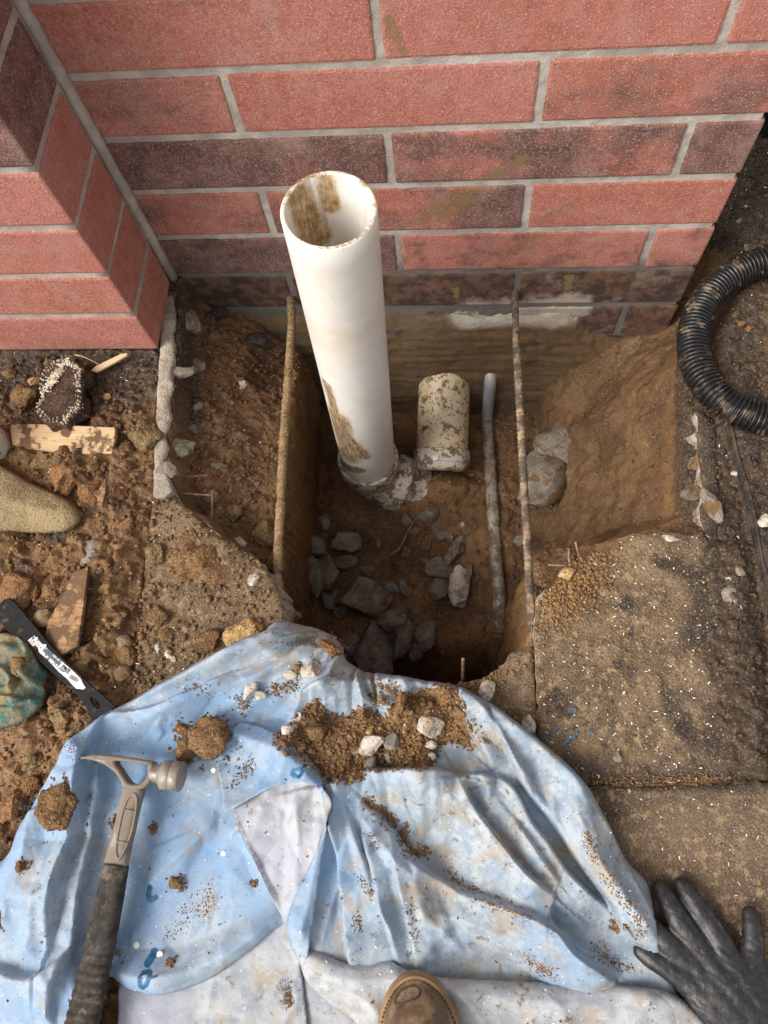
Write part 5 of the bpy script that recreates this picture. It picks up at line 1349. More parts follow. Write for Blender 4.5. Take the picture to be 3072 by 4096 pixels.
def rag_h(x, y):
    e = np.clip(-sdist(x, y, smooth_poly(RAGP, 3, True)) / .02, 0, 1)
    h = .014 + .014 * np.sqrt(e) + .002 * fbm(x * 40, y * 40, 7, 3) + e * FCR(x, y)
    for pts, a, wl_, wr_ in RAGF:
        d, sg, t = seg_dist(x, y, smooth_poly(pts, 4)); w = np.where(sg > 0, wl_, wr_)
        h = h + a * np.clip(1 - d / w, 0, 1) ** 1.2 * np.clip(np.minimum(t, 1 - t) * 5 + .3, 0, 1)
    return h
thing_patch('rag', RAGP, rag_h, MAT['rag'], 'crumpled teal and tan mesh rag lying on soil by the pry bar', 'rag', .0022, .0012)
c = (-0.5193, -0.7104, 0.04)
stone('crumbly clod sitting on the crumpled teal rag', 'clod', (c[0], c[1], .034), (.038, .034, .024), .4, name='mud_clod', cat='clod', clod=True, sink=.15)

SHP = [(-0.6891, -0.3583), (-0.6549, -0.377), (-0.634, -0.388), (-0.6092, -0.4007), (-0.5728, -0.4186), (-0.5338, -0.4343), (-0.5144, -0.443), (-0.4961, -0.4552), (-0.4875, -0.4674), (-0.4871, -0.4779), (-0.4961, -0.4885), (-0.5103, -0.4949), (-0.5547, -0.4979), (-0.6075, -0.4963), (-0.6534, -0.496)]
def shovel_h(x, y):
    d = -sdist(x, y, smooth_poly(SHP, 3, True))
    return .020 + .022 * np.sqrt(np.clip(d / .04, 0, 1)) + .0016 * fbm(x * 40, y * 40, 2, 3) + .0008 * fbm(x * 160, y * 160, 5, 2)
thing_patch('shovel_blade', SHP, shovel_h, MAT['mudcoat'], 'pointed shovel blade coated in dried tan mud entering from the left', 'shovel', .0026, .003)

CB = np.array((-0.6769, -0.3421, 0.0)); CB[2] = .0
can = empty('can', tuple(CB), 'mud-splashed open can with blue lining at the left edge', 'can')
V, F = lathe([(0, .0001), (0, .031), (.002, .034), (.004, .033), (.098, .033), (.100, .0345), (.103, .034)], CB, (.06, .02, 1), 48); adopt(obj('can_wall', new_mesh('can_wall', V, F), MAT['can']), can)
V, F = lathe([(.103, .034), (.104, .0325), (.100, .0315), (.02, .0315), (.02, .0001)], CB, (.06, .02, 1), 48); adopt(obj('lining', new_mesh('lining', V, F), MAT['can_blue']), can)

def plank(name, poly, z, half, mat, label, tilt=None):
    me = plate_mesh(name, poly, [], half, .0008, 1, False)
    co = np.array([v.co for v in me.vertices]); co[:, 2] += z
    if tilt: co[:, 2] += tilt(co[:, 0], co[:, 1])
    cx, cy = co[:, 0].mean(), co[:, 1].mean()
    co[:, 0] -= cx; co[:, 1] -= cy; me.vertices.foreach_set('co', co.astype(np.float32).ravel()); me.update()
    return tag(obj(name, me, mat, None, (cx, cy, 0)), label, 'wood')
pA = [(-0.6382, -0.3105), (-0.546, -0.313), (-0.4561, -0.3163), (-0.4543, -0.3182), (-0.4542, -0.3345), (-0.4573, -0.3582), (-0.5291, -0.3588), (-0.6301, -0.3445)]
plank('plywood_strip', pA, .018, .005, MAT['wood'], 'pale plywood strip half buried in mud below the foam chunk', lambda x, y: (y + .325) * .28)
pB = [(-0.4518, -0.5549), (-0.4496, -0.5586), (-0.4441, -0.6273), (-0.4424, -0.6756), (-0.4787, -0.6939), (-0.503, -0.688), (-0.5021, -0.6361), (-0.4848, -0.5965), (-0.4768, -0.5637)]
plank('plywood_sheet', pB, .016, .004, MAT['wood_dark'], 'reddish damp plywood scrap under the mud near the pry bar', lambda x, y: (x + .505) * .22)
pC = [(-0.4634, -0.4315), (-0.4577, -0.4292), (-0.451, -0.4097), (-0.448, -0.4087), (-0.4457, -0.433), (-0.4465, -0.4561), (-0.4519, -0.4553), (-0.4579, -0.4421), (-0.465, -0.4369)]
plank('wood_chip', pC, .030, .0025, MAT['wood_dark'], 'small orange wood sliver sticking out of the mud mound')
pD = [(-0.5249, -0.2013), (-0.5192, -0.1936), (-0.5005, -0.1822), (-0.4765, -0.168), (-0.4652, -0.1677), (-0.4671, -0.1729), (-0.4864, -0.1864), (-0.5024, -0.1968), (-0.5143, -0.2042)]
plank('wood_splinter', pD, .010, .0022, MAT['wood_edge'], 'pale wood splinter on black soil below the pilaster')
pth = [(-0.5648, -0.1659, 0.006), (-0.5471, -0.1722, 0.01), (-0.528, -0.1803, 0.008), (-0.5141, -0.1874, 0.006)]
wire(pth, .0007, 'thin dry stalk beside the pale wood splinter', 'wood_edge', 'stalk', 'stalk')

# foam chunk with exposed beads
FP = smooth_poly([(-0.5723, -0.1961), (-0.5563, -0.1962), (-0.54, -0.2024), (-0.5276, -0.2086), (-0.523, -0.2269), (-0.5195, -0.247), (-0.5126, -0.2787), (-0.514, -0.2943), (-0.5247, -0.304), (-0.5306, -0.3195), (-0.553, -0.3167), (-0.5718, -0.3139), (-0.588, -0.2906), (-0.5831, -0.2709), (-0.5927, -0.253), (-0.5915, -0.2247), (-0.5842, -0.2064)], 3, True)
fo = slab('foam_chunk', FP, .040, .036, .0035, MAT['foam_top'], 'charred white-edged foam chunk standing on black soil above the plywood strip', .002, 21, .002)
del fo['kind']; fo['category'] = 'foam'
parts = []; IV, IF = ICO[1]
rf = np.random.default_rng(12)
for k in range(1500):
    p = FP[rf.integers(len(FP))] * 1.0; cen = FP.mean(0)
    if k % 4 == 0:
        t = rf.uniform(0, 1); a = np.array((-0.5531, -0.1993)); b = np.array((-0.5768, -0.2538)); q = a + (b - a) * t + rf.normal(0, .004, 2); z = .043
    else:
        low = p[1] < cen[1]
        if not low and p[0] < cen[0] and rf.random() < .35: continue
        z = .041 + rf.uniform(-.012, .003); q = p + (cen - p) * (.04 + abs(rf.normal(0, .09)))
    r = rf.uniform(.0009, .0021)
    parts.append((IV * r * rf.uniform(.8, 1.2, 3) + np.array([q[0], q[1], z]), IF))
V = np.vstack([p[0] for p in parts]); F = np.vstack([p[1] + i * len(IV) for i, p in enumerate(parts)])
bd = obj('foam_beads', new_mesh('foam_beads', V, F), MAT['foam']); bd.parent = fo; bd['kind'] = 'stuff'

# named clods and stones on the left
for px, s, mt, kind, lab in [
 ((-0.5636, -0.5903, 0.015), (.082, .068, .05), 'clod_red', 'c', 'broad smooth mud dome at the left edge above the pry bar'),
 ((-0.5131, -0.6319, 0.015), (.036, .031, .026), 'pebble', 's', 'smooth brown pebble touching the upper side of the pry bar'),
 ((-0.3818, -0.7072, 0.012), (.030, .026, .022), 'pebble', 's', 'rounded tan pebble below the mud clods near the tarp edge'),
 ((-0.3871, -0.6627, 0.012), (.026, .024, .018), 'pebble', 's', 'grey-brown pebble above the rounded tan pebble'),
 ((-0.1985, -0.5619, 0.006), (.024, .022, .014), 'concrete_pale', 's', 'round whitish pebble lying on the left slab near the rebar end'),
 ((-0.2025, -0.6131, 0.006), (.020, .011, .010), 'concrete', 's', 'small oval grey pebble above the big tan clod'),
 ((-0.3173, -0.678, 0.004), (.016, .010, .008), 'concrete_pale', 's', 'larger white bone-shaped chip on the left slab'),
 ((-0.3349, -0.6697, 0.004), (.009, .016, .007), 'concrete_pale', 's', 'upright white chip left of the bone-shaped chip'),
 ((-0.3072, -0.6837, 0.004), (.013, .009, .007), 'concrete_pale', 's', 'white chip right below the bone-shaped chip'),
 ((-0.3057, -0.6978, 0.004), (.008, .007, .006), 'concrete_pale', 's', 'tiny lowest white chip on the left slab'),
 ((-0.2029, -0.6487, 0.015), (.064, .056, .03), 'clod_tan', 'c', 'bright tan sandy clod against the blue tarp rim'),
 ((-0.2556, -0.6564, 0.01), (.040, .036, .024), 'clod', 'c', 'brown clod left of the bright tan clod'),
 ((-0.3393, -0.6197, 0.01), (.036, .040, .024), 'clod', 'c', 'oval clod on the left slab beside its straight edge'),
 ((-0.3228, -0.6463, 0.01), (.024, .028, .016), 'clod', 'c', 'small clod below the oval clod on the left slab'),
 ((-0.3605, -0.5253, 0.01), (.030, .036, .022), 'clod_olive', 'c', 'clod at the left end of the flat wet mud patch'),
 ((-0.4093, -0.3192, 0.02), (.054, .066, .034), 'clod_olive', 'c', 'large olive clod leaning on the thin concrete sliver'),
 ((-0.6378, -0.2471, 0.02), (.052, .062, .036), 'clod', 'c', 'large brown clod left of the foam chunk'),
 ((-0.6386, -0.2127, 0.012), (.026, .017, .014), 'clod_tan', 's', 'ochre stone above the large brown clod'),
 ((-0.681, -0.1988, 0.012), (.024, .03, .02), 'clod', 'c', 'small clod at the left edge under the pilaster'),
 ((-0.6217, -0.1749, 0.012), (.022, .018, .012), 'clod_olive', 'c', 'little clod directly under the pilaster foot'),
 ((-0.6327, -0.1869, 0.012), (.018, .018, .012), 'clod', 'c', 'crumb clod beside the ochre stone'),
 ((-0.4588, -0.5237, 0.012), (.045, .045, .02), 'concrete_dark', 's', 'flat grey stone half sunk in mud right of the shovel tip'),
 ((-0.3835, -0.6824, 0.012), (.048, .040, .026), 'clod', 'c', 'knobbly clod above the rounded tan pebble'),
 ((-0.4021, -0.6277, 0.012), (.042, .038, .026), 'clod', 'c', 'porous clod midway down the left soil strip'),
 ((-0.442, -0.6974, 0.012), (.052, .034, .022), 'clod_olive', 'c', 'ridged pressed clod right of the printed sticker'),
 ((-0.4537, -0.7712, 0.012), (.042, .036, .024), 'clod_olive', 'c', 'rounded olive clod below the pry bar tip'),
 ((-0.4304, -0.7925, 0.012), (.042, .028, .022), 'clod_olive', 'c', 'low clod between pry bar tip and tarp'),
 ((-0.4641, -0.2681, 0.012), (.014, .014, .012), 'clod', 'c', 'small round clod on black soil right of the foam chunk'),
 ((-0.4954, -0.2444, 0.012), (.018, .015, .012), 'clod_tan', 'c', 'tan crumb right of the foam chunk'),
 ((-0.4626, -0.307, 0.012), (.020, .024, .016), 'clod', 'c', 'clod at the right end of the plywood strip'),
 ((-0.4861, -0.8697, 0.012), (.030, .030, .02), 'clod_red', 'c', 'clod at the outer left edge of the tarp'),
 ((-0.5034, -0.8977, 0.012), (.055, .040, .028), 'clod_red', 'c', 'large crumbly clod left of the tarp above its corner'),
 ((-0.4656, -0.8068, 0.012), (.030, .026, .02), 'clod', 'c', 'clod left of the hammer claw beside the tarp edge'),
 ((-0.4945, -0.8333, 0.012), (.040, .034, .02), 'clod_olive', 'c', 'wide clod halfway between rag and tarp corner'),
 ((-0.4587, -0.4933, 0.012), (.026, .024, .018), 'clod', 'c', 'clod just above the flat grey stone'),
 ((-0.4146, -0.477, 0.012), (.030, .028, .02), 'clod', 'c', 'clod by the slab edge right of the wood sliver'),
 ((-0.4359, -0.4224, 0.012), (.034, .032, .022), 'clod_red', 'c', 'reddish clod above the wood sliver'),
 ((-0.4825, -0.3826, 0.012), (.030, .026, .02), 'clod', 'c', 'clod under the middle of the plywood strip'),
 ((-0.5863, -0.363, 0.012), (.050, .040, .024), 'clod_olive', 'c', 'greyish clod under the left end of the plywood strip'),
 ((-0.5304, -0.3995, 0.012), (.070, .060, .03), 'clod_red', 'c', 'broad reddish mud mound below the plywood strip'),
 ((-0.4824, -0.4231, 0.012), (.055, .050, .028), 'clod_red', 'c', 'rounded mud mound right of the broad mound'),
]:
    z = max(gh(px[0], px[1]), 0.0 if inside(np.array([px[0]]), np.array([px[1]]), SLAB_L)[0] else -1)
    if kind == 'c': stone(lab, mt, (px[0], px[1], z), s, random.uniform(0, 3), name='mud_clod', cat='clod', clod=True, sink=.30)
    else: stone(lab, mt, (px[0], px[1], z), s, random.uniform(-.4, .4), 5 if mt != 'pebble' else 0, .10, 'stone', 'stone', sink=.2)
# flat wet mud patch on the left slab
MP = [(-0.3533, -0.4967), (-0.3263, -0.477), (-0.2959, -0.4803), (-0.2637, -0.4986), (-0.2343, -0.5278), (-0.2204, -0.5531), (-0.2316, -0.5786), (-0.2588, -0.5901), (-0.2865, -0.5981), (-0.3143, -0.581), (-0.342, -0.5672), (-0.3584, -0.5345)]
def mudp(x, y):
    e = np.clip((-sdist(x, y, smooth_poly(MP, 3, True)) - .012 + .014 * fbm(x * 30, y * 30, 8, 3)) / .03, 0, 1)
    w, r = worley(x * 40, y * 40, 4)
    return -.003 + .013 * e ** .6 + e * (.009 * fbm(x * 22, y * 22, 3, 4) + .006 * np.maximum(0, .6 - w) * r + .002 * fbm(x * 120, y * 120, 3, 2))
thing_patch('mud_patch', MP, mudp, MAT['clod'], 'flat wet mud patch spread on the left slab', 'mud', .0026)

# ------------------------------------------------------------------ corrugated hose
hp = smooth_poly([(0.8602, -0.03, 0.05), (0.7268, -0.0137, 0.05), (0.6528, -0.0105, 0.045), (0.5965, -0.0179, 0.04), (0.5466, -0.0382, 0.035), (0.5039, -0.0763, 0.033), (0.4751, -0.1329, 0.033), (0.4676, -0.1934, 0.035), (0.4813, -0.2495, 0.04), (0.5136, -0.2876, 0.042), (0.5607, -0.3075, 0.042), (0.6234, -0.3141, 0.045), (0.7091, -0.3199, 0.05), (0.8304, -0.3339, 0.05)], 60)
Ls = np.concatenate([[0], np.cumsum(np.linalg.norm(np.diff(hp, axis=0), axis=1))]); sN = np.arange(0, Ls[-1], .0010)
hp = np.stack([np.interp(sN, Ls, hp[:, i]) for i in range(3)], 1)
rad = .0212 + .0034 * np.clip(np.cos(sN / .0068 * 2 * np.pi) * 1.6, -1, 1)
V, F = tube(hp, rad, 40)
tag(obj('corrugated_hose', new_mesh('corrugated_hose', V, F), MAT['hose']), 'black corrugated drain hose curving over the soil at the right edge', 'hose')
# black box added to fill the dark void behind the wall end
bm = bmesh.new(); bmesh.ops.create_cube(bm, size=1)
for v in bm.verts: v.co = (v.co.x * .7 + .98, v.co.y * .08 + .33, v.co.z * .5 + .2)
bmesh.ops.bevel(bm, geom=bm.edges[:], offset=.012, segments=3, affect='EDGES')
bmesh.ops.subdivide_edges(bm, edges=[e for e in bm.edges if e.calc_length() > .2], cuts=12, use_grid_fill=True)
tag(obj('void_filler', bm_mesh('void_filler', bm), MAT['black_void']), 'black box added to fill the dark void behind the wall end', 'box')
# thin edging strip between the dark strip and the raised clay bed
ep = smooth_poly(EDGE_R[1:], 8)
V, F = loft([(p[0], p[1], .004 + .004 * math.sin(p[1] * 40)) for p in ep], .0016, .020, 10, 4)
tag(obj('edging_strip', new_mesh('edging_strip', V, F), MAT['tar']), 'thin weathered edging strip along the raised clay bed', 'edging')

# ------------------------------------------------------------------ stones on the right
for px, s, mt, lab in [
 ((0.1498, -0.715, 0.01), (.022, .036, .022), 'concrete_pale', 'whitish pointed stone on the small slab corner'),
 ((0.2067, -0.7521, 0.01), (.020, .030, .018), 'concrete_pale', 'whitish stone beside the slab joint above the tarp'),
 ((0.3238, -0.7883, 0.006), (.016, .018, .010), 'concrete', 'grey pebble on the right slab near its front edge'),
 ((0.4159, -0.4825, 0.006), (.028, .010, .006), 'concrete_pale', 'pale flake on the upper edge of the right slab'),
 ((0.2665, -0.5403, 0.006), (.030, .020, .016), 'clod_tan', 'ochre lump at the broken corner of the right slab'),
 ((0.4587, -0.4003, -0.01), (.036, .026, .03), 'concrete', 'crumbling concrete lump on the right rim of the hole'),
 ((0.4781, -0.4299, -0.01), (.024, .060, .03), 'concrete', 'upright concrete sliver on the right rim near the slab'),
 ((0.4697, -0.3541, -0.01), (.024, .030, .03), 'concrete', 'small concrete piece above the crumbling lump'),
 ((0.5047, -0.5324, 0.0), (.018, .018, .012), 'concrete', 'grey pebble in the dark strip beside the right slab'),
 ((0.4896, -0.5669, 0.0), (.024, .030, .012), 'concrete_dark', 'dark flat stone in the strip beside the right slab'),
 ((0.4907, -0.5438, 0.0), (.011, .010, .008), 'concrete_pale', 'tiny pale pebble between the two strip stones'),
 ((0.5436, -0.4578, 0.03), (.024, .022, .016), 'concrete_pale', 'cream stone on the clay bed at the right edge'),
 ((0.5626, -0.1317, 0.03), (.016, .014, .012), 'clod_red', 'brown pebble inside the hose curve'),
 ((0.5508, -0.1247, 0.03), (.013, .012, .010), 'clod', 'darker pebble left of the brown pebble in the hose curve'),
 ((0.5219, -0.3751, 0.03), (.014, .010, .008), 'concrete_pale', 'pale chip on the edging below the hose'),
 ((0.5915, 0.055, 0.0), (.016, .014, .010), 'concrete', 'angular grey pebble above the hose on black soil'),
 ((0.5819, 0.1044, 0.0), (.012, .010, .010), 'concrete_pale', 'pale chip by the wall end above the hose'),
 ((0.5944, 0.1341, 0.0), (.012, .008, .008), 'concrete_pale', 'whitish chip close to the brick wall end'),
]:
    z = max(gh(px[0], px[1]), .003 if 'slab' in lab and 'strip' not in lab else -.2)
    stone(lab, mt, (px[0], px[1], z), s, random.uniform(-.4, .4), 8, .12, 'stone', 'stone', sink=.2)

# blue paint marks on the right slab
def mark(name, pts, w, mat, parent, zf, label=None):
    P = smooth_poly(pts, 5); n = len(P); T = np.gradient(P, axis=0); T /= np.linalg.norm(T, axis=1)[:, None]; N = np.stack([-T[:, 1], T[:, 0]], 1)
    ww = w * (.75 + .5 * np.abs(fbm(np.arange(n) * .7, n, 1, 2))) * np.clip(np.minimum(np.arange(n), np.arange(n)[::-1]) / 1.5 + .35, 0, 1)
    k = 5; V = []
    for i in range(n):
        for j in range(k):
            q = P[i] + N[i] * ww[i] * (j / (k - 1) * 2 - 1); V.append((q[0], q[1]))
    V = np.array(V); z = zf(V[:, 0], V[:, 1]); V = np.column_stack([V, z])
    F = np.array([(i * k + j, i * k + j + 1, (i + 1) * k + j + 1, (i + 1) * k + j) for i in range(n - 1) for j in range(k - 1)])
    o = obj(name, new_mesh(name, V, F), mat)
    adopt(o, parent) if parent.parent is None else None
    if label: o['label'] = label
    return o
sz = lambda x, y: np.full(np.shape(x), .0095)
for pts, w in (([(0.2238, -0.7735), (0.2363, -0.764), (0.2477, -0.7544)], .0016), ([(0.2493, -0.7807), (0.2619, -0.7706), (0.2732, -0.7617)], .0022), ([(0.2843, -0.7612), (0.2909, -0.7621)], .0020), ([(0.2901, -0.7537), (0.2918, -0.7572)], .0016), ([(0.2633, -0.7318), (0.2706, -0.7351)], .0042)):
    mark('paint_mark', pts, w, MAT['blue_paint'], slab_r, sz)
# teal ink on the tarp
tz = lambda x, y: main_h(x, y) + .0012
for pts, w in (([(-0.2856, -0.9799), (-0.2895, -0.9872), (-0.2892, -0.9964), (-0.2851, -0.9983), (-0.2771, -0.9935)], .0038), ([(-0.27, -1.0521), (-0.2719, -1.0625), (-0.2755, -1.0704)], .006), ([(-0.278, -1.0772), (-0.2687, -1.0745), (-0.2646, -1.0773), (-0.2678, -1.0876), (-0.2755, -1.0922), (-0.278, -1.0772)], .0030), ([(-0.2641, -1.0803), (-0.2539, -1.0765)], .0016),
               ([(-0.1058, -0.8308), (-0.0965, -0.8274), (-0.0917, -0.8319), (-0.0951, -0.8368), (-0.104, -0.836), (-0.1058, -0.8308)], .0025), ([(-0.091, -0.8247), (-0.0864, -0.8198)], .0020)):
    mark('ink_mark', pts, w, MAT['teal_ink'], tarp, (lambda x, y: fold_h(x, y) + .0022) if pts[0][0] > -.2 and pts[0][1] > -.86 else tz)

# ------------------------------------------------------------------ work glove
def blob_mesh(name, chains, voxel, smooth, zscale=1.0, z0=0.0):
    bm = bmesh.new()
    for ch in chains:
        P = np.array([c[:3] for c in ch]); R = np.array([c[3] for c in ch])
        L = np.concatenate([[0], np.cumsum(np.linalg.norm(np.diff(P, axis=0), axis=1))]); n = max(2, int(L[-1] / .0035))
        for t in np.linspace(0, L[-1], n):
            p = [np.interp(t, L, P[:, i]) for i in range(3)]; r = np.interp(t, L, R)
            bmesh.ops.create_icosphere(bm, subdivisions=2, radius=r, matrix=Matrix.Translation(p))
    me = bpy.data.meshes.new(name); bm.to_mesh(me); bm.free()
    t = bpy.data.objects.new('tmp', me); COL.objects.link(t)
    m1 = t.modifiers.new('r', 'REMESH'); m1.mode = 'VOXEL'; m1.voxel_size = voxel
    m2 = t.modifiers.new('s', 'SMOOTH'); m2.iterations = smooth; m2.factor = .5
    dg = bpy.context.evaluated_depsgraph_get(); out = bpy.data.meshes.new_from_object(t.evaluated_get(dg))
    bpy.data.objects.remove(t); out.name = name
    co = np.array([v.co for v in out.vertices]); co[:, 2] = z0 + (co[:, 2] - z0) * zscale
    out.vertices.foreach_set('co', co.astype(np.float32).ravel()); out.polygons.foreach_set('use_smooth', np.ones(len(out.polygons), bool)); out.update()
    return out
def fin(pts, rs, zs): return [(p[0], p[1], z, r) for p, r, z in zip(pts, rs, zs)]
GB = .004
ch = [fin([(0.3366, -1.014), (0.3473, -1.0206), (0.362, -1.0275), (0.3766, -1.0352), (0.393, -1.0446)], (.0092, .0108, .0112, .0125, .016), (.020, .024, .027, .026, .022)),
      fin([(0.3422, -0.9754), (0.3508, -0.9875), (0.3641, -1.0017), (0.3785, -1.0126), (0.3948, -1.0242), (0.4064, -1.0379)], (.0092, .0112, .0122, .0125, .0135, .018), (.018, .024, .030, .028, .024, .022)),
      fin([(0.3649, -0.9452), (0.3719, -0.9587), (0.3815, -0.9764), (0.3942, -0.9947), (0.4059, -1.0098), (0.418, -1.0294)], (.0092, .0116, .0126, .0130, .0140, .019), (.017, .023, .029, .027, .024, .022)),
      fin([(0.3922, -0.9393), (0.3992, -0.9508), (0.4079, -0.9646), (0.4195, -0.981), (0.4288, -0.9974), (0.4341, -1.0186)], (.0090, .0108, .0118, .0122, .0138, .019), (.016, .021, .026, .025, .024, .022)),
      fin([(0.4678, -0.9658), (0.4689, -0.9768), (0.4682, -0.9918), (0.4654, -1.0067), (0.4572, -1.0228), (0.4438, -1.0372)], (.0085, .0105, .0118, .0130, .016, .019), (.020, .022, .023, .022, .020, .020)),
      fin([(0.393, -1.0446), (0.4066, -1.0589), (0.4238, -1.0764), (0.4377, -1.0929), (0.4486, -1.1067)], (.016, .019, .020, .019, .019), (.021, .022, .021, .021, .021)),
      fin([(0.4066, -1.036), (0.4208, -1.0541), (0.4367, -1.0736), (0.4497, -1.0884), (0.4585, -1.1014)], (.018, .021, .021, .020, .019), (.022, .023, .022, .021, .021)),
      fin([(0.4193, -1.0274), (0.4343, -1.0474), (0.4481, -1.0653), (0.4607, -1.0829), (0.4704, -1.0969)], (.019, .022, .021, .020, .019), (.022, .023, .022, .021, .021)),
      fin([(0.4341, -1.0186), (0.4492, -1.0368), (0.4617, -1.0568), (0.473, -1.0756), (0.4804, -1.0906)], (.019, .021, .020, .018, .017), (.022, .022, .021, .021, .021)),
      fin([(0.4648, -1.0116), (0.4658, -1.0309), (0.4709, -1.0496), (0.4792, -1.0677)], (.012, .016, .017, .017), (.021, .021, .021, .021))]
ch = [[(a, b, c, r * 1.16) for a, b, c, r in q] for q in ch]
me = blob_mesh('glove', ch, .0019, 6, .78, .004)
co = np.array([v.co for v in me.vertices])
# creases across the finger joints and slack wrinkles
co[:, 2] += .0005 * fbm(co[:, 0] * 70, co[:, 1] * 70, 3, 3) - .0009 * np.clip(np.abs(fbm(co[:, 0] * 38 + co[:, 1] * 60, co[:, 1] * 30, 8, 2)) * -4 + .6, 0, 1)
me.vertices.foreach_set('co', co.astype(np.float32).ravel()); me.update()
glove = obj('work_glove', me, MAT['glove'])
tag(glove, 'black rubber-coated work glove lying fingers spread at the lower right', 'glove')

# ------------------------------------------------------------------ boot toe at the bottom edge
bz = .036
tip = np.array((0.062, -1.0481, 0.06)); back = np.array((0.0698, -1.0976, 0.06)); bd_ = (back - tip); bd_[2] = 0; bd_ /= np.linalg.norm(bd_); bs = np.array([-bd_[1], bd_[0], 0])
boot = empty('boot', tuple(tip + bd_ * .12), 'scuffed brown leather work boot toe standing on the white tarp band', 'boot')
def half_w(s): return np.where(s < .085, .0500 * np.sqrt(np.clip(1 - (1 - s / .085) ** 2.2, 0, 1)), .0500 - .010 * sstep(.12, .20, s) + .001 * sstep(.2, .26, s)) * np.sqrt(np.clip((.305 - s) / .04, 0, 1))
def up_h(s): return .040 + .012 * sstep(.02, .10, s) + .055 * sstep(.12, .21, s) - .03 * sstep(.03, .0, s)
def b2w(s, t, z): return tip + bd_ * np.asarray(s)[..., None] + bs * np.asarray(t)[..., None] + np.array([0, 0, 1]) * (np.asarray(z)[..., None] - tip[2] + bz)
def ring(scale, inset, z, n=120):
    a = np.linspace(0, np.pi, n // 2 + 1); s = inset + (.305 - 2 * inset) * (1 - np.cos(a)) / 2
    w = half_w(np.clip((s - inset) / (.305 - 2 * inset) * .305, 0, .305)) * scale
    S = np.concatenate([s, s[::-1][1:-1]]); T = np.concatenate([w, -w[::-1][1:-1]])
    return b2w(S, T, np.full(len(S), z))
def stack(rings, cap=True):
    n = len(rings[0]); V = np.vstack(rings); F = [(i * n + k, i * n + (k + 1) % n, (i + 1) * n + (k + 1) % n, (i + 1) * n + k) for i in range(len(rings) - 1) for k in range(n)]
    if cap: F += [tuple(range(n))[::-1], tuple(range((len(rings) - 1) * n, len(rings) * n))]
    return V, F
V, F = stack([ring(1.0, .002, -.004), ring(1.03, 0, .002), ring(1.03, 0, .018), ring(1.02, .001, .0205)]); adopt(obj('sole', new_mesh('sole', V, F), MAT['welt']), boot)
V, F = stack([ring(1.0, .0012, .0205), ring(1.0, .0015, .0245), ring(.985, .003, .0255), ring(.90, .006, .0255)]); wl_o = adopt(obj('welt', new_mesh('welt', V, F), MAT['welt']), boot)
SS = np.linspace(0.0, 1, 70) ** 1.3; TT = np.linspace(-1, 1, 61)
def upper(s, t):
    s = np.asarray(s, float); t = np.asarray(t, float)
    w = half_w(s) * .915; e = np.clip(1 - np.abs(t) ** 2.6, 0, 1) ** .55
    f = np.clip(s / .05, 0, 1)
    return w * t, .0235 + up_h(s) * e * (1 - (1 - f) ** 2.4) ** .6
Sg, Tg = np.meshgrid(.006 + SS * .285, TT, indexing='ij'); w_, z_ = upper(Sg - .005, Tg)
z_ = z_ + .0008 * fbm(Sg * 60, w_ * 60, 3, 3)
Vb = b2w(Sg, w_, z_).reshape(-1, 3); n, k = Sg.shape; idx = np.arange(n * k).reshape(n, k)
F = np.stack([idx[:-1, :-1].ravel(), idx[1:, :-1].ravel(), idx[1:, 1:].ravel(), idx[:-1, 1:].ravel()], 1)
vamp = adopt(obj('upper', new_mesh('upper', Vb, F), MAT['leather']), boot)
V, F = stack([b2w(.24 + .05 * np.cos(np.linspace(0, 2 * np.pi, 40, endpoint=False)), .042 * np.sin(np.linspace(0, 2 * np.pi, 40, endpoint=False)), np.full(40, z)) for z in (.06, .10, .15, .20)], False)
adopt(obj('shaft', new_mesh('shaft', V, F), MAT['leather']), boot)
# stitching along the welt
parts = []
rg = ring(.945, .0055, .0262, 400); rg = rg[(rg - tip) @ bd_ < .14]
for i in range(0, len(rg) - 2, 3):
    if np.linalg.norm(rg[i + 1] - rg[i]) < .01: parts.append(tube([rg[i], rg[i] + (rg[i + 1] - rg[i]) * 1.5], .0007, 6))
V, F = join_vf(parts); adopt(obj('stitching', new_mesh('stitching', V, F), MAT['thread']), boot)
# worn half-moon on the toe cap
dp = np.array([(0.0438, -1.0738), (0.0486, -1.0654), (0.0568, -1.0608), (0.0652, -1.0588), (0.0716, -1.0615), (0.0696, -1.0666), (0.0593, -1.0705), (0.0469, -1.0745)]); dp3 = smooth_poly(dp, 5, True)
def on_upper(P, lift):
    q = np.column_stack([P, np.zeros(len(P))]) - np.array([tip[0], tip[1], 0]); s = q @ bd_; t = q @ bs
    tn = t / (half_w(s - .005) * .915 + 1e-9); _, z = upper(s - .005, tn); return np.column_stack([P, z + bz + lift])
V, F = patch(dp3, .0011, lambda x, y: on_upper(np.column_stack([x, y]), .0010)[:, 2]); w = adopt(obj('scuff', new_mesh('scuff', V, F), MAT['suede']), boot); w['label'] = 'worn half-moon of bare suede on the toe'
loop = on_upper(np.vstack([dp3, dp3[:1]]), .0012); V, F = tube(loop, .0009, 8, False); adopt(obj('scuff_rim', new_mesh('scuff_rim', V, F), MAT['thread']), boot)

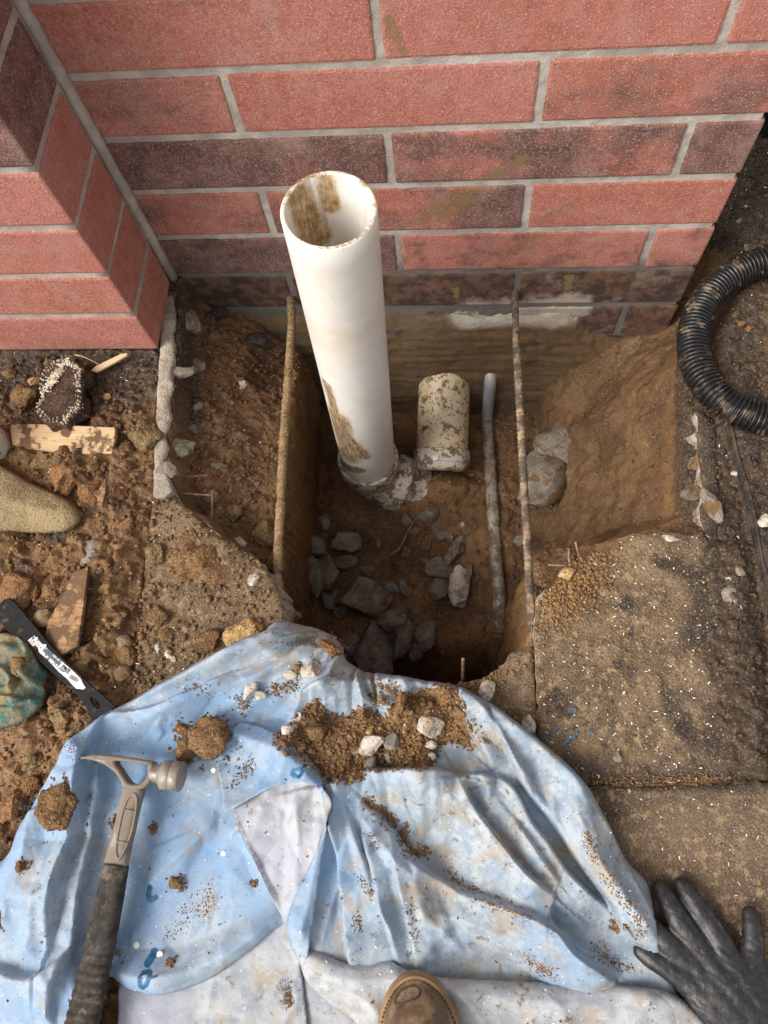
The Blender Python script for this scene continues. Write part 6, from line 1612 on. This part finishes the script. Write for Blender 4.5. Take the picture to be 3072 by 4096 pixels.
# ------------------------------------------------------------------ soil heap in the tarp pocket
HP = [(-0.1318, -0.7948), (-0.1226, -0.7761), (-0.1029, -0.7566), (-0.0817, -0.737), (-0.0707, -0.7521), (-0.0446, -0.7541), (-0.0161, -0.7448), (0.0164, -0.7533), (0.0313, -0.7291), (0.0566, -0.7187), (0.0884, -0.7118), (0.1076, -0.7135), (0.1174, -0.7379), (0.1253, -0.7679), (0.1305, -0.7904), (0.1087, -0.7837), (0.0871, -0.7876), (0.0813, -0.8057), (0.0724, -0.8179), (0.0322, -0.8216), (-0.0051, -0.824), (-0.0169, -0.8369), (-0.0542, -0.8417), (-0.0745, -0.8251), (-0.0945, -0.8142)]
hpo = smooth_poly(HP, 3, True)
def heap_h(x, y):
    e = np.clip(-sdist(x, y, hpo) / .03, 0, 1)
    w, r = worley(x * 60, y * 60, 3); w2, r2 = worley(x * 140, y * 140, 5)
    jag = .004 * fbm(x * 40, y * 40, 6, 3)
    return main_h(x, y) - .002 + .020 * np.sqrt(np.clip(e + jag * 8 * (1 - e), 0, 1)) + e * (.008 * fbm(x * 18, y * 18, 2, 3) + .012 * np.maximum(0, .6 - w) * r + .006 * np.maximum(0, .6 - w2) * r2)
V, F = patch(hpo, .0022, heap_h); me = new_mesh('soil_heap', V, F)
float_attr(me, 'dark', np.zeros(len(V))); float_attr(me, 'clay', np.clip(.35 + .3 * fbm(V[:, 0] * 20, V[:, 1] * 20, 3, 3), 0, 1))
tag(obj('soil_heap', me, MAT['soil']), 'heap of loose brown soil caught in the tarp fold at the hole rim', 'soil')
for p, s, mt, kind, lab in [
 ((0.0699, -0.7658), (.048, .030, .022), 'concrete_pale', 's', 'largest pale speckled stone on the soil heap'),
 ((-0.0042, -0.7928), (.042, .028, .024), 'concrete_pale', 's', 'pale mud-topped stone in the middle of the soil heap'),
 ((-0.0055, -0.8154), (.018, .036, .022), 'concrete', 's', 'narrow upright stone at the lower edge of the soil heap'),
 ((0.0228, -0.7866), (.022, .024, .016), 'concrete_dark', 's', 'dark square stone right of the mud-topped stone'),
 ((0.0362, -0.737), (.016, .030, .028), 'clod_red', 's', 'pointed reddish stone at the upper edge of the soil heap'),
 ((-0.1169, -0.7804), (.016, .022, .014), 'concrete_pale', 's', 'white pebble at the far left of the soil heap'),
 ((-0.1066, -0.7609), (.014, .014, .012), 'concrete_pale', 's', 'upper white pebble left of the soil heap'),
 ((-0.1099, -0.7744), (.010, .012, .010), 'concrete_pale', 's', 'small white pebble between the two left pebbles'),
 ((-0.0803, -0.7776), (.028, .030, .020), 'clod', 'c', 'brown lump left on the soil heap'),
 ((-0.0092, -0.7744), (.014, .012, .012), 'clod_tan', 's', 'round yellowish pebble above the mud-topped stone'),
 ((0.0477, -0.748), (.009, .009, .008), 'clod_tan', 's', 'small yellow pebble below the pointed stone'),
 ((0.1121, -0.7427), (.022, .020, .014), 'clod', 'c', 'brown lump at the right tip of the soil heap'),
 ((0.0737, -0.7884), (.020, .012, .010), 'concrete_pale', 's', 'flat white chip at the right of the soil heap'),
 ((0.0761, -0.803), (.013, .012, .010), 'concrete_pale', 's', 'white chip at the lower right of the soil heap'),
 ((0.0178, -0.8065), (.010, .016, .010), 'concrete', 's', 'small grey chip below the dark square stone'),
 ((-0.0252, -0.8), (.014, .012, .010), 'concrete', 's', 'grey chip left of the mud-topped stone'),
 ((-0.101, -0.7986), (.024, .018, .012), 'clod', 'c', 'clod at the lower left of the soil heap')]:
    z = float(heap_h(np.array([p[0]]), np.array([p[1]]))[0])
    stone(lab, mt, (p[0], p[1], z), s, random.uniform(-.4, .4), 7, .12, 'stone' if kind == 's' else 'mud_clod', 'stone' if kind == 's' else 'clod', clod=kind == 'c', sink=.3)
# clods and chips lying on the tarp
for p, s, mt, kind, lab in [
 ((-0.2234, -0.796), (.072, .066, .034), 'clod', 'c', 'biggest sandy clod on the tarp right of the hammer head'),
 ((-0.2606, -0.8074), (.036, .044, .028), 'clod', 'c', 'rounded clod joined to the left of the biggest tarp clod'),
 ((-0.2688, -0.7827), (.026, .018, .016), 'clod_red', 'c', 'small clod above the rounded tarp clod'),
 ((-0.4136, -0.8923), (.058, .066, .034), 'clod', 'c', 'big crumbly clod on the tarp left of the hammer shank'),
 ((-0.2534, -0.9763), (.022, .018, .010), 'clod', 'c', 'flat clod chip on the tarp right of the grip'),
 ((-0.4766, -1.031), (.016, .020, .012), 'clod_red', 'c', 'small clod at the left edge of the tarp'),
 ((-0.454, -0.9657), (.013, .016, .010), 'clod_red', 'c', 'tiny red clod on the tarp left of the grip'),
 ((-0.3507, -0.9096), (.012, .020, .012), 'clod', 'c', 'clod touching the left side of the hammer shank'),
 ((-0.0721, -0.6632), (.038, .024, .018), 'clod_red', 'c', 'crumb cluster on the upper rim of the tarp beside the hole'),
 ((-0.0904, -0.6978), (.038, .028, .022), 'concrete_pale', 's', 'pinkish pale wedge stone on the upper tarp fold'),
 ((-0.1224, -0.7034), (.020, .015, .012), 'concrete_pale', 's', 'small pale stone left of the pinkish wedge'),
 ((-0.1117, -0.6957), (.014, .014, .012), 'clod', 'c', 'clod between the two pale tarp stones'),
 ((-0.1777, -0.7289), (.020, .030, .014), 'concrete_pale', 's', 'white two-lobed stone on the upper left tarp fold'),
 ((-0.1635, -0.7341), (.022, .012, .010), 'concrete_pale', 's', 'white flake beside the two-lobed stone'),
 ((-0.2954, -0.9126), (.010, .014, .008), 'clod', 'c', 'double crumb on the tarp right of the shank'),
 ((-0.2441, -1.0638), (.010, .009, .006), 'clod', 'c', 'dark crumb beside the blue ink square'),
 ((-0.147, -0.969), (.008, .008, .006), 'clod', 'c', 'dark crumb left of the turned pale flap'),
 ((0.3065, -0.9873), (.010, .014, .008), 'clod_red', 'c', 'reddish crumb on the right tarp fold')]:
    z = th(*p)
    stone(lab, mt, (p[0], p[1], z), s, random.uniform(-.5, .5), 7, .14, 'stone' if kind == 's' else 'mud_clod', 'stone' if kind == 's' else 'clod', clod=kind == 'c', sink=.2)
# little punched discs lying on the tarp
for p, r, mt, lab in [((-0.1947, -0.9369), .0034, 'shaving', 'white disc on the tarp left of the turned flap'), ((-0.2959, -1.0504), .0044, 'shaving', 'largest white disc on the tarp right of the grip'),
                      ((-0.2612, -1.0575), .0040, 'shaving', 'white disc beside the blue ink'), ((-0.2166, -0.8346), .0034, 'shaving', 'white disc on the deeper blue fold'),
                      ((-0.3158, -1.0602), .0046, 'concrete_dark', 'dark grey disc on the tarp beside the grip')]:
    V, F = lathe([(0, .0001), (0, r), (.0011, r), (.0013, r * .6), (.0009, .0001)], (p[0], p[1], th(*p) + (.016 if 'deeper' in lab else .0010)), (.05, .05, 1), 20)
    V[:, 0] += .0004 * perlin(V[:, 0] * 300, V[:, 1] * 300, 1)
    tag(obj('disc', new_mesh('disc', V, F), MAT[mt]), lab, 'disc')

# ------------------------------------------------------------------ loose crumbs (uncountable)
IV0, IF0 = ICO[1]
def scatter(name, pos, size, dark, clay, mat, label, seed=1, flat=.75):
    r = np.random.default_rng(seed); n = len(pos); nv = len(IV0)
    V = np.repeat(IV0[None], n, 0) * (1 + r.uniform(-.45, .35, (n, nv, 1)))
    sc = size[:, None] * r.uniform(.5, 1.35, (n, 3)); sc[:, 2] *= flat
    a = r.uniform(0, 6.28, n); c, s = np.cos(a)[:, None], np.sin(a)[:, None]
    V = V * sc[:, None, :]
    x = V[..., 0] * c - V[..., 1] * s; y = V[..., 0] * s + V[..., 1] * c
    V = np.stack([x, y, V[..., 2]], -1) + pos[:, None, :]
    F = (IF0[None] + (np.arange(n) * nv)[:, None, None]).reshape(-1, 3)
    me = new_mesh(name, V.reshape(-1, 3), F, False)
    float_attr(me, 'dark', np.repeat(dark, nv)); float_attr(me, 'clay', np.repeat(clay, nv))
    o = obj(name, me, mat); return tag(o, label, None, None, 'stuff')
def surf_z(x, y):
    z = ground_h(x, y)
    for s, zt in ((SLAB_L, .003), (SLAB_R, .005), (SLAB_P, .003), (SLAB_F, .002), (SLAB_E, -.003)): z = np.where(inside(x, y, s), zt, z)
    return z
rs = np.random.default_rng(99)
def region(n, poly, lo, hi, bias=2.2):
    poly = np.asarray(poly); a, b = poly.min(0), poly.max(0)
    p = rs.uniform(a, b, (n * 3, 2)); p = p[inside(p[:, 0], p[:, 1], poly)][:n]
    return p, lo + (hi - lo) * rs.uniform(0, 1, len(p)) ** (bias * 2)
SOIL_L = [(-.70, -.16), (-.415, -.16), (-.375, -.43), (-.335, -.72), (-.36, -.80), (-.46, -.95), (-.70, -.95)]
LEDG = [(-.39, -.03), (-.21, -.03), (-.20, -.48), (-.17, -.54), (-.22, -.50), (-.30, -.44), (-.36, -.40)]
BANK = [(.28, -.46), (.30, -.05), (.46, -.05), (.46, -.45)]
STRIP = [(.485, -.48), (.50, .30), (.70, .30), (.70, -.80), (.50, -.80)]
PTS, SZ = [], []
for n, poly, lo, hi, b in ((5000, SOIL_L, .0008, .0055, 1.8), (1500, LEDG, .0008, .006, 1.6), (700, BANK, .0006, .0035, 1.8), (2600, STRIP, .0008, .0055, 1.7), (2600, SLAB_L, .0006, .0045, 2.0),
                        (2600, SLAB_R, .0005, .0026, 2.0), (350, SLAB_P, .0006, .004, 1.8), (380, SLAB_F, .0004, .0016, 2.0), (900, FLOOR, .0008, .006, 1.9)):
    p, s = region(n, poly, lo, hi, b)
    if poly is SLAB_R:      # clay spill lies thickest along the broken upper left
        c = np.array((0.2693, -0.5595, 0.0)[:2]); keep = rs.random(len(p)) < np.clip(1.25 - np.hypot(p[:, 0] - c[0], p[:, 1] - c[1]) / .22, .22, 1); p, s = p[keep], s[keep]
    PTS.append(p); SZ.append(s)
# thick clay spill on the broken corner, soil along the slab joint
for a, b, n, sp, hi in (((0.2323, -0.5812, 0.0), (0.3173, -0.5198, 0.0), 1500, .016, .004), ((0.2251, -0.6086, 0.0), (0.2885, -0.5727, 0.0), 900, .018, .003), ((0.2871, -0.8244, 0.0), (0.5092, -0.8091, 0.0), 600, .004, .0024), ((0.1173, -0.7108, 0.0), (0.1559, -0.6964, 0.0), 300, .010, .003)):
    t = rs.random(n); p = np.array(a[:2]) + t[:, None] * (np.array(b[:2]) - np.array(a[:2])) + rs.normal(0, sp, (n, 2)); PTS.append(p); SZ.append(.0007 + (hi - .0007) * rs.random(n) ** 3)
P = np.vstack(PTS); S = np.concatenate(SZ)
ok = ~inside(P[:, 0], P[:, 1], TM); P, S = P[ok], S[ok]
z = surf_z(P[:, 0], P[:, 1]); dk, cl = soil_tones(P[:, 0], P[:, 1], z)
onr = inside(P[:, 0], P[:, 1], SLAB_R) | inside(P[:, 0], P[:, 1], SLAB_P); cl = np.where(onr, .75, cl); dk = np.where(onr & (rs.random(len(P)) < .75), 0, dk)
scatter('soil_crumbs', np.column_stack([P, z + S * .35]), S, np.clip(dk + rs.normal(0, .12, len(P)), 0, 1), np.clip(cl + rs.normal(0, .25, len(P)), 0, 1), MAT['crumb'], 'loose soil crumbs strewn over ground and slabs', 3)
# crumbs caught in tarp folds
PTS, SZ = [], []
for pts, n, sp, hi in (([(-0.0089, -0.861), (0.0112, -0.8742), (0.0299, -0.8908)], 420, .0042, .0034), ([(0.0464, -0.8888), (0.042, -0.9053), (0.0539, -0.9207), (0.0739, -0.9195)], 420, .0036, .0034), ([(-0.0016, -0.8984), (0.0133, -0.9138)], 90, .003, .002), ([(-0.0056, -0.7117), (0.0328, -0.7194)], 260, .004, .003),
                      ([(-0.0101, -0.7278), (0.0147, -0.7372)], 200, .004, .003), ([(0.1215, -0.7507), (0.1478, -0.7848)], 160, .005, .0026), ([(-0.0096, -0.9937), (-0.0061, -1.0108)], 110, .003, .002), ([(0.0538, -0.9809), (0.0617, -0.9977), (0.056, -1.0384)], 200, .004, .002), ([(-0.0074, -0.9492), (0.0113, -0.9704)], 120, .003, .002),
                      ([(0.0943, -0.9409), (0.1411, -0.9623)], 200, .004, .002), ([(0.2024, -1.0325), (0.2231, -1.0393)], 150, .005, .002), ([(-0.1505, -0.7292), (-0.1158, -0.7163)], 260, .005, .003), ([(-0.1549, -0.6586), (-0.0969, -0.6566)], 160, .007, .0026), ([(-0.1852, -0.7421), (-0.1875, -0.7479)], 130, .006, .003),
                      ([(-0.2697, -0.7253), (-0.2285, -0.7353)], 120, .006, .0022), ([(-0.1953, -0.853), (-0.1617, -0.8164)], 140, .004, .002), ([(0.2678, -0.8842), (0.2795, -0.914)], 320, .003, .0018), ([(0.2875, -0.9275), (0.3173, -0.9647), (0.3322, -0.9922)], 420, .004, .002), ([(0.1952, -1.0239), (0.2262, -1.0421)], 300, .005, .002),
                      ([(0.273, -1.013), (0.3032, -1.0276), (0.3232, -1.0353)], 220, .004, .002), ([(0.1353, -0.9645), (0.2001, -0.9799)], 260, .004, .0018), ([(-0.2284, -1.0253), (-0.2602, -1.0345)], 80, .005, .0016), ([(-0.2125, -0.9811), (-0.2119, -1.0052)], 260, .009, .0016), ([(-0.237, -1.0044), (-0.2418, -1.0095)], 60, .004, .0016), ([(-0.0992, -1.0851), (-0.0837, -1.1084)], 320, .006, .0016),
                      ([(-0.3997, -0.8111), (-0.4019, -0.8307)], 140, .006, .0016), ([(0.2201, -0.8676), (0.1406, -0.8672)], 60, .01, .0014)):
    n = int(n * 1.5); q = smooth_poly(pts, 8); t = rs.uniform(0, len(q) - 1.001, n); i = t.astype(int); f_ = (t - i)[:, None]
    PTS.append(q[i] * (1 - f_) + q[i + 1] * f_ + rs.normal(0, sp, (n, 2))); SZ.append(.0004 + (hi * .8 - .0004) * rs.random(n) ** 3)
for o in list(COL.objects):             # crumbs fallen off every clod that lies on the tarp
    if o.name.startswith('mud_clod') and inside(np.array([o.location.x]), np.array([o.location.y]), TM)[0]:
        co_ = np.array([v.co for v in o.data.vertices]); rr_ = np.hypot(co_[:, 0], co_[:, 1]).max(); n = int(20 + rr_ * 2600)
        a_ = rs.uniform(0, 6.28, n); d_ = rr_ * (.75 + np.abs(rs.normal(0, .35, n)))
        PTS.append(np.column_stack([o.location.x + d_ * np.cos(a_), o.location.y + d_ * np.sin(a_)])); SZ.append(.0004 + .0030 * rs.random(n) ** 4)
p = rs.uniform((-.5, -1.15), (.42, -.62), (1900, 2)); p = p[inside(p[:, 0], p[:, 1], TM)]; PTS.append(p); SZ.append(.0003 + .0016 * rs.random(len(p)) ** 5)
p = rs.uniform((-.16, -.86), (.14, -.66), (14000, 2)); p = p[sdist(p[:, 0], p[:, 1], hpo) < .004]; nh = len(p); PTS.append(p); SZ.append(.0006 + .0036 * rs.random(nh) ** 6)
P = np.vstack(PTS); S = np.concatenate(SZ)
def top_tarp(x, y):
    z = main_h(x, y)
    z = np.where(inside(x, y, FL_U), tarp_h(x, y) + .0095, z); z = np.where(inside(x, y, FL_B), tarp_h(x, y) + .0145, z); z = np.where(inside(x, y, FL_D), fold_h(x, y) + .0008, z)
    z = np.where(~inside(x, y, TM), .006, z); z = np.where(inside(x, y, WB), white_h(x, y) + .0006, z)
    return np.where(inside(x, y, hpo), np.maximum(heap_h(x, y), z), z)
z = top_tarp(P[:, 0], P[:, 1])
scatter('tarp_crumbs', np.column_stack([P, z + S * .4]), S, np.clip(rs.normal(.15, .15, len(P)), 0, 1), np.clip(rs.normal(.35, .3, len(P)), 0, 1), MAT['crumb'], 'loose soil crumbs lying in the folds of the tarp', 5)

# ------------------------------------------------------------------ white plastic shavings (uncountable)
def shavings(n, poly, zf, seed, lo=.0016, hi=.007):
    r = np.random.default_rng(seed); poly = np.asarray(poly); a, b = poly.min(0), poly.max(0); p = r.uniform(a, b, (n * 4, 2)); p = p[inside(p[:, 0], p[:, 1], poly)][:n]
    z = zf(p[:, 0], p[:, 1]); out = []
    for q, zz_ in zip(p, z):
        L = lo + (hi - lo) * r.random() ** 2.2; k = 5; a0 = r.uniform(0, 6.28); cur = r.normal(0, 1.6); w = r.uniform(.00025, .0006) * (1.6 if L < .003 else 1)
        t = np.linspace(-.5, .5, k); ang = a0 + cur * t; dx = np.cumsum(np.cos(ang)) * L / k; dy = np.cumsum(np.sin(ang)) * L / k
        zz2 = zz_ + .0009 + .0006 * np.abs(t) * 2 * r.random()
        V = []; 
        for i in range(k): V += [(q[0] + dx[i] - w * math.sin(ang[i]), q[1] + dy[i] + w * math.cos(ang[i]), zz2[i] + .0003), (q[0] + dx[i] + w * math.sin(ang[i]), q[1] + dy[i] - w * math.cos(ang[i]), zz2[i])]
        out.append((np.array(V), [(2 * i, 2 * i + 1, 2 * i + 3, 2 * i + 2) for i in range(k - 1)]))
    return out
SHV = shavings(260, SLAB_F, lambda x, y: np.full(x.shape, .003), 1) + shavings(230, SLAB_R, lambda x, y: np.full(x.shape, .006), 2) + shavings(90, STRIP, lambda x, y: surf_z(x, y) + .001, 3) \
    + shavings(150, TM, top_tarp, 4, .0012, .005) + shavings(70, SOIL_L, lambda x, y: surf_z(x, y) + .002, 5) + shavings(30, SLAB_L, lambda x, y: np.full(x.shape, .006), 6) + shavings(25, LEDG, surf_z, 7) + shavings(60, WB, lambda x, y: white_h(x, y) + .001, 8, .001, .003)
V, F = join_vf(SHV); tag(obj('plastic_shavings', new_mesh('plastic_shavings', V, F, False), MAT['shaving']), 'tiny white plastic shavings sprinkled everywhere', None, None, 'stuff')
